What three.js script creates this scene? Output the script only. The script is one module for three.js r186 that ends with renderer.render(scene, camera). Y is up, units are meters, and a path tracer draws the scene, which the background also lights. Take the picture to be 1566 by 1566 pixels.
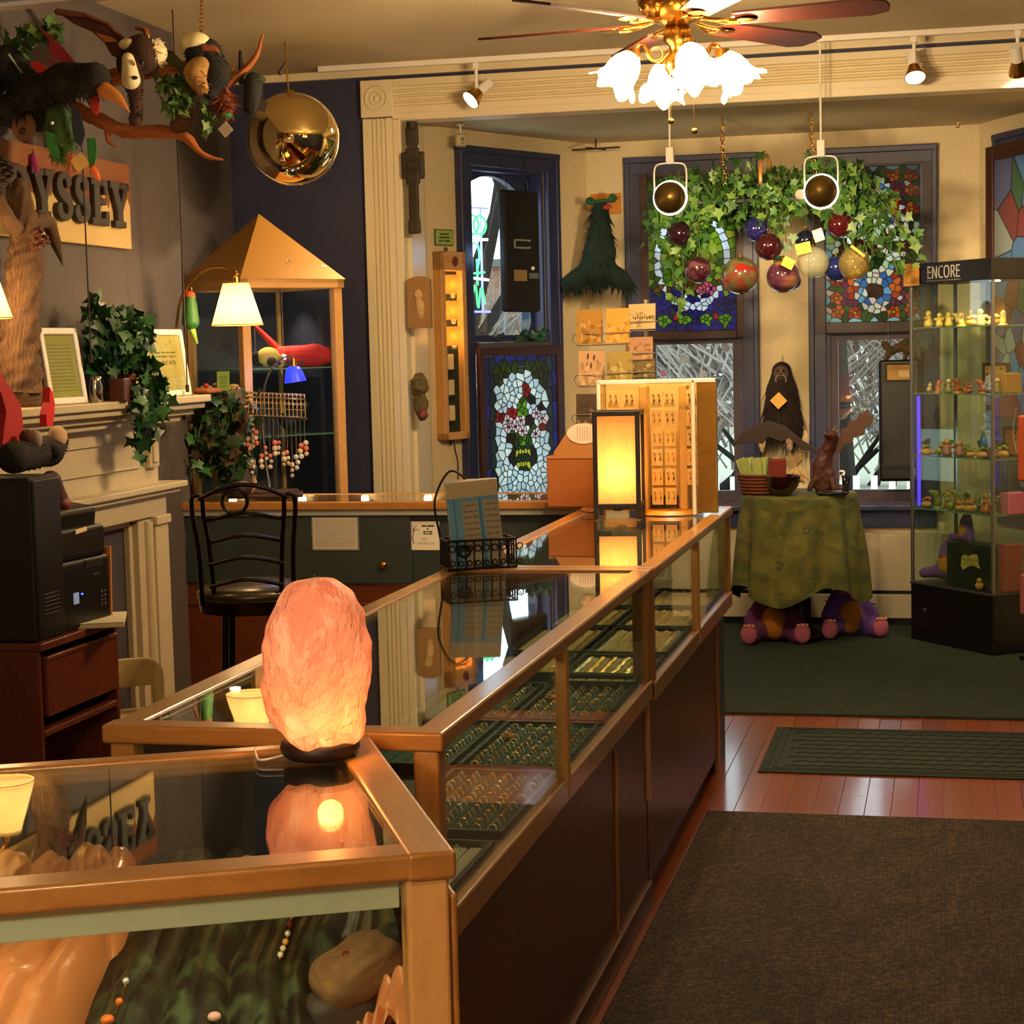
import * as THREE from 'three';
import { RoundedBoxGeometry } from 'three/addons/geometries/RoundedBoxGeometry.js';
import { mergeGeometries, mergeVertices } from 'three/addons/utils/BufferGeometryUtils.js';
import { MarchingCubes } from 'three/addons/objects/MarchingCubes.js';
import { RectAreaLightUniformsLib } from 'three/addons/lights/RectAreaLightUniformsLib.js';
import { FontLoader } from 'three/addons/loaders/FontLoader.js';
import { TextGeometry } from 'three/addons/geometries/TextGeometry.js';
RectAreaLightUniformsLib.init();

// ---------- camera, sky, exposure ----------
const scene = new THREE.Scene();
const FOCAL = 2840, EYE = new THREE.Vector3(0, 1.6, 0);
const FWD = new THREE.Vector3(-0.227875, -0.087687, -0.969734), RGT = new THREE.Vector3(0.973684, -0.024005, -0.226633), UPV = new THREE.Vector3(0.003406, 0.995859, -0.09085);
const camera = new THREE.PerspectiveCamera(2 * Math.atan(783 / FOCAL) * 180 / Math.PI, 1, 0.05, 200);
camera.position.copy(EYE);
camera.quaternion.setFromRotationMatrix(new THREE.Matrix4().makeBasis(RGT, UPV, FWD.clone().negate()));
scene.background = new THREE.Color().setRGB(0.80, 0.88, 1.0);      // even, pale overcast sky
scene.backgroundIntensity = 3.2;
const renderer = new THREE.WebGLRenderer({ antialias: true });
renderer.toneMapping = THREE.LinearToneMapping;
renderer.toneMappingExposure = 1.0;
renderer.shadowMap.enabled = true;

// ---------- helpers ----------
const V = (x, y, z) => new THREE.Vector3(x, y, z);
let seed = 20731;
const rnd = () => { seed = (seed * 1664525 + 1013904223) >>> 0; return seed / 4294967296; };
const rr = (a, b) => a + (b - a) * rnd();
// surveyed points: the ray through a point of the picture, met with a plane of the room
const rayTo = (px, py) => FWD.clone().addScaledVector(RGT, (px - 783) / FOCAL).addScaledVector(UPV, -(py - 783) / FOCAL);
const meet = (px, py, axis, v) => { const d = rayTo(px, py); return EYE.clone().addScaledVector(d, (v - EYE[axis]) / d[axis]); };
const onX = (px, py, v) => meet(px, py, 'x', v), onY = (px, py, v) => meet(px, py, 'y', v), onZ = (px, py, v) => meet(px, py, 'z', v);
const away = (px, py, d) => EYE.clone().addScaledVector(rayTo(px, py), d);
const onPlane = (px, py, p, n) => { const d = rayTo(px, py); return EYE.clone().addScaledVector(d, p.clone().sub(EYE).dot(n) / d.dot(n)); };

const taken = {};
const numbered = (n) => { taken[n] = (taken[n] ?? -1) + 1; return taken[n] ? n + '_' + String(taken[n]).padStart(3, '0') : n; };
const shadows = (o) => { o.traverse((c) => { if (c.isMesh) { c.castShadow = true; c.receiveShadow = true; } }); return o; };
function thing(name, label, category, p = [0, 0, 0], turn = 0, group) {
  const o = new THREE.Group(); o.name = numbered(name); scene.add(o);
  Array.isArray(p) ? o.position.set(...p) : o.position.copy(p); o.rotation.y = turn;
  o.userData = { label, category }; if (group) o.userData.group = group;
  return o;
}
function part(name, g, m, parent, label) {
  const o = new THREE.Mesh(Array.isArray(g) ? merge(g) : g, m); o.name = name; o.castShadow = o.receiveShadow = true;
  if (label) o.userData.label = label;
  parent.add(o); return o;
}
function single(name, label, category, g, m, p, turn = 0, group) {
  const o = part(numbered(name), g, m, scene); o.userData = { label, category }; if (group) o.userData.group = group;
  if (p) Array.isArray(p) ? o.position.set(...p) : o.position.copy(p); o.rotation.y = turn; return o;
}
function struct(name, g, m) { const o = part(name, g, m, scene); o.userData.kind = 'structure'; return o; }
function copyOf(o, p, turn, label, group) {
  const c = o.clone(); c.name = numbered(o.name.replace(/_\d{3}$/, '')); c.userData = { ...o.userData }; scene.add(c);
  if (p) Array.isArray(p) ? c.position.set(...p) : c.position.copy(p);
  if (turn !== undefined) c.rotation.y = turn; if (label) c.userData.label = label; if (group) c.userData.group = group;
  return c;
}
function lamp(kind, color, intensity, p, parent = scene, more = {}) {
  const l = kind === 'spot' ? new THREE.SpotLight(color, intensity, 0, more.angle ?? 0.5, more.penumbra ?? 0.6) : kind === 'rect' ? new THREE.RectAreaLight(color, intensity, more.w, more.h) : new THREE.PointLight(color, intensity);
  Array.isArray(p) ? l.position.set(...p) : l.position.copy(p);
  if (kind !== 'rect') { l.castShadow = true; l.shadow.radius = more.radius ?? 1; l.shadow.mapSize.set(1024, 1024); l.shadow.bias = -0.002; }
  parent.add(l);
  if (kind === 'spot') { l.target.position.copy(more.target); parent.add(l.target); }
  if (kind === 'rect' && more.target) { parent.updateMatrixWorld(true); l.lookAt(more.target); }
  l.name = more.name ?? 'light'; return l;
}
// geometry
const T = (g, x = 0, y = 0, z = 0, rx = 0, ry = 0, rz = 0) => { if (rx || ry || rz) g.applyMatrix4(new THREE.Matrix4().makeRotationFromEuler(new THREE.Euler(rx, ry, rz))); return g.translate(x, y, z); };
function clean(g) { const n = g.index ? g.toNonIndexed() : g; for (const k of Object.keys(n.attributes)) if (!['position', 'normal', 'uv', 'color'].includes(k)) n.deleteAttribute(k); if (!n.attributes.uv) n.setAttribute('uv', new THREE.BufferAttribute(new Float32Array(n.attributes.position.count * 2), 2)); n.morphAttributes = {}; return n; }
const merge = (list) => { const l = list.map(clean); const col = l.some((g) => g.attributes.color); if (col) l.forEach((g) => { if (!g.attributes.color) g.setAttribute('color', new THREE.BufferAttribute(new Float32Array(g.attributes.position.count * 3).fill(1), 3)); }); return mergeGeometries(l); };
// uv in metres by the dominant side of each face; grain runs along the longest axis when along is true
function muv(g0, along = true, off = rnd() * 3) {
  const g = clean(g0); g.computeBoundingBox(); const s = g.boundingBox.getSize(V()), p = g.attributes.position, n = g.attributes.normal, uv = g.attributes.uv;
  const L = s.x >= s.y && s.x >= s.z ? 0 : s.y >= s.z ? 1 : 2;
  for (let i = 0; i < p.count; i++) {
    const c = [p.getX(i), p.getY(i), p.getZ(i)], k = [Math.abs(n.getX(i)), Math.abs(n.getY(i)), Math.abs(n.getZ(i))];
    const m = k[0] > k[1] && k[0] > k[2] ? 0 : k[1] > k[2] ? 1 : 2; let [a, b] = [0, 1, 2].filter((j) => j !== m);
    if (along && b === L) [a, b] = [b, a];
    uv.setXY(i, c[a] + off, c[b] + off * 0.7);
  }
  return g;
}
const box = (w, h, d, x = 0, y = 0, z = 0, rx, ry, rz) => T(new THREE.BoxGeometry(w, h, d), x, y, z, rx, ry, rz);
const bar = (x0, x1, y0, y1, z0, z1) => box(Math.abs(x1 - x0), Math.abs(y1 - y0), Math.abs(z1 - z0), (x0 + x1) / 2, (y0 + y1) / 2, (z0 + z1) / 2);
const rbox = (w, h, d, r = 0.006, x = 0, y = 0, z = 0, rx, ry, rz) => T(new RoundedBoxGeometry(w, h, d, 2, Math.min(r, w / 2.02, h / 2.02, d / 2.02)), x, y, z, rx, ry, rz);
const rbar = (x0, x1, y0, y1, z0, z1, r = 0.006) => rbox(Math.abs(x1 - x0), Math.abs(y1 - y0), Math.abs(z1 - z0), r, (x0 + x1) / 2, (y0 + y1) / 2, (z0 + z1) / 2);
const cyl = (r0, r1, h, n = 20, x = 0, y = 0, z = 0, rx, ry, rz) => T(new THREE.CylinderGeometry(r0, r1, h, n), x, y, z, rx, ry, rz);
const sph = (r, x = 0, y = 0, z = 0, sx = 1, sy = 1, sz = 1, w = 20, h = 14) => T(new THREE.SphereGeometry(r, w, h).scale(sx, sy, sz), x, y, z);
const tor = (R, r, x = 0, y = 0, z = 0, rx, ry, rz, a = 8, b = 28, arc = Math.PI * 2) => T(new THREE.TorusGeometry(R, r, a, b, arc), x, y, z, rx, ry, rz);
const lathe = (pts, n = 28) => new THREE.LatheGeometry(pts.map(([a, b]) => new THREE.Vector2(a, b)), n);
const vec = (p) => p.isVector3 ? p : V(...p);
const tube = (pts, r, seg = 24, rad = 7, closed = false) => new THREE.TubeGeometry(new THREE.CatmullRomCurve3(pts.map(vec), closed, 'centripetal'), seg, r, rad, closed);
const rod = (a, b, r, n = 8) => { a = vec(a); b = vec(b); const d = b.clone().sub(a), g = new THREE.CylinderGeometry(r, r, d.length(), n); g.applyQuaternion(new THREE.Quaternion().setFromUnitVectors(V(0, 1, 0), d.clone().normalize())); const c = a.clone().add(b).multiplyScalar(0.5); return g.translate(c.x, c.y, c.z); };
// a tube whose radius changes from point to point
function taper(pts, radii, seg = 20, rad = 8, wob = 0) {
  const c = new THREE.CatmullRomCurve3(pts.map(vec), false, 'centripetal'), g = new THREE.TubeGeometry(c, seg, 1, rad), p = g.attributes.position, v = V();
  for (let i = 0; i <= seg; i++) {
    const t = i / seg, o = c.getPointAt(t), f = t * (radii.length - 1), k = Math.min(radii.length - 2, Math.floor(f)), r = radii[k] + (radii[k + 1] - radii[k]) * (f - k);
    for (let j = 0; j <= rad; j++) { const q = i * (rad + 1) + j; v.fromBufferAttribute(p, q).sub(o).multiplyScalar(r * (1 + (wob ? wob * (Math.sin(j * 2.1 + i * 0.9) * 0.6 + Math.sin(i * 2.3 + j) * 0.4) * (j < rad ? 1 : 1) : 0))).add(o); p.setXYZ(q, v.x, v.y, v.z); }
    if (wob) { const a = i * (rad + 1); p.setXYZ(a + rad, p.getX(a), p.getY(a), p.getZ(a)); }
  }
  g.computeVertexNormals(); const ends = [[pts[0], radii[0]], [pts.at(-1), radii.at(-1)]].filter((e) => e[1] > 0.0005).map(([q, r]) => { q = vec(q); return sph(r, q.x, q.y, q.z, 1, 1, 1, 8, 6); });
  return merge([g, ...ends]);
}
const shapeOf = (pts, holes = []) => { const s = new THREE.Shape(pts.map(([x, y]) => new THREE.Vector2(x, y))); for (const h of holes) s.holes.push(h.isPath ? h : new THREE.Path(h.map(([x, y]) => new THREE.Vector2(x, y)))); return s; };
const ext = (s, d, bevel = 0, cs = 10) => new THREE.ExtrudeGeometry(Array.isArray(s) ? shapeOf(s) : s, { depth: d, bevelEnabled: bevel > 0, bevelSize: bevel, bevelThickness: bevel, bevelSegments: 2, curveSegments: cs });
const rect = (x0, y0, x1, y1) => [[x0, y0], [x1, y0], [x1, y1], [x0, y1]];
function jitter(g, amt, fr, sd = 1) {   // rough surface, same push for equal places
  g = mergeVertices(g.index ? g : g, 1e-4); const p = g.attributes.position, n = g.attributes.normal;
  for (let i = 0; i < p.count; i++) { const x = p.getX(i), y = p.getY(i), z = p.getZ(i), k = amt * (n3(x * fr + sd, y * fr, z * fr) - 0.5) * 2; p.setXYZ(i, x + n.getX(i) * k, y + n.getY(i) * k, z + n.getZ(i) * k); }
  g.computeVertexNormals(); return g;
}
// noise
const hash = (x, y, z) => { let h = (x * 374761393 + y * 668265263 + z * 2147483647) | 0; h = Math.imul(h ^ (h >>> 13), 1274126177); return ((h ^ (h >>> 16)) >>> 0) / 4294967296; };
const sm = (t) => t * t * (3 - 2 * t), mix = (a, b, t) => a + (b - a) * t;
function n3(x, y, z = 0) {
  const X = Math.floor(x), Y = Math.floor(y), Z = Math.floor(z), u = sm(x - X), v = sm(y - Y), w = sm(z - Z), h = (i, j, k) => hash(X + i, Y + j, Z + k);
  return mix(mix(mix(h(0, 0, 0), h(1, 0, 0), u), mix(h(0, 1, 0), h(1, 1, 0), u), v), mix(mix(h(0, 0, 1), h(1, 0, 1), u), mix(h(0, 1, 1), h(1, 1, 1), u), v), w);
}
function tn(u, v, f, s = 0) {   // tileable in 0..1
  const x = u * f, y = v * f, X = Math.floor(x), Y = Math.floor(y), a = sm(x - X), b = sm(y - Y), m = (k) => ((k % f) + f) % f, h = (i, j) => hash(m(X + i), m(Y + j), s);
  return mix(mix(h(0, 0), h(1, 0), a), mix(h(0, 1), h(1, 1), a), b);
}
const fbm = (u, v, f, s = 0, o = 4) => { let a = 0, k = 0.5, t = 0; for (let i = 0; i < o; i++) { a += k * tn(u, v, f << i, s + i); t += k; k /= 2; } return a / t; };
function tex(w, h, fn, srgb = true, repeat = [1, 1]) {
  const d = new Uint8Array(w * h * 4);
  for (let j = 0; j < h; j++) for (let i = 0; i < w; i++) { const c = fn(i / w, j / h); d.set([c[0], c[1], c[2], 255].map((x) => Math.max(0, Math.min(255, x))), (j * w + i) * 4); }
  const t = new THREE.DataTexture(d, w, h); t.wrapS = t.wrapT = THREE.RepeatWrapping; t.magFilter = THREE.LinearFilter; t.repeat.set(...repeat); if (srgb) t.colorSpace = THREE.SRGBColorSpace; t.needsUpdate = true; return t;
}
const grey = (w, h, fn, repeat) => tex(w, h, (u, v) => { const k = fn(u, v) * 255; return [k, k, k]; }, false, repeat);
function paint(w, h, draw) { const c = document.createElement('canvas'); c.width = w; c.height = h; const x = c.getContext('2d'); draw(x, w, h); const t = new THREE.CanvasTexture(c); t.colorSpace = THREE.SRGBColorSpace; return t; }
const mat = (color, roughness = 0.7, o = {}) => new THREE.MeshPhysicalMaterial({ color, roughness, ...o });
const c3 = (hex) => { const n = parseInt(hex.slice(1), 16); return [n >> 16, (n >> 8) & 255, n & 255]; };
const two = (a, b) => { const p = c3(a), q = c3(b); return (t) => [0, 1, 2].map((i) => mix(p[i], q[i], Math.max(0, Math.min(1, t)))); };

// ---------- materials ----------
const grain = (a, b, knots = 0.35) => { const m = two(a, b); return tex(512, 256, (u, v) => { const w = v * 7 + 1.2 * (fbm(u, v, 2, 5, 3) - 0.5) * 2, rings = Math.abs(Math.sin(w * 6.283 * 1)) ; return m(0.18 + 0.34 * rings * knots + 0.5 * fbm(u / 1, v * 1, 4, 9, 5) * 0.5 + 0.5 * tn(u * 1, v, 128, 3) * 0.35 + 0.25 * tn(u, v, 32, 7)); }, true, [1, 2.2]); };
const oakT = grain('#c08b45', '#8f5c26'), oak = mat('#ffffff', 0.32, { map: oakT, clearcoat: 0.5, clearcoatRoughness: 0.15 });
const paleOak = mat('#ffffff', 0.45, { map: grain('#dcae6c', '#bd8747', 0.25) });
const panelT = grain('#6e3410', '#4c2008', 0.2), panel = mat('#ffffff', 0.35, { map: panelT });
const redwoodT = grain('#6b3216', '#44190a', 0.4), redwood = mat('#ffffff', 0.35, { map: redwoodT, clearcoat: 0.4, clearcoatRoughness: 0.2 });
const frameWood = mat('#ffffff', 0.45, { map: grain('#4b2413', '#331409', 0.3) });
const driftT = grain('#8f7250', '#4a3220', 0.9), drift = mat('#ffffff', 0.9, { map: driftT, bumpMap: driftT, bumpScale: 0.003 });
const branchM = mat('#b0743a', 0.85, { map: grain('#fff0dd', '#c9a27a', 0.8), bumpMap: driftT, bumpScale: 0.003 });
const glass = mat('#f4fbf7', 0.0, { transmission: 1, thickness: 0, ior: 1.5 });
const glassEdge = mat('#8fb9a6', 0.1, { transmission: 0.6, thickness: 0 });
const mirror = mat('#f3e6cf', 0.03, { metalness: 1 });
const brass = mat('#b98a3c', 0.22, { metalness: 1 }), chrome = mat('#c9c6bf', 0.15, { metalness: 1 }), gold = mat('#f0b450', 0.18, { metalness: 1 }), iron = mat('#15110f', 0.35, { metalness: 0.6 }), steel = mat('#8d8b86', 0.35, { metalness: 0.9 });
const black = mat('#0b0a0a', 0.35), matte = mat('#0a0909', 0.8), white = mat('#e9e4d8', 0.5), paper = mat('#e8e0cc', 0.8), tagM = mat('#e2cf9d', 0.8), kraft = mat('#b4793f', 0.85), wire = mat('#b9b4aa', 0.3, { metalness: 0.8 });
const wallT = (a, b) => { const m = two(a, b); return tex(256, 256, (u, v) => m(0.5 * fbm(u, v, 3, 2, 3) + 0.5 * tn(u, v, 100, 4)), true, [0.7, 0.7]); };
const wallBump = grey(256, 256, (u, v) => 0.5 * tn(u, v, 90, 1) + 0.5 * fbm(u, v, 8, 2), [1.5, 1.5]);
const cream = mat('#ffffff', 0.7, { map: wallT('#dccba2', '#d2bf93'), bumpMap: wallBump, bumpScale: 0.001 });
const creamGloss = mat('#e2d4ae', 0.38), blueWall = mat('#ffffff', 0.65, { map: wallT('#2f3452', '#292d48'), bumpMap: wallBump, bumpScale: 0.001 });
const mauve = mat('#ffffff', 0.75, { map: wallT('#524a47', '#49413f'), bumpMap: wallBump, bumpScale: 0.001 }), ceilM = mat('#ffffff', 0.8, { map: wallT('#c9ba92', '#bfaf88'), bumpMap: wallBump, bumpScale: 0.0015 });
const blueTrim = mat('#2b3054', 0.4), plumTrim = mat('#463c4b', 0.45), mantelM = mat('#ffffff', 0.5, { map: wallT('#bdb08f', '#aea081') });
const leafM = [mat('#3f6b26', 0.5, { transmission: 0.25, thickness: 0 }), mat('#2b5220', 0.5, { transmission: 0.25, thickness: 0 }), mat('#5c7d33', 0.5, { transmission: 0.25, thickness: 0 })];
const darkLeaf = [mat('#1f4a26', 0.4), mat('#163a1d', 0.4), mat('#2c5a2a', 0.45)];
const WARM = '#ffdaa6', WARMER = '#ffa95a';
const glow = (color, k, o = {}) => mat(color, 0.6, { emissive: new THREE.Color(color), emissiveIntensity: k, ...o });
// ---------- the room ----------
const H = 2.98, BH = 2.755, ZB = -8.9, ZW = -10.57;
const FR = (p0, d) => new THREE.Matrix4().makeBasis(d, V(0, 1, 0), V(-d.z, 0, d.x)).setPosition(p0);
const BA = V(-2.612, 0, -9.33), BB = V(-2.0, 0, ZW), BC = V(0.18, 0, ZW), BD = V(0.79, 0, -9.33);
const dirL = BB.clone().sub(BA).normalize(), dirR = BD.clone().sub(BC).normalize(), nL = V(-dirL.z, 0, dirL.x), nR = V(-dirR.z, 0, dirR.x);
const lenL = BB.distanceTo(BA), turnL = Math.atan2(-dirL.z, dirL.x), turnR = Math.atan2(-dirR.z, dirR.x);
const wallWith = (p0, d, len, h, holes, t = 0.16) => muv(ext(shapeOf(rect(0, 0, len, h), holes), t).translate(0, 0, -t).applyMatrix4(FR(p0, d)), false, 0);

// floor: boards one by one where they show
const boardT = grain('#a4592a', '#7c3a16', 0.35);
const boardMs = ['#ffffff', '#efdfd2', '#ffeadb', '#e3cfc2'].map((c) => mat(c, 0.3, { map: boardT, clearcoat: 0.6, clearcoatRoughness: 0.12 }));
const floor = struct('floor', [muv(bar(-3.7, 2.2, -0.12, -0.012, -10.8, 2.8))], boardMs[3]);
for (let i = 0; i < 30; i++) {
  const x0 = -1.42 + i * 0.088; let z = -3.0 - rnd() * 0.9;
  while (z > -8.2) { const z1 = z - rr(1.1, 1.9); part('plank', muv(rbar(x0 + 0.0007, x0 + 0.0873, -0.0125, 0, z1 + 0.0008, z, 0.0012)), boardMs[Math.floor(rnd() * 4)], floor); z = z1; }
}
struct('ceiling', [bar(-3.7, 2.2, H, H + 0.12, ZB - 0.16, 2.8), bar(-2.9, 1.2, BH, BH + 0.12, -10.75, ZB - 0.05)].map((g) => muv(g, false, 0)), ceilM);
struct('wall_left', muv(bar(-3.66, -3.5, 0, H, ZB - 0.16, 2.8), false), mauve);
struct('wall_fireplace', muv(bar(-3.5, -3.22, 0, H, -4.2, -7.56), false), mauve);
struct('wall_right', muv(bar(2.05, 2.2, 0, H, ZB - 0.16, 2.8), false), blueWall);
struct('wall_rear', muv(bar(-3.66, 2.2, 0, H, 2.65, 2.8), false), cream);
struct('wall_back', [bar(-3.5, -2.66, 0, H, ZB, ZB - 0.16), bar(-2.66, 0.84, 2.83, H, ZB, ZB - 0.16), bar(0.84, 2.05, 0, H, ZB, ZB - 0.16)].map((g) => muv(g, false, 0)), blueWall);
struct('wall_bay_return', [bar(-2.76, -2.612, 0, BH, ZB - 0.16, -9.4), bar(0.79, 0.94, 0, BH, ZB - 0.16, -9.4)].map((g) => muv(g, false, 0)), cream);
const w1 = { u0: 0.33, u1: 0.98, y0: 0.72, y1: 2.57 };
struct('wall_bay_left', wallWith(BA, dirL, lenL + 0.06, BH, [rect(w1.u0, w1.y0, w1.u1, w1.y1)]), cream);
struct('wall_bay_back', wallWith(BB, V(1, 0, 0), BC.x - BB.x, BH, [rect(0.32, 0.68, 0.88, 2.56), rect(1.35, 0.68, 1.86, 2.56)]), cream);
struct('wall_bay_right', wallWith(BC, dirR, lenL + 0.06, BH, [rect(0.33, 0.72, 0.98, 2.57)]), cream);
// crown strip on the ceiling line and the thin moulding above the opening
struct('trim_1', [bar(-3.5, 2.05, 2.945, H, ZB, ZB + 0.03)], creamGloss);
// fluted casing round the bay opening
function casing(w, len) {   // fluted board along +y, front at +z
  const s = [[0, 0]]; const fl = 4, m = 0.03, fw = (w - 2 * m) / fl;
  s.push([0, 0.035], [m, 0.035]);
  for (let i = 0; i < fl; i++) for (const [a, b] of [[0.12, 0.035], [0.3, 0.022], [0.5, 0.019], [0.7, 0.022], [0.88, 0.035]]) s.push([m + (i + a) * fw, b]);
  s.push([w - m, 0.035], [w, 0.035], [w, 0]);
  return T(ext(s, len), 0, 0, 0, -Math.PI / 2).scale(1, 1, -1);
}
const fix = (g) => { const q = clean(g), p = q.attributes.position, n = q.attributes.normal; for (let i = 0; i < p.count; i += 3) { for (const a of [p, n]) { const x = a.getX(i), y = a.getY(i), z = a.getZ(i); a.setXYZ(i, a.getX(i + 1), a.getY(i + 1), a.getZ(i + 1)); a.setXYZ(i + 1, x, y, z); } } q.computeVertexNormals(); return q; };
const flute = (w, len) => fix(casing(w, len));
const pil = struct('trim_2', [T(flute(0.15, 2.74), -2.79, 0, ZB)], creamGloss);
part('inner_bead', [rbar(-2.64, -2.6, 0, 2.74, ZB - 0.12, ZB + 0.03), bar(-2.62, -2.58, 0, 2.72, ZB - 0.3, ZB - 0.05)], creamGloss, pil);
const blk = part('corner_block', rbar(-2.795, -2.63, 2.745, 2.925, ZB, ZB + 0.05), creamGloss, pil);
part('rosette', [tor(0.055, 0.008, -2.712, 2.835, ZB + 0.05), tor(0.03, 0.007, -2.712, 2.835, ZB + 0.05), sph(0.016, -2.712, 2.835, ZB + 0.05, 1, 1, 0.6)], creamGloss, blk);
const lin = struct('trim_3', [T(flute(0.165, 3.5).rotateZ(-Math.PI / 2), -2.63, 2.925, ZB)], creamGloss);
part('inner_bead', [rbar(-2.64, 0.84, 2.725, 2.765, ZB - 0.12, ZB + 0.03)], creamGloss, lin);
struct('trim_4', [T(flute(0.15, 2.74), 0.79, 0, ZB)], creamGloss);
// chair-height baseboards
struct('baseboard_left', [bar(-3.5, -3.48, 0, 0.16, -7.56, ZB), bar(-3.22, -3.2, 0, 0.16, -7.02, -7.56)], mantelM);

// ---------- windows ----------
function sash(n, p0, turn, w, y0, y1, arch) {   // local x 0..w is the opening, z inward
  const o = new THREE.Group(); o.name = 'window_' + n; o.userData.kind = 'structure'; o.position.copy(p0); o.rotation.y = turn; scene.add(o);
  const c = 0.085, midY = 1.645;
  part('casing', [rbar(-c, 0, y0 - 0.02, y1 + c, 0, 0.035), rbar(w, w + c, y0 - 0.02, y1 + c, 0, 0.035), rbar(-c, w + c, y1, y1 + c, 0, 0.037), rbar(-c - 0.012, -c + 0.02, y0 - 0.02, y1 + c + 0.012, 0, 0.05), rbar(w + c - 0.02, w + c + 0.012, y0 - 0.02, y1 + c + 0.012, 0, 0.05), rbar(-c - 0.014, w + c + 0.014, y1 + c - 0.02, y1 + c + 0.014, 0, 0.053)], blueTrim, o);
  part('sill', [rbar(-c - 0.03, w + c + 0.03, y0 - 0.03, y0, -0.02, 0.075), rbar(-c, w + c, y0 - 0.13, y0 - 0.03, 0, 0.03)], blueTrim, o);
  part('jamb', [bar(0, 0.02, y0, y1, -0.16, 0), bar(w - 0.02, w, y0, y1, -0.16, 0), bar(0.001, w - 0.001, y1 - 0.02, y1, -0.158, -0.002), bar(0.001, w - 0.001, y0, y0 + 0.02, -0.158, -0.002)], arch ? blueTrim : plumTrim, o);
  part('lower_sash', [bar(0.02, 0.06, y0 + 0.02, midY, -0.07, -0.035), bar(w - 0.06, w - 0.02, y0 + 0.02, midY, -0.07, -0.035), bar(0.021, w - 0.021, y0 + 0.021, y0 + 0.08, -0.071, -0.034), bar(0.021, w - 0.021, midY - 0.045, midY + 0.001, -0.071, -0.034)], plumTrim, o);
  const up = [bar(0.02, 0.06, midY, y1 - 0.02, -0.12, -0.08), bar(w - 0.06, w - 0.02, midY, y1 - 0.02, -0.12, -0.08), bar(0.02, w - 0.02, midY - 0.02, midY + 0.03, -0.12, -0.08)];
  if (arch) { const s = new THREE.Shape(); s.moveTo(0.02, y1 - 0.02); s.lineTo(w - 0.02, y1 - 0.02); s.lineTo(w - 0.02, y1 - 0.2); s.quadraticCurveTo(w / 2, y1 + 0.1, 0.02, y1 - 0.14); s.closePath(); up.push(ext(s, 0.04).translate(0, 0, -0.12)); } else up.push(bar(0.02, w - 0.02, y1 - 0.07, y1 - 0.02, -0.12, -0.08));
  part('upper_sash', up, arch ? blueTrim : plumTrim, o);
  part('pane', bar(0.055, w - 0.055, y0 + 0.07, midY - 0.04, -0.054, -0.051), glass, o);
  part('pane', bar(0.055, w - 0.055, midY + 0.02, y1 - 0.05, -0.102, -0.099), glass, o);
  return o;
}
sash(1, BA.clone().addScaledVector(dirL, w1.u0), turnL, w1.u1 - w1.u0, w1.y0, w1.y1, true);
sash(2, V(-1.68, 0, ZW), 0, 0.56, 0.68, 2.56);
sash(3, V(-0.65, 0, ZW), 0, 0.51, 0.68, 2.56);
sash(4, BC.clone().addScaledVector(dirR, 0.33), turnR, 0.65, 0.72, 2.57);

// ---------- stained glass ----------
const pieceMs = {};
const pieceM = (hex) => pieceMs[hex] ??= mat(hex, 0.72, { transmission: 0.92, thickness: 0 });
const lead = mat('#1b1a19', 0.5, { metalness: 0.4 });
function cells(seeds, w, h) {   // Voronoi polygons inside the rectangle
  return seeds.map((s, i) => {
    let poly = rect(0, 0, w, h);
    const near = seeds.map((q, j) => [j, (q[0] - s[0]) ** 2 + (q[1] - s[1]) ** 2]).filter((q) => q[0] !== i).sort((a, b) => a[1] - b[1]).slice(0, 26);
    for (const [j] of near) {
      const q = seeds[j], mx = (s[0] + q[0]) / 2, my = (s[1] + q[1]) / 2, nx = q[0] - s[0], ny = q[1] - s[1], out = [];
      for (let k = 0; k < poly.length; k++) {
        const a = poly[k], b = poly[(k + 1) % poly.length], da = (a[0] - mx) * nx + (a[1] - my) * ny, db = (b[0] - mx) * nx + (b[1] - my) * ny;
        if (da <= 0) out.push(a);
        if ((da < 0) !== (db < 0) && Math.abs(da - db) > 1e-12) { const t = da / (da - db); out.push([a[0] + (b[0] - a[0]) * t, a[1] + (b[1] - a[1]) * t]); }
      }
      poly = out; if (poly.length < 3) break;
    }
    return poly;
  });
}
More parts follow.
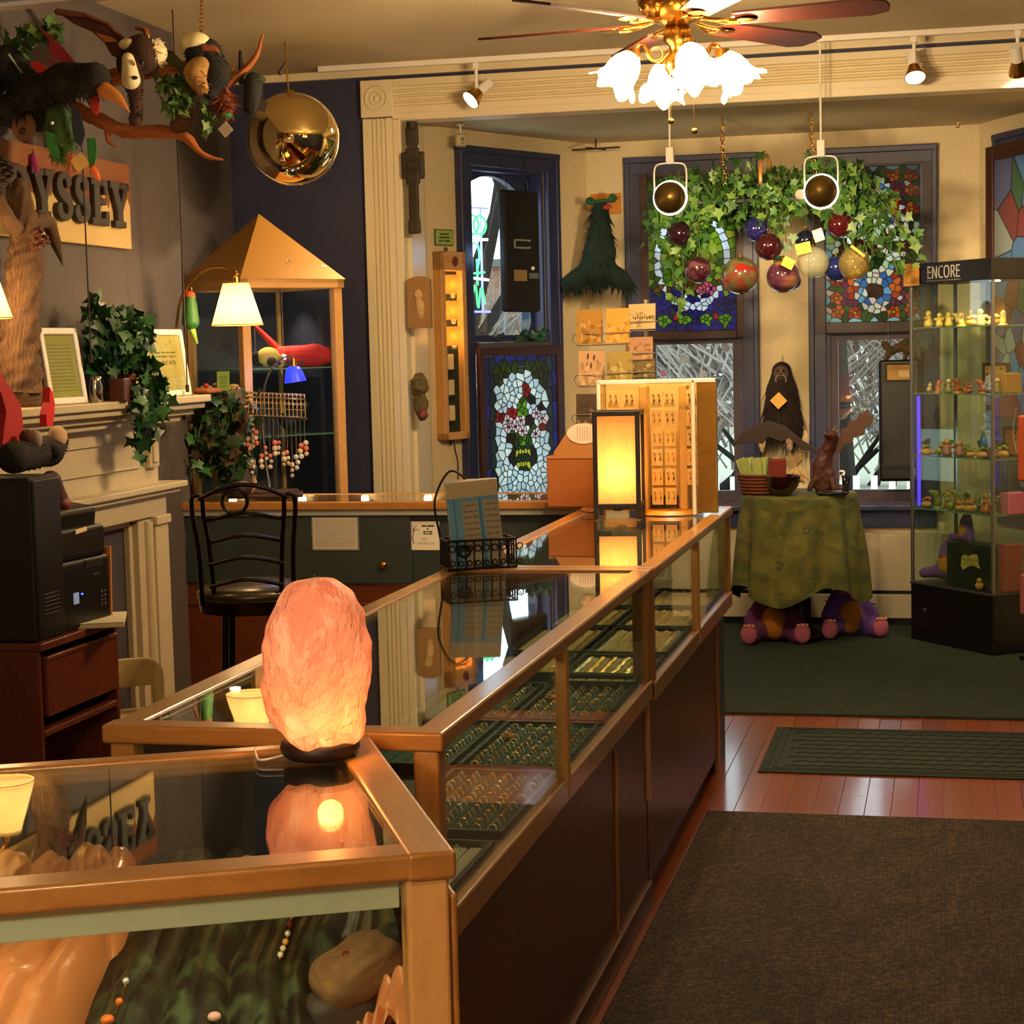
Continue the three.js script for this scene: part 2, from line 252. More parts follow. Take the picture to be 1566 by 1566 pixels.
function stained(label, p, turn, W, Hh, fw, seeds, frameM, bars = []) {
  const o = thing('stained_glass_panel', label, 'stained glass', p, turn), w = W - 2 * fw, h = Hh - 2 * fw;
  part('frame', [muv(rbar(0, fw, 0, Hh, -0.012, 0.014, 0.004)), muv(rbar(W - fw, W, 0, Hh, -0.012, 0.014, 0.004)), muv(rbar(fw, W - fw, 0, fw, -0.012, 0.014, 0.004)), muv(rbar(fw, W - fw, Hh - fw, Hh, -0.012, 0.014, 0.004))], frameM, o);
  const px = seeds.map((s) => [s[0] * w, s[1] * h]), cs = cells(px, w, h), came = [], small = [], size = cs.map((p) => Math.abs(p.reduce((a, q, k) => { const r = p[(k + 1) % p.length]; return a + q[0] * r[1] - r[0] * q[1]; }, 0))), floorSize = [...size].sort((a, b) => b - a)[299] ?? -1;
  cs.forEach((poly, i) => {
    if (poly.length < 3) return; const c = poly.reduce((a, q) => [a[0] + q[0] / poly.length, a[1] + q[1] / poly.length], [0, 0]);
    const shr = poly.map((q) => { const d = Math.hypot(q[0] - c[0], q[1] - c[1]) || 1, k = Math.max(0.2, 1 - 0.0016 / d); return [fw + c[0] + (q[0] - c[0]) * k, fw + c[1] + (q[1] - c[1]) * k]; });
    const pg = ext(shr, 0.003).translate(0, 0, -0.0015); if (size[i] >= floorSize) part('glass_piece', pg, pieceM(seeds[i][2]), o); else { const c4 = new THREE.Color(seeds[i][2]), q = clean(pg), a = new Float32Array(q.attributes.position.count * 3); for (let k = 0; k < a.length; k += 3) c4.toArray(a, k); q.setAttribute('color', new THREE.BufferAttribute(a, 3)); small.push(q); }
    for (let k = 0; k < poly.length; k++) { const a = poly[k], b = poly[(k + 1) % poly.length], L = Math.hypot(b[0] - a[0], b[1] - a[1]); if (L > 0.003 && (a[0] < b[0] || (a[0] === b[0] && a[1] < b[1]))) came.push(box(L + 0.002, 0.0044, 0.005, fw + (a[0] + b[0]) / 2, fw + (a[1] + b[1]) / 2, 0, 0, 0, Math.atan2(b[1] - a[1], b[0] - a[0]))); }
  });
  part('lead_came', came, lead, o); if (small.length) part('small_glass_pieces', small, mat('#ffffff', 0.72, { transmission: 0.92, thickness: 0, vertexColors: true }), o).userData.kind = 'stuff'; return o;
}
const pick = (a) => a[Math.floor(rnd() * a.length)];
const flower = (S, x, y, r, petal, heart, n = 5, asp = 1, a0 = 0) => { S.push([x, y, heart]); for (let k = 0; k < n; k++) { const a = a0 + k / n * 6.283; S.push([x + Math.cos(a) * r, y + Math.sin(a) * r * asp, petal]); } };
const scatter = (S, n, ok, col, md, asp) => { let tries = 0; while (n > 0 && tries++ < 6000) { const x = rr(0.02, 0.98), y = rr(0.02, 0.98); if (!ok(x, y)) continue; if (S.every((s) => Math.hypot(s[0] - x, (s[1] - y) * asp) > md)) { S.push([x, y, typeof col === 'function' ? col(x, y) : col]); n--; } } };
// the bouquet panel in the angled window
{
  const S = [], blue = ['#2c4fa8', '#3a63bd', '#27448f'], teal = ['#2a5c6e', '#336b72'], moss = ['#4a6a1e', '#3c5a1c', '#587a28'], pearl = ['#e8f2f4', '#dbe8ec', '#f1f7f4'];
  for (let i = 0; i < 9; i++) { S.push([0.03, (i + 0.5) / 9, pick(blue)], [0.97, (i + 0.5) / 9, pick(blue)]); S.push([0.1, (i + 0.4) / 9, pick(teal)], [0.9, (i + 0.4) / 9, pick(teal)]); }
  for (let i = 0; i < 5; i++) S.push([0.2 + i * 0.15, 0.98, pick(blue)], [0.22 + i * 0.14, 0.945, pick(teal)]);
  for (const s of [0, 1]) for (const [x, y] of [[0.17, 0.9], [0.25, 0.93], [0.22, 0.87], [0.32, 0.9], [0.16, 0.84], [0.4, 0.92], [0.21, 0.81], [0.29, 0.865]]) S.push([s ? 1 - x : x, y, pick(moss)]);
  S.push([0.5, 0.9, '#5c7f6a'], [0.5, 0.925, '#6b8f80']);
  flower(S, 0.56, 0.76, 0.022, '#c02a1c', '#e0472a', 5, 0.5); flower(S, 0.36, 0.605, 0.035, '#d3271e', '#9d1712', 5, 0.5, 0.3); flower(S, 0.2, 0.575, 0.028, '#b8321d', '#d75232', 5, 0.5); flower(S, 0.6, 0.53, 0.036, '#4a1018', '#6a1a22', 5, 0.5); flower(S, 0.35, 0.42, 0.034, '#531015', '#741c20', 5, 0.5); S.push([0.78, 0.49, '#a72e26']);
  for (const [x, y] of [[0.64, 0.695], [0.66, 0.675], [0.62, 0.675], [0.76, 0.635], [0.79, 0.62], [0.74, 0.615]]) S.push([x, y, '#161c3c']);
  for (const [x, y] of [[0.3, 0.545], [0.48, 0.54], [0.5, 0.465], [0.7, 0.585], [0.78, 0.545], [0.68, 0.44], [0.4, 0.5], [0.31, 0.5]]) flower(S, x, y, 0.032, '#f7e6ea', '#c7556a', 6, 0.5, rnd());
  for (const [x, y] of [[0.5, 0.68], [0.53, 0.65], [0.46, 0.65], [0.5, 0.62], [0.55, 0.6], [0.47, 0.58], [0.43, 0.43], [0.47, 0.4], [0.53, 0.42], [0.57, 0.4], [0.5, 0.375], [0.62, 0.46], [0.66, 0.49], [0.36, 0.46], [0.42, 0.385], [0.6, 0.385]]) S.push([x, y, pick(['#7fae33', '#4c8a2c', '#2d6b2b', '#9cc44a'])]);
  for (const [x, y] of [[0.43, 0.345], [0.5, 0.345], [0.57, 0.345], [0.44, 0.26], [0.5, 0.26], [0.56, 0.26], [0.45, 0.29], [0.5, 0.29], [0.55, 0.29], [0.47, 0.2], [0.53, 0.2]]) S.push([x, y, '#1f6d57']);
  for (let i = 0; i < 5; i++) S.push([0.42 + i * 0.04, 0.318, '#e0e06a'], [0.44 + i * 0.03, 0.228, '#e0e06a']);
  for (const s of [-1, 1]) for (const [x, y] of [[0.12, 0.325], [0.16, 0.3], [0.165, 0.27], [0.13, 0.245]]) S.push([0.5 + s * x, y, '#1c4b45']);
  scatter(S, 110, (x, y) => x > 0.16 && x < 0.84 && y < 0.88 && (y < 0.8 || (x > 0.28 && x < 0.72)), () => pick(pearl), 0.05, 2.0);
  const p = BA.clone().addScaledVector(dirL, 0.285).addScaledVector(nL, 0.085); p.y = 0.745;
  stained('stained glass panel of a flower bouquet in a green urn with blue border', p, turnL, 0.72, 0.865, 0.05, S, frameWood);
}
// the lily panel, left window of the bay's back wall
{
  const S = [], water = ['#2a3fa6', '#3b46b8', '#3a2f93', '#4b56c4'], grn = ['#8fae3c', '#6f9a34', '#b7c85c', '#a9c04e', '#c7c46a', '#4f8a3c'], brown = ['#8a6a2a', '#a8843a'];
  const el = (a, r, q) => [0.5 + 0.4 * r * Math.cos(a), 0.46 + 0.31 * q * Math.sin(a)];
  for (let i = 0; i < 34; i++) { const a = (i + 0.5) / 34 * 6.283; const [x, y] = el(a, 1, 1); S.push([x, y, '#f4f6fb']); const [x2, y2] = el(a, 1.2, 1.17); S.push([Math.min(0.98, Math.max(0.02, x2)), y2, y2 < 0.24 ? pick(water) : pick(grn)]); const [x3, y3] = el(a, 0.8, 0.83); S.push([x3, y3, y3 < 0.27 ? pick(water) : pick(grn)]); }
  for (const s of [-1, 1]) for (const [x, y] of [[0.06, 0.17], [0.12, 0.2], [0.19, 0.19], [0.08, 0.22], [0.14, 0.15]]) S.push([0.5 + s * x, y, '#f2f5fb']);
  flower(S, 0.68, 0.27, 0.05, '#f08fa8', '#f6b7c2', 7, 0.5); flower(S, 0.6, 0.255, 0.03, '#ee9bb0', '#f4c0c8', 4, 0.5);
  for (const [x, y] of [[0.17, 0.07], [0.4, 0.075], [0.65, 0.075], [0.87, 0.07]]) flower(S, x, y, 0.045, '#9bd04a', '#7cbb3c', 5, 0.45);
  S.push([0.3, 0.095, '#d9382c'], [0.76, 0.095, '#d9382c']);
  scatter(S, 60, (x, y) => y < 0.26, () => pick(water), 0.04, 1.4);
  scatter(S, 14, (x, y) => y > 0.26 && y < 0.31, () => pick(brown), 0.045, 1.4);
  scatter(S, 110, (x, y) => y > 0.3, (x, y) => (y > 0.85 ? pick(['#57a860', '#7fb347', '#d8d08a', '#3f8f4c']) : pick(grn)), 0.052, 1.5);
  stained('stained glass panel with white scroll ring, pink lily and green lily pads', [-1.69, 1.63, ZW + 0.022], 0, 0.585, 0.96, 0.045, S, frameWood);
}
// the ornate panel, right window
{
  const S = [], cy = ['#a9dbe4', '#bfe6ea'], wh = ['#f3efe4', '#e9e2d2', '#f4ddd2', '#efe6cf'], gr = ['#3a7a3c', '#5a8f3a', '#2f6a44'], sky = ['#7fb6d8', '#9cc8de', '#5d9cc9'], mag = '#9a3f7c', or = ['#e07a26', '#d4541c', '#ee9a38'];
  for (let i = 0; i < 10; i++) S.push([0.018, (i + 0.5) / 10, pick(cy)], [0.982, (i + 0.5) / 10, pick(cy)]);
  for (let i = 0; i < 5; i++) S.push([0.1 + i * 0.2, 0.012, pick(cy)], [0.1 + i * 0.2, 0.988, pick(cy)]);
  const sy = (x, y, c) => { for (const a of [x, 1 - x]) for (const b of [y, 1 - y]) S.push([a, b, typeof c === 'function' ? c() : c]); };
  const O = () => pick(or), G = () => pick(gr), B = () => pick(sky), Wt = () => pick(wh);
  for (const [x, y] of [[0.12, 0.07], [0.3, 0.06], [0.11, 0.16], [0.11, 0.28]]) { sy(x, y, '#f6d23c'); for (let k = 0; k < 5; k++) { const a = k / 5 * 6.28; sy(x + Math.cos(a) * 0.038, y + Math.sin(a) * 0.02, O); } }
  for (const [x, y] of [[0.2, 0.045], [0.4, 0.05], [0.07, 0.11], [0.07, 0.22], [0.16, 0.21], [0.46, 0.035], [0.07, 0.34], [0.12, 0.38], [0.22, 0.09], [0.36, 0.095]]) sy(x, y, G);
  for (const [x, y] of [[0.2, 0.13], [0.3, 0.125], [0.2, 0.18], [0.2, 0.24], [0.2, 0.3], [0.25, 0.34], [0.26, 0.125]]) sy(x, y, mag);
  for (const [x, y] of [[0.27, 0.17], [0.31, 0.22], [0.27, 0.26], [0.3, 0.29], [0.26, 0.21]]) sy(x, y, O);
  for (const [x, y] of [[0.37, 0.15], [0.36, 0.2], [0.39, 0.25], [0.43, 0.13], [0.34, 0.27], [0.32, 0.36], [0.4, 0.3]]) sy(x, y, B);
  for (const y of [0.2, 0.8]) flower(S, 0.5, y, 0.05, '#6b1626', '#8d2130', 6, 0.55);
  for (const [x, y] of [[0.35, 0.5], [0.62, 0.52], [0.2, 0.47], [0.82, 0.48], [0.5, 0.46]]) flower(S, x, y, 0.04, '#8a1f2e', '#a93442', 5, 0.5);
  scatter(S, 60, (x, y) => Math.abs(y - 0.5) < 0.16 && x > 0.05 && x < 0.95, () => pick([...gr, '#d8e2c8', '#eef0e0']), 0.045, 1.6);
  scatter(S, 90, (x, y) => x > 0.04 && x < 0.96 && y > 0.03 && y < 0.97, Wt, 0.042, 1.6);
  stained('ornate stained glass panel with orange flowers, magenta bars and pale blue scrolls', [-0.712, 1.64, ZW + 0.022], 0, 0.65, 0.97, 0.06, S, mat('#ffffff', 0.45, { map: grain('#3d2a2e', '#2a1b1f', 0.3) }));
}
// the panel in the angled window on the other side, mostly out of view
{
  const S = []; scatter(S, 40, (x, y) => true, () => pick(['#7fa6b8', '#b04a3a', '#c9c2ac', '#5a8a5a', '#8f8aa0']), 0.06, 1.8);
  const p = BC.clone().addScaledVector(dirR, 0.26).addScaledVector(nR, 0.085); p.y = 1.1;
  stained('brown framed stained glass panel in the window beside the glass tower case', p, turnR, 0.8, 1.5, 0.075, S, frameWood);
}
// baseboard heater along the bay's back wall
{
  const o = thing('baseboard_heater', 'long cream baseboard heater under the bay windows', 'heater', [0, 0, ZW]);
  part('panel', [rbar(-1.95, 0.12, 0.2, 0.52, 0.003, 0.07), rbar(-1.95, 0.12, 0.045, 0.18, 0.003, 0.07)], mantelM, o);
  part('slot', [bar(-1.95, 0.12, 0.18, 0.2, 0.003, 0.05), bar(-1.95, 0.12, 0.0, 0.045, 0.003, 0.045)], black, o);
  part('end_cap', rbar(0.105, 0.125, 0.04, 0.525, 0.001, 0.075), mantelM, o);
}
// ---------- outdoors ----------
struct('ground_outside', bar(-30, 30, -0.9, -0.55, -11.0, -70), mat('#ffffff', 0.95, { map: tex(256, 256, (u, v) => two('#b9b7a8', '#8f957a')(fbm(u, v, 8)), true, [1, 1]) }));
single('pavement', 'pale concrete sidewalk outside the bay windows', 'sidewalk', bar(-12, 10, -0.55, -0.52, -12.5, -15.2), mat('#e6e6e4', 0.9));
single('street', 'pale wet street beyond the fence', 'street', bar(-25, 25, -0.55, -0.54, -19, -26), mat('#c9cbd0', 0.7));
{
  const brickM = mat('#ffffff', 0.9, { map: tex(256, 256, (u, v) => { const r = Math.floor(v * 16), x = (u * 8 + (r % 2) * 0.5) % 1, y = (v * 16) % 1; return x < 0.06 || y < 0.1 ? [176, 164, 150] : two('#9a6a52', '#7f4f3d')(hash(Math.floor(u * 8 + (r % 2) * 0.5), r, 1)); }, true, [1, 1]) });
  const b = thing('brick_house', 'red brick house across the street', 'building', [-9.5, -0.55, -48]);
  part('wall', muv(bar(-7, 4.6, 0, 4.3, -6, 0), false), brickM, b);
  part('roof', bar(-7.2, 4.8, 4.3, 4.5, -6.2, 0.2), mat('#6b6664', 0.9), b);
  for (const x of [-6, -3.6, -1.2, 1.2, 3.2]) for (const y of [0.6, 2.6]) { const w = part('window', bar(x, x + 0.95, y, y + 1.5, 0, 0.06), white, b); part('pane', [bar(x + 0.08, x + 0.87, y + 0.08, y + 0.72, 0.05, 0.07), bar(x + 0.08, x + 0.87, y + 0.78, y + 1.42, 0.05, 0.07)], mat('#39424c', 0.15), w); }
  const h2 = thing('clapboard_house', 'pale clapboard house across the street', 'building', [2.0, -0.55, -44]);
  part('wall', bar(-4, 4.5, 0, 5.2, -6, 0), mat('#c3c4c0', 0.9), h2);
  part('roof', T(ext([[-4.5, 0], [5, 0], [0.3, 3]], 6.6), 0, 5.2, -6.3), mat('#57534f', 0.9), h2);
  for (const x of [-3, -0.6, 1.8]) for (const y of [1.0, 3.2]) { const w = part('window', bar(x, x + 0.95, y, y + 1.5, 0, 0.06), white, h2); part('pane', bar(x + 0.08, x + 0.87, y + 0.08, y + 1.42, 0.05, 0.07), mat('#39424c', 0.15), w); }
}
{
  const f = thing('picket_fence', 'low pale picket fence along the far sidewalk', 'fence', [0, -0.55, -17.2]);
  part('rail', [bar(-9, 9, 0.25, 0.31, 0, 0.04), bar(-9, 9, 0.7, 0.76, 0, 0.04)], white, f);
  const pk = bar(-0.03, 0.03, 0.05, 0.92, 0.04, 0.06);
  for (let i = 0; i < 110; i++) part('picket', pk, white, f).position.x = -8.8 + i * 0.16;
}
const bark = mat('#57504a', 0.95, { map: driftT });
function tree(p, h, sd, label, spread = 0.62) {
  const o = thing('bare_tree', label, 'tree', p, 0, undefined), gs = []; seed = sd;
  const grow = (a, d, L, r, lv) => {
    const b = a.clone().addScaledVector(d, L), m = a.clone().lerp(b, 0.5).add(V(rr(-1, 1), rr(-0.4, 0.4), rr(-1, 1)).multiplyScalar(L * 0.07));
    (lv ? gs : (gs.trunk = [])).push(taper([a, m, b], [r, r * 0.86, r * 0.7], 4, lv > 2 ? 4 : 6));
    if (lv > 5 || r < 0.006) return; const n = lv > 3 ? 2 : 3;
    for (let k = 0; k < n; k++) grow(b, d.clone().add(V(rr(-1, 1), rr(-0.35, 0.75), rr(-1, 1)).multiplyScalar(spread + lv * 0.06)).normalize(), L * rr(0.62, 0.85), r * rr(0.52, 0.68), lv + 1);
  };
  grow(V(0, 0, 0), V(rr(-0.1, 0.1), 1, 0).normalize(), h * 0.34, h * 0.016, 0);
  part('trunk', gs.trunk, bark, o); const br = part('branches', gs, bark, o); br.userData.kind = 'stuff'; return o;
}
tree([-1.4, -0.55, -16.4], 6.5, 11, 'bare tree with low spreading branches just beyond the sidewalk');
tree([-0.98, -0.55, -19.5], 8, 57, 'bare tree with a thick trunk beyond the picket fence');
tree([-3.95, -0.55, -15.5], 6, 93, 'bare tree outside the angled bay window', 0.75);
tree([-4.9, -0.55, -19], 7.5, 141, 'tall bare tree in front of the brick house', 0.7);
tree([1.6, -0.55, -22], 8, 205, 'bare tree in front of the clapboard house');
// bare shrubs along the far side of the street
{
  const tw = [mat('#9a8d82', 0.95), mat('#84776d', 0.95), mat('#a89d92', 0.95)];
  const labels = ['wide bare shrub behind the fence before the brick house', 'tall twiggy shrub beyond the lily window', 'grey bare shrub beyond the pier between the bay windows', 'dense bare shrub beyond the right bay window', 'bare shrub beside the clapboard house'];
  [-7.2, -4.6, -2.9, -1.2, 0.6].forEach((x, k) => { const o = thing('bare_shrub', labels[k], 'shrub', [x, -0.55, -27 - (k % 2)], 0, 'bare shrubs across the street'), gs = []; for (let i = 0; i < 700; i++) { const a = rnd() * 6.28, r = Math.sqrt(rnd()) * 0.9, L = rr(0.5, 1.6), d = V(Math.cos(a) * r * 0.7 + rr(-0.8, 0.8), rr(0.35, 1), rr(-0.4, 0.4)).normalize(), g = new THREE.ConeGeometry(rr(0.012, 0.03), L, 4, 1, true).translate(0, L / 2, 0).applyQuaternion(new THREE.Quaternion().setFromUnitVectors(V(0, 1, 0), d)); gs.push(g.translate(Math.cos(a) * r * 1.2, 0.1 + Math.sqrt(rnd()) * 2.4, Math.sin(a) * r * 0.5)); } part('twigs', gs, tw[k % 3], o).userData.kind = 'stuff'; part('crown_base', [...Array(6).keys()].map((i) => taper([[rr(-0.6, 0.6), 0, rr(-0.2, 0.2)], [rr(-0.7, 0.7), 0.9, rr(-0.2, 0.2)]], [0.06, 0.03], 4, 6)), bark, o); });
}
// ---------- showcases ----------
const TOP = 0.97;
const greenV = mat('#17443c', 0.9, { sheen: 1, sheenColor: new THREE.Color('#3b7565'), sheenRoughness: 0.5 }), beigeV = mat('#b09a6c', 0.9), whiteV = mat('#d9cdb2', 0.9), trayM = mat('#14110e', 0.5);
function showcase(o, x0, x1, z0, z1, y0, mull, opt = {}) {   // z0 near, z1 far; front at x1
  const p = 0.045, t = 0.03, ov = 0.008;
  const R = (...a) => muv(rbar(...a, 0.006));
  part('top_rail', R(x1 - p, x1 + ov, TOP - t, TOP, z0 + ov, z1), oak, o, 'honey oak rail along the front');
  part('top_rail', R(x0 - ov, x0 + p, TOP - t, TOP, z0 + ov, z1), oak, o);
  part('top_rail', R(x0 - ov - 0.002, x1 + ov + 0.002, TOP - t - 0.0015, TOP + 0.0015, z0 + ov + 0.002, z0 - p), oak, o);
  part('top_rail', R(x0 - ov - 0.002, x1 + ov + 0.002, TOP - t - 0.0015, TOP + 0.0015, z1 + p, z1 - 0.002), oak, o);
  for (const [x, z] of [[x1 - p, z0 - p], [x1 - p, z1], [x0, z0 - p], [x0, z1]]) part('post', R(x, x + p, y0 - 0.04, TOP - t, z, z + p), oak, o);
  part('bottom_rail', [R(x1 - p, x1 + 0.004, y0 - 0.045, y0 + 0.012, z0, z1), R(x0, x1, y0 - 0.045, y0, z0, z0 - p)], oak, o);
  for (const z of mull) part('mullion', [R(x1 - 0.02, x1 + 0.006, y0 - 0.035, TOP - t, z - 0.016, z + 0.016)], paleOak, o);
  part('deck', bar(x0, x1, y0 - 0.03, y0, z0, z1), mat('#1d1a16', 0.7), o);
  part('top_glass', bar(x0 + p - 0.004, x1 - p + 0.004, TOP - 0.009, TOP - 0.004, z0 - p + 0.004, z1 + p - 0.004), glass, o);
  part('front_glass', bar(x1 - 0.012, x1 - 0.008, y0, TOP - t, z0 - p, z1 + p), glass, o);
  part('end_glass', bar(x0 + p, x1 - p, y0, TOP - t, z0 - 0.02, z0 - 0.016), glass, o);
  part('light_tube', T(cyl(0.006, 0.006, Math.abs(z1 - z0) - 0.2, 8), x1 - 0.032, TOP - 0.04, (z0 + z1) / 2, Math.PI / 2), glow('#ffe6bf', 0.2), o); lamp('rect', '#ffe0b4', 5, V(x1 - 0.032, TOP - 0.05, (z0 + z1) / 2), scene, { w: Math.abs(z1 - z0) - 0.2, h: 0.012, target: V(x1 - 0.15, 0.3, (z0 + z1) / 2), name: 'case_tube_light' });  // unseen tube and its light added under the rail to brighten the trays
  part('back_panel', muv(bar(x0 + 0.004, x0 + 0.014, y0, TOP - t, z0 - p, z1 + p)), panel, o);
}
{
  const o = thing('ring_showcase', 'long oak and glass jewellery showcase with trays of gold rings', 'display case');
  showcase(o, -1.41, -0.82, -2.917, -5.172, 0.64, [-3.965]);
  part('base', muv(bar(-1.38, -0.84, 0.06, 0.6, -2.95, -5.17)), panel, o); part('toe_kick', bar(-1.34, -0.88, 0, 0.06, -2.97, -5.17), black, o);
  part('panel_strip', muv(rbar(-0.842, -0.834, 0.05, 0.56, -4.655, -4.675, 0.002)), oak, o); part('plinth', muv(rbar(-0.845, -0.825, 0, 0.07, -2.95, -5.17)), panel, o);
  const b = thing('chain_showcase', 'oak and glass showcase of gold chains with a blue-grey end pedestal', 'display case');
  showcase(b, -1.385, -0.815, -5.19, -7.16, 0.63, [-6.172]);
  part('base', muv(bar(-1.36, -0.84, 0.06, 0.59, -5.19, -6.86)), panel, b); part('toe_kick', bar(-1.32, -0.88, 0, 0.06, -5.19, -6.86), black, b);
  part('edge_strip', muv(rbar(-0.85, -0.832, 0.0, 0.585, -6.84, -6.868, 0.003)), oak, b);
  part('pedestal', muv(bar(-1.3, -0.846, 0, 0.585, -6.872, -7.15), false), mat('#ffffff', 0.4, { map: tex(256, 256, (u, v) => two('#20323a', '#3c5058')(fbm(u, v, 24, 3, 3) * 1.4 - 0.2), true, [3, 3]) }), b, 'blue-grey speckled end pedestal');
  part('corner_strip', muv(rbar(-0.848, -0.828, 0.3, 0.94, -5.172, -5.188, 0.003)), paleOak, o);
}
// trays
function tray(label, x0, x1, z0, z1, y, padM, group) {
  const o = thing('jewellery_tray', label, 'tray', [(x0 + x1) / 2, y, (z0 + z1) / 2], 0, group), w = x1 - x0, d = Math.abs(z1 - z0);
  part('tray_frame', [rbox(0.012, 0.03, d, 0.003, -w / 2 + 0.006, 0.015, 0), rbox(0.012, 0.03, d, 0.003, w / 2 - 0.006, 0.015, 0), rbox(w, 0.03, 0.012, 0.003, 0, 0.015, d / 2 - 0.006), rbox(w, 0.03, 0.012, 0.003, 0, 0.015, -d / 2 + 0.006), box(w, 0.006, d, 0, 0.003, 0)], trayM, o);
  const n = Math.max(3, Math.round((w - 0.03) / 0.037)), pw = (w - 0.03) / n;
  for (let i = 0; i < n; i++) part('velvet_ridge', rbox(pw - 0.003, 0.012, d - 0.03, 0.005, -w / 2 + 0.015 + (i + 0.5) * pw, 0.013, 0), padM, o);
  return { o, n, pw, w, d, rows: [...Array(n).keys()].map((i) => (x0 + x1) / 2 - w / 2 + 0.015 + (i + 0.5) * pw), y: y + 0.02 };
}
const ringG = merge([tor(0.0085, 0.0016, 0, 0.006, 0, 0, 0, 0, 5, 12), T(new THREE.OctahedronGeometry(0.0058), 0, 0.016, 0)]), ringG2 = merge([tor(0.0085, 0.0021, 0, 0.006, 0, 0, 0, 0, 5, 12), sph(0.0055, 0, 0.0155, 0, 1.3, 0.7, 1, 7, 5)]), ringG3 = merge([tor(0.009, 0.0026, 0, 0.006, 0, 0, 0, 0, 5, 12)]);
const ringMs = [mat('#f2bd62', 0.28, { metalness: 0.75 }), mat('#f8d49a', 0.25, { metalness: 0.75 }), mat('#f0e4d2', 0.25, { metalness: 0.7 })];
for (const g of [ringG, ringG2, ringG3]) g.translate(0, -0.0065, 0);
const ringGs = [ringG, ringG, ringG2, ringG3];
let rings = 0;
function ringRow(x, z0, z1, n, y, label, group) {
  for (let k = 0; k < n; k++) { if (rnd() < 0.04 || rings >= 300) continue; rings++; const r = single('ring', label, 'ring', pick(ringGs), pick(ringMs), [x + rr(-0.002, 0.002), y, z0 + (z1 - z0) * (k + 0.5) / n + rr(-0.003, 0.003)], rr(-0.3, 0.3), group); r.rotation.x = -0.35; }
}
const trayZ = [[-3.425, -3.945], [-3.975, -4.48], [-4.51, -5.0]];
const gLab = ['green velvet ring tray beside the white tray', 'middle green velvet ring tray behind the showcase mullion', 'green velvet ring tray next to the beige tray'];
trayZ.forEach(([a, b], i) => {
  const t = tray(gLab[i], -1.08, -0.838, a, b, 0.64, greenV, 'green ring trays');
  t.rows.forEach((x) => ringRow(x, a - 0.03, b + 0.03, 13, t.y, 'gold ring standing in a row on a green velvet tray', 'rings on the green trays'));
  if (i) { const l = tray(['', 'narrow green ring tray behind the middle green tray', 'narrow green ring tray behind the tray by the beige one'][i], -1.345, -1.095, a, b, 0.64, greenV, 'green ring trays'); l.rows.slice(-1).forEach((x) => ringRow(x, a - 0.03, b + 0.03, 15, l.y, 'gold ring standing in a row on a green velvet tray', 'rings on the green trays')); }
});
{ const t = tray('white velvet ring tray at the near end of the showcase', -1.0, -0.838, -2.975, -3.36, 0.64, whiteV); t.rows.forEach((x, i) => i < 3 && ringRow(x, -3.0, -3.33, 8, t.y, 'gold ring on the white velvet tray', 'rings on the white tray')); single('gold_brooch', 'flat gold brooch lying on the middle green tray', 'brooch', [rbox(0.03, 0.006, 0.04, 0.003), tor(0.01, 0.002, 0, 0.004, 0, Math.PI / 2)], gold, [-1.03, 0.668, -4.3]); single('gold_brooch', 'flat gold brooch lying on the green tray by the beige tray', 'brooch', [rbox(0.03, 0.006, 0.04, 0.003), tor(0.01, 0.002, 0, 0.004, 0, Math.PI / 2)], gold, [-1.03, 0.668, -4.8]); }
// beige trays with chains
const linkG = tor(0.0055, 0.0014, 0, 0, 0, 0, 0, 0, 4, 8).scale(1, 1, 1);
function chainG(len, sd) { const gs = []; for (let i = 0; i * 0.011 < len; i++) gs.push(T(linkG.clone().scale(0.8, 1.25, 1), 0, 0, 0, Math.PI / 2, 0, i % 2 ? 0.9 : 0).translate(Math.sin(i * 0.55 + sd) * 0.003, 0.004, -i * 0.011)); return merge(gs); }
const chains = [0, 2, 4].map((s) => chainG(0.36, s));
const bz = [[-5.03, -5.15], [-5.22, -5.56], [-5.6, -6.1], [-6.13, -6.58], [-6.62, -7.1]];
const bLab = ['narrow beige tray beside the showcase joint', 'beige chain tray next to the showcase joint', 'beige chain tray before the far mullion', 'beige chain tray behind the far mullion', 'beige chain tray at the far end of the showcase'];
bz.forEach(([a, b], i) => {
  const t = tray(bLab[i], -1.09, -0.835, a, b, i ? 0.63 : 0.64, beigeV, 'beige chain trays');
  if (i) { const c = tray(bLab[i].replace('beige', 'rear beige'), -1.345, -1.105, a, b, 0.63, beigeV, 'beige chain trays'); for (const x of c.rows.slice(-2)) single('gold_chain', 'gold chain laid straight on a beige velvet tray', 'chain', pick(chains).clone().scale(1, 1, (Math.abs(b - a) - 0.06) / 0.36), gold, [x, c.y, a - 0.03], 0, 'gold chains on the beige trays'); }
  if (i) for (const x of t.rows) single('gold_chain', 'gold chain laid straight on a beige velvet tray', 'chain', pick(chains).clone().scale(1, 1, (Math.abs(b - a) - 0.06) / 0.36), pick(ringMs), [x, t.y, a - 0.03], 0, 'gold chains on the beige trays');
});
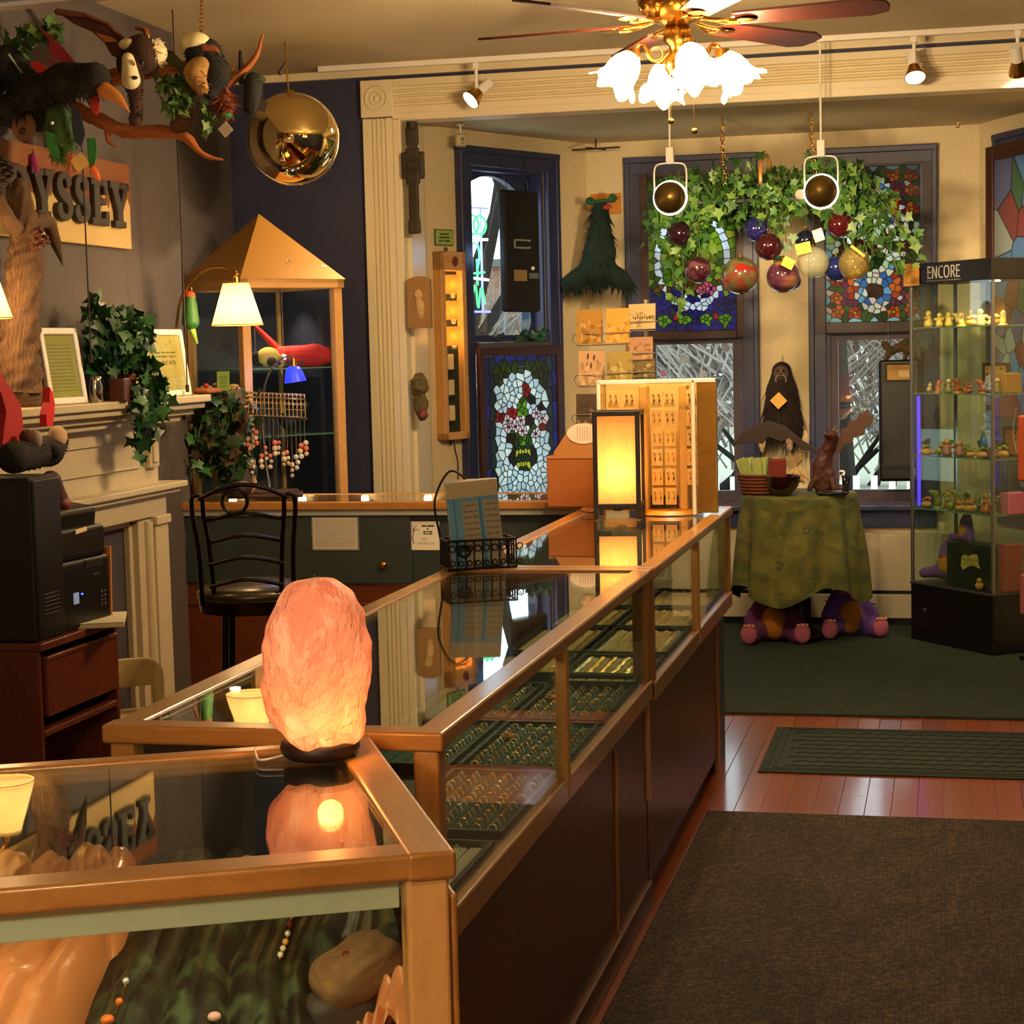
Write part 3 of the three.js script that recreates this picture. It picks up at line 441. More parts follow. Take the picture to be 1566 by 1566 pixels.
// near angled showcase
const ST = 0.453, SO = V(-0.615, 0, -2.221), sLoc = (p) => p.clone().sub(SO).applyAxisAngle(V(0, 1, 0), -ST), sAt = (x, y, z) => V(x, y, z).applyAxisAngle(V(0, 1, 0), ST).add(SO);
{
  const o = thing('corner_showcase', 'angled oak and glass showcase holding draped cloth and the glowing salt lamp', 'display case', SO, ST), p = 0.055, R = (...a) => muv(rbar(...a, 0.007)), X0 = -1.75, Z1 = -0.715;
  part('top_rail', R(X0, 0.006, TOP - 0.034, TOP, -p, 0.008), oak, o, 'honey oak front rail'); part('top_rail', R(X0, 0.006, TOP - 0.034, TOP, Z1, Z1 + p * 0.75), oak, o);
  part('top_rail', R(-p, 0.0085, TOP - 0.0355, TOP + 0.0015, Z1 - 0.002, 0.0105), oak, o); part('top_rail', R(X0 - 0.002, X0 + p, TOP - 0.0355, TOP + 0.0015, Z1 - 0.002, 0.0105), oak, o);
  for (const [x, z] of [[-p, -p], [X0, -p], [-p, Z1], [X0, Z1]]) part('post', R(x, x + p, 0.5, TOP - 0.034, z, z + p), z === -p ? paleOak : oak, o);
  part('post_strip', R(0.001, 0.012, 0.62, TOP - 0.06, -p - 0.01, -0.01), oak, o);
  part('top_glass', bar(X0 + p, -p, TOP - 0.01, TOP - 0.005, Z1 + p * 0.7, -p), glass, o);
  part('front_glass', bar(X0 + p, -p, 0.56, TOP - 0.034, -0.02, -0.016), glass, o); part('end_glass', bar(-0.02, -0.016, 0.56, TOP - 0.034, Z1 + p, -p), glass, o);
  part('valance', [rbar(X0 + p, -p - 0.002, TOP - 0.083, TOP - 0.034, -0.052, -0.046, 0.002), bar(X0 + p, -p - 0.002, TOP - 0.04, TOP - 0.034, -0.09, -0.046)], mat('#eef0d2', 0.4), o, 'pale green light housing');
  const tb = part('light_tube', T(cyl(0.008, 0.008, 1.2, 12, 0, 0, 0, 0, 0, Math.PI / 2), -0.72, TOP - 0.052, -0.07), glow('#ffe2b0', 3), o);
  lamp('rect', '#ffdba6', 12, sAt(-0.72, TOP - 0.064, -0.07), scene, { w: 1.2, h: 0.02, target: sAt(-0.72, 0.3, -0.22), name: 'case_tube_light' });
  part('deck', bar(X0, 0, 0.53, 0.56, Z1, 0), mat('#2a241b', 0.8), o); part('back_panel', muv(bar(X0, 0, 0.56, TOP - 0.034, Z1 + 0.002, Z1 + 0.012)), mat('#191512', 0.6), o);
  part('base', muv(bar(X0 + 0.03, -0.03, 0.06, 0.53, Z1 + 0.03, -0.03)), panel, o); part('bottom_rail', R(X0, 0.004, 0.5, 0.565, -p, 0.004), oak, o); part('toe_kick', bar(X0 + 0.06, -0.06, 0, 0.06, Z1 + 0.06, -0.06), black, o);
}
// draped cloth as a height field with thickness enough to fall at its rim
function drape(x0, x1, z0, z1, nx, nz, fn) {
  const g = new THREE.PlaneGeometry(1, 1, nx, nz), p = g.attributes.position, uv = g.attributes.uv;
  for (let i = 0; i < p.count; i++) { const u = p.getX(i) + 0.5, v = 0.5 - p.getY(i), q = fn(u, v); const x = mix(x0, x1, u) + (q[1] ?? 0), z = mix(z0, z1, v) + (q[2] ?? 0); p.setXYZ(i, x, q[0], z); uv.setXY(i, mix(x0, x1, u), mix(z0, z1, v)); }
  g.computeVertexNormals(); return g;
}
const velY = (x, z) => { const s = (z + 0.5) / 0.44, q = (x + s * 0.11) * 74 + 2.4 * n3(x * 12, s * 3, 3), rg = (t) => Math.pow(Math.abs(Math.sin(t)), 0.8); return 0.835 - 0.125 * Math.pow(Math.max(0, s), 1.15) + 0.022 * rg(q * 0.5) + 0.009 * rg(q * 1.1 + 1 + n3(x * 22, s * 5, 8)) + 0.022 * (n3(x * 14 + 9, s * 4, 1) - 0.5) - 0.075 * sm(Math.max(0, Math.min(1, (x + 0.19) / 0.05))) * sm(Math.max(0, Math.min(1, (s - 0.55) / 0.25))); };
const velvetM = mat('#ffffff', 0.55, { map: tex(512, 512, (u, v) => two('#08110a', '#3e4f33')((fbm(u, v, 12, 6, 5) - 0.34) * 2.6), true, [4, 4]), sheen: 1, sheenColor: new THREE.Color('#8fa27a'), sheenRoughness: 0.35, side: THREE.DoubleSide });
const satinM = mat('#d88a58', 0.24, { sheen: 0.6, sheenColor: new THREE.Color('#ffc9a0'), clearcoat: 0.4, clearcoatRoughness: 0.25, side: THREE.DoubleSide });
{
  single('velvet_cloth', 'crushed dark green velvet draped inside the near showcase', 'cloth', drape(-0.46, -0.03, -0.5, -0.06, 150, 110, (u, v) => [velY(mix(-0.46, -0.03, u), mix(-0.5, -0.06, v)) - (u < 0.1 ? 0.06 * (0.1 - u) / 0.1 : 0)]), velvetM, SO, ST);
  single('satin_cloth', 'peach satin cloth gathered beside the green velvet', 'cloth', drape(-0.95, -0.34, -0.5, -0.07, 130, 90, (u, v) => { const x = mix(-0.95, -0.34, u), s = v, q = (x * 0.8 + s * 0.13) * 120 + 4 * n3(x * 9, s * 3.2, 21), e = Math.max(0, (u - 0.88 + 0.5 * Math.max(0, v - 0.35)) / 0.12); return [0.845 - 0.1 * Math.pow(s, 1.1) + 0.026 * Math.pow(Math.abs(Math.sin(q * 0.5)), 0.6) + 0.008 * Math.pow(Math.abs(Math.sin(q * 0.9 + s * 12 + 3 * n3(x * 16, s * 9, 2))), 0.7) + 0.022 * n3(x * 14, s * 7, 5) - 0.14 * Math.min(1, e) ** 2]; }), satinM, SO, ST);
  single('satin_cloth', 'peach satin drape curling up beside the showcase corner post', 'cloth', merge([drape(-0.12, -0.03, -0.14, -0.03, 60, 60, (u, v) => [0.69 + 0.13 * Math.pow(u, 1.2) * (0.7 + 0.3 * Math.sin(v * 3)) + 0.012 * Math.sin(v * 18 + u * 7) + 0.012 * Math.sin(u * 16 - v * 6), 0, 0.012 * Math.sin(u * 9)])]), satinM, SO, ST);
  const rockM = (a, b) => mat('#ffffff', 0.9, { map: tex(128, 128, (u, v) => two(a, b)(fbm(u, v, 12, 4)), true, [1, 1]) });
  const boulder = (w, h, d, s) => { const g = new THREE.SphereGeometry(1, 40, 28), p = g.attributes.position, k = (t) => Math.sign(t) * Math.pow(Math.abs(t), 0.62); for (let i = 0; i < p.count; i++) p.setXYZ(i, k(p.getX(i)) * w / 2, k(p.getY(i)) * h / 2, k(p.getZ(i)) * d / 2); g.computeVertexNormals(); return jitter(jitter(g, 0.0055, 30, s), 0.002, 110, s + 4); }, r1 = boulder(0.125, 0.06, 0.09, 3), r2 = boulder(0.1, 0.065, 0.08, 7);
  const a = sAt(-0.102, 0.772, -0.16), b = sAt(-0.128, 0.718, -0.15);
  const R1 = single('flat_stone', 'tan flat stone tilted on the grey stone with red gems on it', 'stone', r1, rockM('#8f6a44', '#5f4429'), a, ST + 0.5); R1.rotation.set(0.2, ST + 0.35, 0.32);
  single('stone', 'rough grey stone under the tan flat stone', 'stone', r2, rockM('#5a534c', '#38332e'), b, ST + 0.3);
}
// necklaces and loose gems on the cloth
const beadM = [mat('#f2e6d6', 0.1, { metalness: 0.3 }), mat('#7c1620', 0.1), mat('#e0a24a', 0.15), mat('#dfe6ea', 0.05, { metalness: 0.6 }), mat('#d8702c', 0.15), mat('#e9b8b0', 0.2)];
const neck = (label, pts, bead, r, chainM) => { const o = thing('necklace', label, 'necklace', SO, ST), w = pts.map(([x, z]) => V(x, velY(x, z) + 0.006, z)), c = new THREE.CatmullRomCurve3(w); part('chain', new THREE.TubeGeometry(c, 40, 0.0016, 5), chainM, o); for (let i = 0; i < bead.length; i++) { const q = c.getPointAt((i + 0.5) / bead.length); part('bead', sph(r, q.x, q.y + r * 0.6, q.z, 1, 1, 1, 10, 8), beadM[bead[i]], o); } return o; };
neck('necklace of pearl and garnet beads lying on the green velvet near the tan stone', [[-0.2, -0.2], [-0.185, -0.25], [-0.17, -0.3], [-0.14, -0.37]], [0, 0, 2, 0, 1, 2, 0, 3, 0, 3], 0.0045, gold);
neck('silver and red gem necklace below the pale housing on green velvet', [[-0.34, -0.37], [-0.32, -0.34], [-0.3, -0.36], [-0.27, -0.33]], [3, 1, 3, 3, 1, 3], 0.005, chrome);
neck('fine chain with one orange bead hanging over green velvet', [[-0.4, -0.18], [-0.41, -0.14], [-0.42, -0.11]], [3, 4], 0.005, gold);
neck('amber coloured bead pair on green velvet', [[-0.25, -0.33], [-0.235, -0.34], [-0.22, -0.33]], [2, 2, 2], 0.007, gold);
for (const [x, z, k, l] of [[-0.295, -0.1, 5, 'round pink gem at the front edge of the green velvet'], [-0.22, -0.45, 0, 'pale pearl cabochon high on the green velvet'], [-0.43, -0.1, 4, 'orange bead at the left front fold of the velvet']]) single('gemstone', l, 'gem', sph(0.009, 0, 0.005, 0, 1, 0.7, 1), beadM[k], sAt(x, velY(x, z), z));
{ const e = sAt(-0.115, 0.797, -0.15); single('gemstone', 'small red gem on the tan flat stone', 'gem', sph(0.006), beadM[1], e); single('gemstone', 'second small red gem on the tan flat stone near its far edge', 'gem', sph(0.005), beadM[1], sAt(-0.085, 0.81, -0.17)); const c = sAt(-0.15, velY(-0.15, -0.4), -0.4); single('price_tag', 'small clear price tag standing on the green velvet', 'tag', rbox(0.022, 0.024, 0.002, 0.001), paper, [c.x, c.y + 0.012, c.z], ST - 0.3); }
// salt lamp
{
  const s = sAt(0, 0, 0), q = onY(487, 1158, TOP); const o = thing('salt_lamp', 'glowing pink rock salt lamp on a dark wooden base', 'lamp', [q.x, TOP, q.z - 0.01], 0);
  part('lamp_base', lathe([[0, 0], [0.052, 0], [0.06, 0.006], [0.063, 0.016], [0.06, 0.026], [0.05, 0.03], [0, 0.03]]), mat('#ffffff', 0.5, { map: grain('#3a2418', '#24140c', 0.3) }), o);
  const prof = [[0, 0.0], [0.05, 0.002], [0.07, 0.02], [0.08, 0.055], [0.086, 0.1], [0.084, 0.14], [0.077, 0.185], [0.065, 0.22], [0.045, 0.246], [0.02, 0.259], [0, 0.262]];
  let g = new THREE.LatheGeometry(new THREE.SplineCurve(prof.map(([a, b]) => new THREE.Vector2(a, b))).getPoints(60), 72);
  g = jitter(g, 0.009, 16, 5); g = jitter(g, 0.005, 45, 2);
  { const uv = g.attributes.uv; for (let i = 0; i < uv.count; i++) uv.setXY(i, uv.getX(i) * 2, uv.getY(i)); }
  const saltT = tex(512, 512, (u, v) => { const a = fbm(u, v, 5, 31, 5), b = fbm(u, v, 11, 44, 4), w = Math.max(0, b - 0.56) * 5; const c = two('#eeb09e', '#fde0d6')(a * 1.8 - 0.4); return c.map((k, i) => mix(k, [255, 240, 236][i], Math.min(0.85, w))); });
  part('salt_rock', T(g, 0, 0.024, 0), mat('#ffffff', 0.62, { map: saltT, transmission: 0.42, thickness: 0, bumpMap: grey(256, 256, (u, v) => fbm(u, v, 20, 3, 4), [2, 2]), bumpScale: 0.006, emissive: new THREE.Color('#ff6a40'), emissiveIntensity: 0.03 }), o);
  lamp('point', '#ffb058', 0.085, [0.024, 0.072, 0.03], o, { radius: 1.0, name: 'salt_bulb_light' });
  part('cord', tube([[-0.05, 0.006, 0.03], [-0.08, 0.002, 0.05], [-0.1, 0.003, 0.02], [-0.12, 0.003, -0.03]], 0.002, 16, 5), mat('#d8d0c0', 0.4), o);
}
// back counter with dark green doors
const docT = (fn, w = 256, h = 256) => mat('#ffffff', 0.8, { map: paint(w, h, fn) });
const lines = (x, w, h, x0, y0, x1, y1, n, col = '#555') => { x.fillStyle = col; for (let i = 0; i < n; i++) { let a = x0; const y = y0 + (y1 - y0) * i / n; while (a < x1) { const k = 6 + rnd() * 22; x.fillRect(a, y, Math.min(k, x1 - a), Math.max(2, (y1 - y0) / n * 0.34)); a += k + 5; } } };
const card = (w, h, m) => { const b = new THREE.BoxGeometry(w, h, 0.003); return b; };
{
  const o = thing('back_counter', 'dark green wall-end counter with sliding doors, oak edge and glass top', 'counter', [0, 0, -7.48]), x0 = -3.27, x1 = -1.42, d = 0.46, gm = mat('#26302c', 0.55), R = (...a) => muv(rbar(...a, 0.005));
  part('edge_rail', R(x0, x1, 0.935, TOP, -0.035, 0.012), oak, o); part('edge_rail', R(x0, x1, 0.935, TOP, -d, -d + 0.03), oak, o); part('light_rail', bar(x0, x1, 0.914, 0.93, -0.46, -0.3), mat('#4a4034', 0.6), o); part('lip', bar(x0, x1, 0.912, 0.935, -0.02, 0.004), mat('#8d9086', 0.5), o);
  part('top_glass', bar(x0, x1, TOP - 0.009, TOP - 0.003, -d + 0.03, -0.035), glass, o); part('deck', bar(x0, x1, 0.78, 0.8, -d, -0.03), mat('#3b3128', 0.7), o);
  part('side', R(x0 - 0.02, x0 + 0.012, 0.6, TOP - 0.002, -d, 0.012), oak, o);
  part('door', rbar(x0 + 0.012, -2.2, 0.617, 0.912, -0.02, -0.004), gm, o); const dr = part('door', rbar(-2.205, x1, 0.617, 0.912, -0.036, -0.02), gm, o);
  part('knob', [sph(0.017, 0, 0, 0.012), cyl(0.008, 0.01, 0.02, 12, 0, 0, 0, Math.PI / 2)].map((g) => g.translate(onZ(589, 866, -7.5).x, 0.7, -0.01)), brass, dr);
  part('finger_pull', rbar(-3.232, -3.215, 0.77, 0.845, -0.004, 0.002), steel, o);
  part('kick_panel', [muv(bar(x0, x1, 0.07, 0.615, -d, -0.012))], panel, o); part('panel_frame', [R(x0 + 0.03, x0 + 0.05, 0.1, 0.52, -0.012, -0.006), R(x0 + 0.03, x1, 0.52, 0.535, -0.012, -0.006)], panel, o); part('toe_kick', bar(x0, x1, 0, 0.07, -d, -0.05), black, o);
  const n1 = onZ(512, 816, -7.478), n2 = onZ(643, 820, -7.478);
  single('notice_sheet', 'framed typed notice with patterned border on the green door', 'notice', card(0.21, 0.145), docT((x, w, h) => { x.fillStyle = '#8f8c80'; x.fillRect(0, 0, w, h); x.fillStyle = '#3e4038'; for (let i = 0; i < 40; i++) { x.fillRect(i * 13, 0, 6, 8); x.fillRect(i * 13, h - 8, 6, 8); x.fillRect(0, i * 13, 8, 6); x.fillRect(w - 8, i * 13, 8, 6); } x.fillStyle = '#b3ac9c'; x.fillRect(12, 12, w - 24, h - 24); lines(x, w, h, 26, 26, w - 26, h - 20, 13, '#7d7769'); }, 360, 256), [n1.x, n1.y, -7.483]);
  single('flyer', 'white flyer with a palm tree drawing beside the brass knob', 'flyer', card(0.155, 0.122), docT((x, w, h) => { x.fillStyle = '#d9d3c2'; x.fillRect(0, 0, w, h); x.strokeStyle = '#5a5a68'; x.lineWidth = 9; x.beginPath(); x.moveTo(90, 200); x.quadraticCurveTo(60, 140, 95, 80); x.stroke(); x.lineWidth = 6; for (const [a, b] of [[45, 70], [60, 35], [120, 45], [140, 80], [50, 100]]) { x.beginPath(); x.moveTo(92, 82); x.quadraticCurveTo((92 + a) / 2, b - 15, a, b); x.stroke(); } x.fillStyle = '#2d3024'; x.fillRect(162, 34, 42, 15); x.fillRect(212, 34, 62, 15); x.fillRect(208, 58, 14, 16); x.fillStyle = '#55653a'; x.fillRect(175, 86, 80, 32); x.fillStyle = '#d9d3c2'; x.fillRect(190, 98, 46, 9); x.fillStyle = '#66666a'; x.font = 'italic 30px serif'; x.fillText('Gift', 150, 168); x.fillText('Certificates', 110, 205); }, 320, 256), [n2.x, n2.y, -7.499]);
  for (const [px, py] of [[390, 757], [483, 759], [575, 759], [668, 759]]) { const q = onY(px, py + 1, 0.945); const l = thing('puck_light', 'small bright puck light under the back counter glass', 'light', [q.x, 0.93, -7.86], 0, 'puck lights in the back counter'); part('bezel', lathe([[0.016, 0], [0.03, 0], [0.03, 0.012], [0.02, 0.016], [0.016, 0.01]]), chrome, l); part('bulb', sph(0.018, 0, 0.012, 0, 1, 0.5, 1), glow('#ffe9c8', 9), l); lamp('point', '#ffd9a0', 0.05, [0, 0.028, 0], l, { name: 'puck_glow' }); }
}
// ---------- overhead ----------
{
  const o = thing('ceiling_fan', 'brass ceiling fan with red-brown blades and four glowing glass shades', 'ceiling fan', [-0.88, H, -6.36]), Y = -0.3;
  part('canopy', lathe([[0, 0], [0.075, 0], [0.07, -0.04], [0.03, -0.06], [0.014, -0.065], [0.014, -0.14]]), brass, o);
  part('motor', lathe([[0.014, -0.12], [0.06, -0.13], [0.115, -0.16], [0.135, -0.21], [0.13, -0.25], [0.1, -0.285], [0.06, -0.3], [0.04, -0.31]], 36), brass, o);
  part('motor_band', [tor(0.134, 0.008, 0, -0.215, 0, Math.PI / 2, 0, 0, 6, 40), ...[...Array(16).keys()].map((i) => sph(0.011, Math.cos(i * 0.3927) * 0.122, -0.252, Math.sin(i * 0.3927) * 0.122, 1, 0.7, 1, 8, 6))], gold, o);
  const bladeM = mat('#ffffff', 0.4, { map: grain('#45190a', '#2a0d05', 0.4) }), bs = new THREE.Shape(); bs.moveTo(0.2, -0.05); bs.lineTo(0.64, -0.07); bs.lineTo(0.7, -0.045); bs.lineTo(0.71, 0); bs.lineTo(0.7, 0.045); bs.lineTo(0.64, 0.07); bs.lineTo(0.2, 0.05); bs.quadraticCurveTo(0.175, 0, 0.2, -0.05);
  const bladeG = muv(T(ext(bs, 0.007, 0.001, 4), 0, 0, 0, -Math.PI / 2 - 0.2)), armG = merge([tube([[0.08, 0.012, 0], [0.13, 0.0, 0.012], [0.17, -0.006, 0.03], [0.21, -0.008, 0.02]], 0.007, 12, 6), tube([[0.08, 0.012, 0], [0.13, 0.0, -0.012], [0.17, -0.006, -0.03], [0.21, -0.008, -0.02]], 0.007, 12, 6), T(sph(0.03, 0.235, -0.006, 0, 1.3, 0.2, 1.1, 14, 8), 0, 0, 0)]);
  for (let k = 0; k < 6; k++) { const a = (-6 + k * 60) * Math.PI / 180; const b = part('blade', bladeG, bladeM, o); b.position.y = Y; b.rotation.y = a; const m = part('blade_iron', armG, brass, b); }
  part('light_hub', lathe([[0.02, -0.3], [0.045, -0.315], [0.05, -0.36], [0.03, -0.375], [0.025, -0.4], [0.042, -0.42], [0.046, -0.45], [0.03, -0.475], [0.012, -0.49], [0.005, -0.52], [0, -0.53]], 28), brass, o);
  const bell = lathe([[0.026, 0], [0.036, -0.012], [0.05, -0.035], [0.056, -0.06], [0.058, -0.085], [0.066, -0.108], [0.082, -0.124]], 40), bp = bell.attributes.position;
  for (let i = 0; i < bp.count; i++) { const y = bp.getY(i), t = Math.max(0, -y - 0.08) / 0.044, a = Math.atan2(bp.getZ(i), bp.getX(i)), w = 1 + 0.13 * t * Math.sin(a * 6); bp.setXYZ(i, bp.getX(i) * w, y - 0.014 * t * Math.sin(a * 6 + 1), bp.getZ(i) * w); } bell.computeVertexNormals();
  const shadeM = mat('#fff0d0', 0.8, { transmission: 0.5, thickness: 0, emissive: new THREE.Color('#ffe0a8'), emissiveIntensity: 2.2, side: THREE.DoubleSide });
  for (let k = 0; k < 4; k++) {
    const a = (22 + k * 90) * Math.PI / 180, arm = part('lamp_arm', [tube([[0.035, -0.4, 0], [0.07, -0.43, 0], [0.1, -0.41, 0], [0.115, -0.375, 0], [0.135, -0.37, 0], [0.15, -0.39, 0]], 0.007, 20, 7), tor(0.022, 0.004, 0.075, -0.4, 0, 0, 0, 0, 6, 18), T(cyl(0.024, 0.027, 0.03, 16), 0.155, -0.4, 0, 0, 0, 0)], brass, o); arm.rotation.y = a;
    const s = part('lamp_shade', T(bell.clone(), 0, 0, 0, 0, 0, 0.62), shadeM, o); s.position.set(Math.cos(a) * 0.155, -0.405, -Math.sin(a) * 0.155); s.rotation.y = a;
    const bl = part('bulb', T(sph(0.024, 0, -0.055, 0, 1, 1.2, 1), 0, 0, 0, 0, 0, 0.62), glow('#ffe9bd', 16), s);
    lamp('point', '#ffdaa6', 3.8, V(0, -0.055, 0).applyEuler(new THREE.Euler(0, 0, 0.62)), s, { radius: 1.3, name: 'fan_bulb_light' });
  }
  for (const [dx, dz, l] of [[-0.02, 0.05, 0.3], [0.06, 0.06, 0.37]]) part('pull_chain', [rod([dx, -0.46, dz], [dx, -0.46 - l * 0.55, dz], 0.0016, 5), sph(0.011, dx, -0.465 - l * 0.55, dz)], brass, o);
}
{
  const o = thing('light_track', 'white track along the ceiling edge above the bay opening', 'light track', [0, H, -8.69]); part('rail', rbar(-2.95, 0.6, -0.028, -0.001, -0.017, 0.017, 0.004), white, o);
  const spotHead = (p, dir, label, k, warm = WARM) => {
    const h = thing('track_spotlight', label, 'spotlight', p, 0, 'track spotlights');
    part('stem', [rbox(0.03, 0.028, 0.03, 0.004, 0, -0.014 - 0.028, 0), rod([0, -0.03, 0], [0, -0.15, 0], 0.009)], white, h);
    const c = V(0, -0.175, 0), q = new THREE.Quaternion().setFromUnitVectors(V(0, -1, 0), dir.clone().normalize()), place = (g) => g.applyQuaternion(q).translate(c.x, c.y, c.z);
    part('socket', place(cyl(0.026, 0.026, 0.075, 18, 0, 0.055, 0)), white, h); part('reflector', place(lathe([[0.022, 0.03], [0.028, 0.01], [0.042, -0.025], [0.048, -0.045], [0.044, -0.044]])), brass, h);
    part('lens', place(cyl(0.044, 0.044, 0.004, 24, 0, -0.044, 0)), glow('#fff2da', 5), h);
    const lp = c.clone().addScaledVector(dir.clone().normalize(), 0.06); lamp('spot', warm, k, lp, h, { angle: 0.75, penumbra: 0.8, target: lp.clone().add(dir), radius: 2, name: 'track_spot_light' });
  };
  spotHead([-2.165, H, -8.69], V(-0.55, -0.62, 0.5), 'white track spotlight nearest the blue wall', 7);
  spotHead([-0.135, H, -8.69], V(0.1, -0.85, 0.5), 'small track spotlight right of the fan blade', 3);
  spotHead([0.315, H, -8.69], V(0.15, -0.75, -0.65), 'track spotlight above the glass tower case', 12);
  for (const [x, y, off, l] of [[-1.247, 2.28, 0, 'ring-faced pendant spotlight over the lily window'], [-0.553, 2.28, -0.07, 'ring-faced pendant spotlight against the ivy']]) {
    const h = thing('pendant_spotlight', l, 'spotlight', [x, H, -8.69], 0, 'pendant spotlights'), b = y - H;
    part('rod', rod([0, -0.03, 0], [0, b + 0.2, 0], 0.005), white, h); part('joint', rbox(0.036, 0.075, 0.036, 0.004, 0, b + 0.195, 0), white, h);
    part('yoke', tube([[-0.075, b, 0], [-0.072, b + 0.14, 0], [-0.06, b + 0.155, 0], [0.06, b + 0.155, 0], [0.072, b + 0.14, 0], [0.075, b, 0]], 0.0045, 40, 6), white, h);
    const can = part('lamp_can', [T(lathe([[0.072, 0], [0.075, -0.015], [0.07, -0.06], [0.045, -0.09], [0, -0.095]]), 0, b, 0, -Math.PI / 2)], mat('#6a5526', 0.3, { metalness: 0.8 }), h);
    part('ring_bulb', tor(0.069, 0.0115, 0, b, 0.012, 0, 0, 0, 10, 44), glow('#fff1e4', 5), h); part('reflector', T(cyl(0.064, 0.02, 0.03, 28), 0, b, -0.005, Math.PI / 2), mat('#8a7434', 0.25, { metalness: 0.9 }), h);
    part('filament', tube([[-0.014, b + 0.012, 0.016], [0, b - 0.008, 0.02], [0.016, b - 0.004, 0.016]], 0.004, 12, 6), glow('#ffe27a', 3), h);
    if (off) part('pivot_knob', sph(0.024, -0.095, b - 0.01, 0.01, 1, 1, 0.6), white, h);
    lamp('point', '#ffe6c8', 0.5, [0, b, 0.035], h, { radius: 3, name: 'ring_light' }); lamp('spot', '#ffdcaa', 5, [0, b - 0.02, -0.12], h, { angle: 0.95, penumbra: 0.7, target: V(0, b - 0.5, -1.6), radius: 2, name: 'pendant_spot_light' });
  }
}
// ivy
const leafS = shapeOf([[0, 0], [0.32, -0.12], [0.28, 0.16], [0.62, 0.3], [0.3, 0.5], [0.16, 0.62], [0, 1], [-0.16, 0.62], [-0.3, 0.5], [-0.62, 0.3], [-0.28, 0.16], [-0.32, -0.12]]);
const leafG = new THREE.ShapeGeometry(leafS); { const p = leafG.attributes.position; for (let i = 0; i < p.count; i++) p.setZ(i, -0.25 * Math.abs(p.getX(i)) - 0.12 * p.getY(i) ** 2); leafG.computeVertexNormals(); }
function leaves(o, pts, size, mats) {   // pts: places of leaves
  const sets = mats.map(() => []), q = new THREE.Quaternion(), e = new THREE.Euler();
  for (const p of pts) { const s = size * rr(0.7, 1.3); e.set(rr(-1.2, 0.8), rr(-3.1, 3.1), rr(-1, 1) + Math.PI * (rnd() < 0.75 ? 1 : 0)); q.setFromEuler(e); sets[Math.floor(rnd() * mats.length)].push(leafG.clone().scale(s, s, s).applyQuaternion(q).translate(p.x, p.y, p.z)); }
  sets.forEach((l, i) => { if (l.length) part('leaves', l, mats[i], o).userData.kind = 'stuff'; });
}
function vine(o, curves, per, size, mats, puff, stemM = mat('#4a5a2a', 0.8)) {
  const pts = []; const stems = curves.map((c) => { const k = new THREE.CatmullRomCurve3(c.map(vec)); const n = Math.max(3, Math.round(k.getLength() * per)); for (let i = 0; i < n; i++) pts.push(k.getPointAt(rnd()).add(V(rr(-1, 1), rr(-1, 1), rr(-1, 1)).multiplyScalar(puff))); return new THREE.TubeGeometry(k, 16, 0.003, 4); });
  part('stem', stems, stemM, o); leaves(o, pts, size, mats);
}
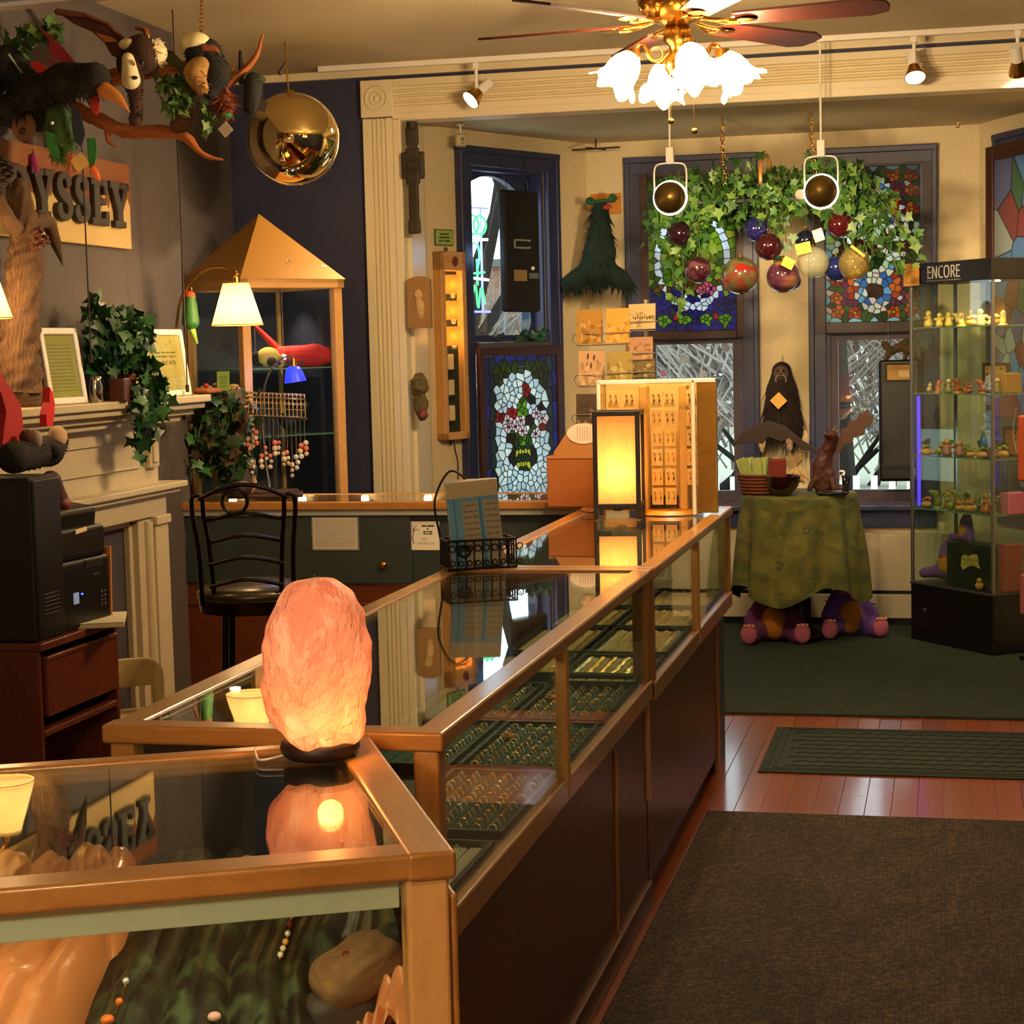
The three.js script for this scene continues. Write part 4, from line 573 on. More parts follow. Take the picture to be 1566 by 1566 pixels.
{
  const zr = -9.66, rack = thing('hanging_rack', 'dark metal hanging rack on chains under the bay ceiling', 'rack', [-0.887, BH, zr]);
  part('frame', [rbar(-0.42, 0.42, -0.45, -0.43, -0.16, -0.13), rbar(-0.42, 0.42, -0.45, -0.43, 0.13, 0.16), rbar(-0.44, -0.41, -0.45, -0.43, -0.16, 0.16), rbar(0.41, 0.44, -0.45, -0.43, -0.16, 0.16), ], mat('#17160f', 0.7), rack);
  for (const x of [-0.227, 0.227]) { part('hook', tube([[x, 0, 0], [x, -0.03, 0], [x + 0.012, -0.045, 0], [x, -0.06, 0]], 0.004, 12, 6), brass, rack); const ls = []; for (const s of [-1, 1]) for (let i = 0; i < 15; i++) { const t = i / 15; ls.push(T(linkG.clone().scale(1.6, 2.6, 1.6), 0, 0, 0, 0, i % 2 ? 1.57 : 0, s * 0.1).translate(x + s * 0.03 * t, -0.06 - t * 0.37, s * 0.14 * t)); } part('chain', ls, brass, rack); }
  part('hoop', tor(0.11, 0.011, -0.01, -0.31, -0.02, 0, 1.42, 0, 8, 36), oak, rack, 'orange wooden hoop standing up in the ivy');
  const iv = thing('hanging_ivy', 'large trailing ivy arrangement hanging from the rack in the bay', 'ivy', [-0.887, BH - 0.45, zr]), cs = [];
  for (let i = 0; i < 16; i++) { const x = -0.44 + i * 0.058, s = x < 0 ? -1 : 1; cs.push([[x * 0.8, 0.02, rr(-0.1, 0.1)], [x, 0.1 + 0.12 * rnd(), rr(-0.15, 0.15)], [x * 1.25, 0.04, rr(-0.15, 0.15)], [x * 1.35 + s * 0.02, -0.06, rr(-0.12, 0.12)]]); }
  for (const [x, y1, w] of [[-0.5, -0.42, 0.02], [-0.42, -0.5, -0.02], [-0.36, -0.3, 0.03], [0.02, -0.32, 0.04], [0.08, -0.22, 0.02], [0.45, -0.3, 0.06], [0.55, -0.36, 0.1], [0.62, -0.28, 0.12], [0.36, -0.28, 0.04], [-0.55, -0.2, -0.05]]) cs.push([[x * 0.85, 0.05, 0.05], [x, -0.08, 0.1], [x + w * 0.5, y1 * 0.6, 0.08], [x + w, y1, 0.06]]);
  vine(iv, cs, 105, 0.05, leafM, 0.06);
  const pts = []; for (let i = 0; i < 420; i++) pts.push(V(rr(-0.5, 0.5), 0.02 + rr(-0.03, 0.17) * (1 - Math.abs(rr(-0.4, 0.4))), rr(-0.18, 0.18))); for (let i = 0; i < 130; i++) pts.push(V(rr(-0.46, 0.46), rr(-0.05, 0.05), rr(0.14, 0.2))); leaves(iv, pts, 0.052, leafM);
  const dk = (c) => mat(c, 0.06, { clearcoat: 1, clearcoatRoughness: 0.03 }), clr = (c, r = 0.02) => mat(c, r, { transmission: 0.85, thickness: 0, ior: 1.5 });
  const swirl = (a, b, c) => mat('#ffffff', 0.08, { map: tex(128, 64, (u, v) => { const t = fbm(u, v, 5, 9, 4); return t < 0.5 ? two(a, b)(t * 1.8) : two(b, c)((t - 0.57) * 6); }), clearcoat: 1, clearcoatRoughness: 0.04, transmission: 0.35, thickness: 0 });
  const B = [[205, 655, 68, dk('#1c0a12'), 'dark plum glass ball hanging in front of the lily window'], [617, 628, 66, dk('#171542'), 'cobalt blue glass ball hanging above the burgundy one'], [680, 722, 70, dk('#28080d'), 'dark burgundy glass ball below the cobalt one'], [303, 845, 70, swirl('#1a0c14', '#3a1824', '#6a4048'), 'plum swirled glass ball low before the lily window'], [530, 875, 96, swirl('#1c2816', '#5c5c3c', '#8a2218'), 'large speckled green and red glass ball'], [757, 880, 84, swirl('#2a0e1e', '#643648', '#92683c'), 'pink and violet marbled glass ball'], [918, 805, 80, clr('#e6e6cc'), 'clear crackled glass ball'], [880, 690, 55, dk('#0d1020'), 'near-black navy glass ball above the clear one'], [1060, 605, 65, dk('#3c0a10'), 'dark red glass ball high before the ornate window'], [1040, 840, 64, dk('#142056'), 'bright blue glass ball behind the clear amber one'], [1135, 815, 80, clr('#d8c47a'), 'clear amber tinted glass ball'], [805, 905, 46, dk('#23366a'), 'small blue glass ball behind the marbled one']];
  B.forEach(([cx, cy, r, m, l], i) => {
    const z = zr + [0.12, 0.1, 0.16, 0.15, 0.2, 0.16, 0.2, 0.08, 0.1, 0.1, 0.18, 0.06][i], q = onZ(980 + cx * 0.28736, 170 + cy * 0.28736, z), R = r * 0.28736 * 9.75 / 2840;
    const o = thing('glass_ball', l, 'glass ball', q, rnd() * 6, 'glass balls hanging from the rack'); part('ball', sph(R, 0, 0, 0, 1, 1, 1, 32, 22), m, o);
    part('cap', [cyl(0.008, 0.012, 0.014, 12, 0, R + 0.004, 0), tor(0.007, 0.0015, 0, R + 0.016, 0)], brass, o); part('thread', rod([0, R + 0.02, 0], [0, Math.max(R + 0.05, 2.305 - q.y), 0], 0.0007, 4), mat('#4a4028', 0.8), o);
  });
  for (const [cx, cy, w, h, a, c, l] of [[945, 660, 0.05, 0.06, 0.3, tagM, 'cream paper tag beside the navy ball'], [865, 730, 0.075, 0.055, 0.2, mat('#d79a34', 0.8), 'orange paper tag over the crackled ball'], [785, 808, 0.06, 0.05, -0.5, mat('#d79a34', 0.8), 'orange paper tag on the marbled ball'], [1155, 745, 0.085, 0.014, -0.7, mat('#c58a3a', 0.8), 'narrow orange paper strip on the amber ball']]) { const q = onZ(980 + cx * 0.28736, 170 + cy * 0.28736, zr + 0.28); const t = single('paper_tag', l, 'tag', rbox(w, h, 0.002, 0.001), c, q, 0); t.rotation.z = a; }
}
// smoke detector, motion sensors and hook under the bay ceiling
{
  const o = thing('security_camera', 'small white security camera under the bay ceiling', 'camera', onY(704, 190, BH)); part('bracket', [cyl(0.02, 0.02, 0.008, 14, 0, -0.004, 0), rod([0, 0, 0], [0, -0.05, 0], 0.005)], white, o); part('body', [rbox(0.06, 0.062, 0.08, 0.01, 0, -0.082, 0)], mat('#b9a473', 0.5), o); part('lens', [cyl(0.01, 0.01, 0.012, 14, 0.008, -0.08, 0.04, Math.PI / 2), cyl(0.006, 0.006, 0.012, 12, 0.006, -0.1, 0.04, Math.PI / 2)], black, o); o.rotation.y = 0.3;
  const c = onY(911, 212, BH); const m = thing('ceiling_cross_bracket', 'dark crossed bars hung under the bay ceiling corner', 'bracket', [c.x, BH, c.z]); part('stem', rod([0, 0, 0], [0, -0.05, 0], 0.004), iron, m); part('bar', [rbox(0.28, 0.01, 0.012, 0.003, 0, -0.055, 0, 0, -0.1, 0)], mat('#3a2a20', 0.6), m); part('bar', rbox(0.16, 0.01, 0.012, 0.003, 0, -0.055, 0, 0, 1.0, 0), mat('#3a2a20', 0.6), m);
  const h = onY(1465, 182, BH); single('ceiling_hook', 'bare brass hook in the bay ceiling', 'hook', tube([[0, 0, 0], [0, -0.02, 0], [0.01, -0.03, 0], [0, -0.045, 0], [-0.012, -0.04, 0]], 0.003, 16, 6), brass, [h.x, BH, h.z]);
  const k = onY(1186, 153, BH); single('ceiling_clip', 'small white clip under the bay ceiling edge', 'clip', [rbox(0.07, 0.02, 0.03, 0.004, 0, -0.01, 0)], creamGloss, [k.x, BH, k.z]);
}
// ---------- on the walls of the bay ----------
const onL = (u, y, d = 0) => BA.clone().addScaledVector(dirL, u).addScaledVector(nL, d).setY(y);
{
  const bronze = mat('#3a3222', 0.6, { metalness: 0.3 });
  const o = thing('celtic_cross', 'dark carved celtic cross hanging beside the bay opening', 'cross', onZ(632, 272, -8.845), 0);
  const cg = [rbox(0.05, 0.5, 0.022, 0.008, 0, 0, 0), rbox(0.066, 0.09, 0.026, 0.014, 0, 0.2, 0), rbox(0.062, 0.075, 0.026, 0.012, 0, -0.235, 0), rbox(0.118, 0.13, 0.022, 0.02, 0, 0.06, 0), rbox(0.07, 0.18, 0.024, 0.02, 0, 0.055, 0), cyl(0.026, 0.03, 0.03, 12, 0, 0.255, 0)];
  part('cross', jitter(merge(cg), 0.003, 60, 3), bronze, o); part('knotwork', [tor(0.04, 0.006, 0, 0.06, 0.012), tor(0.022, 0.005, 0, 0.06, 0.013), ...[...Array(7).keys()].map((i) => tor(0.014, 0.004, 0, -0.02 - i * 0.03, 0.011, 0, 0, 0, 6, 12))], bronze, o);
  const p = thing('carved_plaque', 'small arched tan wall plaque with a carved figure', 'plaque', onZ(643, 463, -8.862), 0);
  part('board', ext((() => { const s = new THREE.Shape(); s.moveTo(-0.055, -0.12); s.lineTo(0.055, -0.12); s.lineTo(0.055, 0.11); s.quadraticCurveTo(0, 0.14, -0.055, 0.11); return s; })(), 0.03, 0.004), mat('#9a713a', 0.7), p); part('relief', jitter(merge([sph(0.03, 0, 0.035, 0.034, 0.7, 1, 0.4), sph(0.035, 0.004, -0.03, 0.034, 0.7, 1.5, 0.4)]), 0.006, 70, 2), mat('#c2a06a', 0.7), p);
  const k = thing('green_man_mask', 'bearded green and brown face ornament low on the bay wall', 'wall ornament', onZ(643, 608, -8.86), 0);
  part('face', jitter(merge([sph(0.05, 0, 0.06, 0.01, 0.9, 1.2, 0.5), sph(0.045, 0.005, -0.03, 0.012, 0.85, 1.5, 0.5), sph(0.016, 0.002, 0.05, 0.036), sph(0.03, 0.015, -0.085, 0.015, 0.9, 1, 0.6)]), 0.009, 60, 5), mat('#ffffff', 0.8, { map: tex(128, 128, (u, v) => { const t = fbm(u, v, 7, 3); return t < 0.5 ? [96, 74, 36] : t < 0.62 ? [70, 80, 40] : [130, 92, 56]; }) }), k); part('lips', rbox(0.03, 0.008, 0.01, 0.004, 0.002, 0.02, 0.042), mat('#6b3a2a', 0.7), k); part('rose', jitter(sph(0.02, 0.022, -0.08, 0.036), 0.005, 120), mat('#8a3f3a', 0.7), k);
  const s = thing('green_notice', 'small green printed notice above the lit candle strip', 'notice', onL(0.13, 2.185, 0.001), turnL); part('sheet', rbox(0.145, 0.085, 0.006, 0.002, 0, 0, 0.004), mat('#55653a', 0.7), s);
  part('print', T(new THREE.PlaneGeometry(0.13, 0.072), 0, 0, 0.0085), docT((x, w, h) => { x.fillStyle = '#9cb860'; x.fillRect(0, 0, w, h); x.fillStyle = '#3c5226'; x.fillRect(60, 28, 140, 18); x.fillRect(44, 62, 168, 20); x.fillRect(40, 98, 60, 20); x.fillRect(112, 98, 20, 20); x.fillRect(144, 98, 74, 20); }, 256, 144), s);
  // shadow box of six night lights
  const b = thing('night_light_strip', 'tall wooden wall strip with three lit amber night lights above three unlit', 'wall light', onL(0.14, 1.62, 0), turnL), W = 0.2, T1 = 0.49;
  part('surround', [muv(rbar(-W / 2, -W / 2 + 0.035, -T1, T1, 0, 0.06)), muv(rbar(W / 2 - 0.035, W / 2, -T1, T1, 0, 0.06)), muv(rbar(-W / 2, W / 2, T1 - 0.1, T1, 0, 0.06)), muv(rbar(-W / 2, W / 2, -T1, -T1 + 0.04, 0, 0.06))], paleOak, b);
  part('backing', bar(-W / 2 + 0.03, W / 2 - 0.03, -T1 + 0.03, T1 - 0.09, 0.002, 0.02), mat('#1b2a20', 0.6), b); part('hanger', [tor(0.01, 0.003, 0, T1 + 0.012, 0.01)], iron, b); part('seal', jitter(sph(0.022, 0.01, T1 - 0.05, 0.062, 1, 1.2, 0.3), 0.004, 90), mat('#6a2a18', 0.6), b);
  for (let i = 0; i < 6; i++) {
    const y = T1 - 0.17 - i * 0.134;
    if (i < 3) { const l = part('lit_shade', T(new THREE.CylinderGeometry(0.058, 0.05, 0.098, 20, 1, true, -1.5, 3.0), 0, y, 0.02), mat('#e9a24a', 0.9, { transmission: 0.5, thickness: 0, emissive: new THREE.Color('#ffa648'), emissiveIntensity: 0.12, side: THREE.DoubleSide }), b); part('bulb', sph(0.014, 0, 0, 0, 1, 1.4, 1).translate(0, y, 0.045), glow('#ffc56a', 8), l); part('base', sph(0.016, 0, y - 0.058, 0.05, 1, 0.8, 0.8), tagM, l); lamp('point', '#ffb868', 0.05, [0, y, 0.045], b, { name: 'night_light_glow' }); }
    else { part('socket_plate', rbar(-0.022, 0.022, y - 0.04, y + 0.04, 0.018, 0.026, 0.003), mat('#d8c493', 0.6), b); part('outlet', rbox(0.03, 0.014, 0.006, 0.002, 0, y - 0.056, 0.022), black, b); }
  }
  part('cord', tube([[0.02, -T1, 0.01], [0.03, -T1 - 0.06, 0.012], [0.05, -T1 - 0.12, 0.01], [0.045, -T1 - 0.24, 0.01]], 0.003, 20, 5), matte, b); part('switch', rbox(0.012, 0.03, 0.012, 0.003, -0.01, -T1 - 0.014, 0.015), black, b);
}
{ // the angled window: black sign box seen from behind, neon letters, objects on the meeting rail
  const n = thing('sign_box', 'tall black sign box hanging by two cords in the angled window', 'sign', onL(0.64, 2.12, 0.1), turnL);
  part('box', rbox(0.3, 0.65, 0.05, 0.02), matte, n); part('cord', [rod([-0.095, 0.32, 0], [-0.1, 0.5, -0.04], 0.0025, 5), rod([0.09, 0.32, 0], [0.1, 0.5, -0.04], 0.0025, 5)], black, n);
  part('hook_slot', [rbar(-0.08, 0.06, 0.055, 0.064, 0.025, 0.028), rbar(-0.08, 0.06, 0.014, 0.023, 0.025, 0.028), rbar(-0.08, -0.066, 0.014, 0.064, 0.025, 0.028), rbar(0.05, 0.06, 0.05, 0.064, 0.025, 0.028), rbar(0.05, 0.06, 0.014, 0.028, 0.025, 0.028)], mat('#8f8a7c', 0.5), n); part('label', rbox(0.11, 0.06, 0.003, 0.001, -0.03, -0.13, 0.026), mat('#8a7040', 0.8), n); part('label', rbox(0.08, 0.03, 0.003, 0.001, 0.085, -0.13, 0.026), mat('#5a625e', 0.8), n); part('button', sph(0.011, 0.075, -0.09, 0.027), white, n);
  const e = thing('neon_sign', 'green, blue and white neon letters in the angled window', 'neon sign', onL(0.4, 2.1, 0.0), turnL), gz = 0.0, tb = (p, r = 0.006) => tube(p.map(([x, y]) => [x, y, gz]), r, 40, 6);
  part('green_tube', [T(tor(0.05, 0.006), -0.03, 0.16, 0), T(tor(0.05, 0.006), 0.03, 0.16, 0), tb([[-0.07, 0.05], [0.0, 0.06], [0.02, 0.0], [0.0, -0.08]]), tb([[-0.06, -0.1], [0.06, -0.09]]), tb([[-0.07, -0.28], [-0.02, -0.16], [0.0, -0.28], [0.03, -0.17], [0.06, -0.26]]), rod([0.0, -0.02, 0], [0.0, -0.16, 0], 0.006)], glow('#54e890', 1.6), e);
  part('blue_tube', [rod([-0.09, 0.25, 0], [0.1, 0.25, 0], 0.006), rod([-0.09, -0.3, 0], [0.1, -0.3, 0], 0.006), rod([-0.05, 0.25, -0.01], [-0.05, -0.3, -0.01], 0.006), rod([0.05, 0.25, -0.01], [0.05, -0.3, -0.01], 0.006)], glow('#8f9cff', 1.6), e); part('white_tube', [rod([-0.08, 0.08, 0], [0.09, 0.085, 0], 0.007), rod([-0.06, -0.12, 0], [0.09, -0.13, 0], 0.007)], glow('#e6f4ff', 2.2), e);
  lamp('point', '#a8d4ff', 0.12, onL(0.4, 2.1, 0.03), scene, { radius: 4, name: 'neon_glow' });
  const st = single('window_decal', 'oval pale blue decal low on the angled window glass', 'decal', cyl(0.055, 0.055, 0.003, 28, 0, 0, 0, Math.PI / 2).scale(0.75, 1.2, 1), mat('#a8c4dc', 0.4, { transmission: 0.5, thickness: 0 }), onL(0.83, 1.76, -0.02), turnL);
  const iv = thing('windowsill_plant', 'small green trailing plant on the meeting rail of the angled window', 'plant', onL(0.84, 1.648, -0.02), turnL); const pts = []; for (let i = 0; i < 60; i++) pts.push(V(rr(-0.12, 0.12), rr(0.0, 0.05), rr(0, 0.07))); leaves(iv, pts, 0.03, darkLeaf); part('stem', tube([[-0.1, 0.01, 0.03], [0, 0.02, 0.02], [0.1, 0.01, 0.03]], 0.003, 10, 5), leafM[1], iv);
  single('bird_ornament', 'tiny dark bird ornament on the meeting rail', 'ornament', [sph(0.02, 0, 0.018, 0, 1.5, 0.8, 0.8), sph(0.011, 0.028, 0.03, 0), T(new THREE.ConeGeometry(0.01, 0.04, 8), -0.04, 0.016, 0, 0, 0, 1.4)], mat('#2a2f3c', 0.5), onL(0.57, 1.648, 0), turnL);
  const bl = thing('rolled_blind', 'grey rolled blind tube below the meeting rail', 'blind', onL(0.32, 1.6, 0.03), turnL); part('tube', T(cyl(0.016, 0.016, 0.62, 14), 0.33, 0.02, 0.0, 0, 0, Math.PI / 2), steel, bl); part('end_cap', [cyl(0.02, 0.02, 0.012, 14, 0.02, 0.02, 0, 0, 0, Math.PI / 2), cyl(0.02, 0.02, 0.012, 14, 0.64, 0.02, 0, 0, 0, Math.PI / 2)], plumTrim, bl);
}
// fur: many thin tapering tufts standing off a body
function fur(o, spots, len, r, m, hang = V(0, -1, 0), spread = 0.35) {
  const gs = spots.map(([p, n]) => { const d = n.clone().multiplyScalar(0.55).add(hang).add(V(rr(-1, 1), rr(-0.4, 0.4), rr(-1, 1)).multiplyScalar(spread)).normalize(), L = len * rr(0.6, 1.3), g = new THREE.ConeGeometry(r * rr(0.7, 1.3), L, 4, 1, true); g.translate(0, L / 2, 0).applyQuaternion(new THREE.Quaternion().setFromUnitVectors(V(0, 1, 0), d)); return g.translate(p.x, p.y, p.z); });
  part('fur', gs, m, o).userData.kind = 'stuff';
}
function skin(bones, cell, pad = 0.03, k = 0.03) {   // smooth union of tapered capsules, meshed
  const lo = V(1e9, 1e9, 1e9), hi = V(-1e9, -1e9, -1e9); bones = bones.map(([a, b, ra, rb]) => [vec(a), vec(b), ra, rb ?? ra]);
  for (const [a, b, ra, rb] of bones) { lo.min(a.clone().subScalar(ra + pad)).min(b.clone().subScalar(rb + pad)); hi.max(a.clone().addScalar(ra + pad)).max(b.clone().addScalar(rb + pad)); }
  const c = lo.clone().add(hi).multiplyScalar(0.5), half = Math.max(hi.x - lo.x, hi.y - lo.y, hi.z - lo.z) / 2, n = Math.min(90, Math.max(20, Math.ceil(2 * half / cell)));
  const mc = new MarchingCubes(n, new THREE.MeshStandardMaterial(), false, false, 120000); mc.isolation = 0; const q = V(), ba = V();
  for (let z = 0; z < n; z++) for (let y = 0; y < n; y++) for (let x = 0; x < n; x++) {
    q.set((x - n / 2) / (n / 2) * half + c.x, (y - n / 2) / (n / 2) * half + c.y, (z - n / 2) / (n / 2) * half + c.z); let d = 1e9;
    for (const [a, b, ra, rb] of bones) { ba.copy(b).sub(a); const L = ba.lengthSq() || 1e-9, t = Math.max(0, Math.min(1, ((q.x - a.x) * ba.x + (q.y - a.y) * ba.y + (q.z - a.z) * ba.z) / L)), e = Math.hypot(q.x - a.x - ba.x * t, q.y - a.y - ba.y * t, q.z - a.z - ba.z * t) - (ra + (rb - ra) * t), h = Math.max(0, Math.min(1, 0.5 + 0.5 * (d - e) / k)); d = d > 1e8 ? e : mix(d, e, h) - k * h * (1 - h); }
    mc.field[x + y * n + z * n * n] = -d;
  }
  mc.update(); const m = mc.count, g = new THREE.BufferGeometry(), P = new Float32Array(m * 3), N = new Float32Array(m * 3);
  for (let i = 0; i < m; i++) { P[i * 3] = mc.positionArray[i * 3] * half + c.x; P[i * 3 + 1] = mc.positionArray[i * 3 + 1] * half + c.y; P[i * 3 + 2] = mc.positionArray[i * 3 + 2] * half + c.z; for (let j = 0; j < 3; j++) N[i * 3 + j] = mc.normalArray[i * 3 + j]; }
  g.setAttribute('position', new THREE.BufferAttribute(P, 3)); g.setAttribute('normal', new THREE.BufferAttribute(N, 3)); g.setAttribute('uv', new THREE.BufferAttribute(new Float32Array(m * 2), 2));
  const w = mergeVertices(g, 1e-5); w.computeVertexNormals(); return w;
}
const onBones = (bones, n) => { const L = bones.map(([a, b]) => vec(a).distanceTo(vec(b)) + 0.02), S = L.reduce((a, b) => a + b, 0), out = []; for (let i = 0; i < n; i++) { let t = rnd() * S, k = 0; while (t > L[k] && k < L.length - 1) t -= L[k++]; const [a, b, ra, rb] = bones[k], u = rnd(), nn = V(rr(-1, 1), rr(-1, 1), rr(-1, 1)).normalize(); out.push([vec(a).clone().lerp(vec(b), u).addScaledVector(nn, mix(ra, rb ?? ra, u) * 0.9), nn]); } return out; };
{ // shaggy green puppet on the pier between the windows
  const gm = mat('#082216', 0.9), gm2 = mat('#1b4d2c', 0.9), o = thing('shaggy_green_puppet', 'shaggy dark green long-haired puppet hanging between the bay windows', 'puppet', onZ(912, 400, ZW + 0.3));
  const bones = [[[0.03, 0.29, 0], [0.02, 0.05, 0], 0.045, 0.075], [[0.02, 0.05, 0], [0.0, -0.04, 0], 0.09, 0.085], [[-0.01, -0.02, 0], [-0.11, -0.1, 0.02], 0.06, 0.05], [[-0.11, -0.1, 0.02], [-0.16, -0.12, 0.02], 0.05, 0.045], [[0.03, -0.02, 0], [0.13, -0.1, 0.02], 0.055, 0.05], [[0.13, -0.1, 0.02], [0.17, -0.13, 0.02], 0.05, 0.04], [[0.02, -0.05, 0.02], [0.0, -0.13, 0.02], 0.03, 0.02]];
  part('body', skin(bones, 0.014), gm, o); fur(o, onBones(bones, 1500), 0.07, 0.004, gm);
  part('crest', [rbox(0.13, 0.022, 0.05, 0.01, 0.04, 0.33, 0.01, 0, 0, 0.08), sph(0.022, -0.03, 0.335, 0.01), sph(0.024, 0.1, 0.345, 0.01)], gm2, o); part('bow', [sph(0.02, 0.075, 0.295, 0.045, 1.2, 0.8, 0.6)], mat('#8c1c18', 0.7), o);
  const s = onZ(926, 312, ZW + 0.012); single('orange_sign', 'small orange sign half hidden behind the green puppet', 'sign', card(0.18, 0.12), docT((x, w, h) => { x.fillStyle = '#c8862c'; x.fillRect(0, 0, w, h); x.fillStyle = '#6a3c12'; x.font = 'bold 44px serif'; x.fillText('S', 14, 60); x.fillText('D', w - 46, 60); x.fillText('N', w - 84, 60); }, 280, 190), [s.x, s.y, ZW + 0.004]);
  const w = onZ(882, 356, ZW + 0.03); single('wire_loop', 'pale curved wire sticking out beside the green puppet', 'wire', tube([[-0.06, -0.01, 0.02], [-0.02, 0.01, 0], [0.05, 0.008, 0], [0.08, -0.005, 0.02]], 0.005, 16, 6), tagM, [w.x, w.y, w.z]);
}
{ // long haired ape on the pier
  const hm = mat('#241710', 0.95), o = thing('long_haired_ape_puppet', 'long-haired dark brown ape puppet with a grinning face hung on the pier', 'puppet', onZ(1196, 620, ZW + 0.09));
  const bones = [[[0, 0.19, 0], [0, 0.12, 0], 0.055, 0.065], [[0, 0.1, -0.01], [0, -0.1, -0.01], 0.075, 0.085], [[-0.05, 0.08, 0.01], [-0.075, -0.14, 0.01], 0.035, 0.03], [[0.05, 0.08, 0.01], [0.075, -0.16, 0.01], 0.035, 0.03]];
  part('body', skin(bones, 0.013), hm, o); fur(o, onBones(bones, 1300), 0.13, 0.004, hm, V(0, -1.6, 0.1), 0.2);
  const f = part('face', [sph(0.046, 0, 0.175, 0.035, 0.95, 1.1, 0.6)], mat('#5c4438', 0.7), o); part('mouth', [sph(0.025, 0, 0.148, 0.058, 1.2, 0.65, 0.4)], mat('#0d0806', 0.6), f); part('lips', tor(0.028, 0.006, 0, 0.148, 0.06, 0, 0, 0, 6, 20).scale(1, 0.98, 1), mat('#7d6a5e', 0.6), f); part('eyes', [sph(0.007, -0.016, 0.195, 0.06), sph(0.007, 0.016, 0.195, 0.06)], black, f); part('nose', sph(0.011, 0, 0.178, 0.062, 1.3, 0.7, 0.6), mat('#4a342a', 0.7), f);
  part('price_tag', rbox(0.068, 0.068, 0.002, 0.001, -0.01, 0.03, 0.105, 0, 0, 0.75), mat('#d9a94e', 0.8), o);
  for (const x of [-0.11, 0.04, 0.13]) part('pale_foot', jitter(sph(0.03, x, -0.2, 0.04, 0.7, 2.0, 0.6), 0.006, 50), mat('#c9ab86', 0.8), o);
  part('hanger', rod([0, 0.24, -0.05], [0, 0.28, -0.05], 0.003), wire, o);
}
{ // black thank-you sign box in the right window
  const o = thing('window_sign_box', 'black window sign box with dark script hanging in the right bay window', 'sign', onZ(1376, 643, ZW + 0.12));
  part('box', rbox(0.225, 0.67, 0.06, 0.018), black, o); part('screen', rbox(0.19, 0.45, 0.004, 0.004, 0, -0.02, 0.031), mat('#1c1e19', 0.25), o);
  part('script', T(new THREE.PlaneGeometry(0.185, 0.44), 0, -0.02, 0.0345), mat('#ffffff', 0.4, { map: paint(256, 600, (x, w, h) => { x.fillStyle = '#1c1e19'; x.fillRect(0, 0, w, h); x.fillStyle = '#050505'; x.font = 'italic bold 62px serif'; x.fillText('Thank', 40, 130); x.fillText('You', 80, 215); x.fillText('Come', 60, 370); x.fillText('Again', 60, 455); }) }), o);
  part('label_frame', rbox(0.15, 0.1, 0.006, 0.004, 0.0, 0.265, 0.031), mat('#332214', 0.6), o); part('label', T(new THREE.PlaneGeometry(0.13, 0.08), 0.0, 0.265, 0.0348), docT((x, w, h) => { x.fillStyle = '#c59a5c'; x.fillRect(0, 0, w, h); x.fillStyle = '#e6cf9a'; x.fillRect(120, 60, 110, 70); lines(x, w, h, 16, 16, w - 16, 60, 3, '#8a6a38'); }, 256, 160), o);
  part('lower_band', rbox(0.2, 0.025, 0.006, 0.002, 0, -0.25, 0.031), black, o); part('led', [0, 1, 2].map((i) => rbox(0.006, 0.009, 0.004, 0.001, 0.08, -0.27 - i * 0.014, 0.032)), white, o); part('cord', [rod([-0.06, 0.33, 0], [-0.06, 0.6, -0.06], 0.002, 5), rod([0.07, 0.33, 0], [0.07, 0.6, -0.06], 0.002, 5)], steel, o);
  const fr = mat('#5a4524', 0.7), t = thing('frog_garland', 'brown and green jointed frog figures perched above the window sign', 'figurine', onZ(1378, 534, ZW + 0.12));
  const bones = [[[-0.09, 0.03, 0], [-0.05, -0.01, 0], 0.018, 0.02], [[-0.05, -0.01, 0], [-0.01, 0.01, 0], 0.02, 0.022], [[-0.01, 0.01, 0], [0.03, 0.045, 0], 0.02, 0.016], [[0.03, 0.0, 0], [0.09, 0.0, 0.01], 0.028, 0.024], [[0.03, -0.02, 0], [0.02, -0.05, 0.01], 0.014, 0.012], [[-0.07, -0.01, 0], [-0.08, -0.05, 0.01], 0.012, 0.014], [[0.08, 0.0, 0], [0.1, -0.05, 0.01], 0.014, 0.012]];
  part('body', skin(bones, 0.007, 0.02, 0.012), fr, t); part('patch', [sph(0.016, 0.03, 0.03, 0.014), sph(0.014, -0.05, 0.0, 0.014), sph(0.018, 0.08, -0.01, 0.02, 1, 0.7, 0.7)], mat('#3f5426', 0.7), t); part('hanger', [rod([-0.075, 0.02, 0], [-0.075, 0.09, -0.03], 0.0015, 4), rod([0.075, 0.02, 0], [0.075, 0.09, -0.03], 0.0015, 4)], steel, t);
}
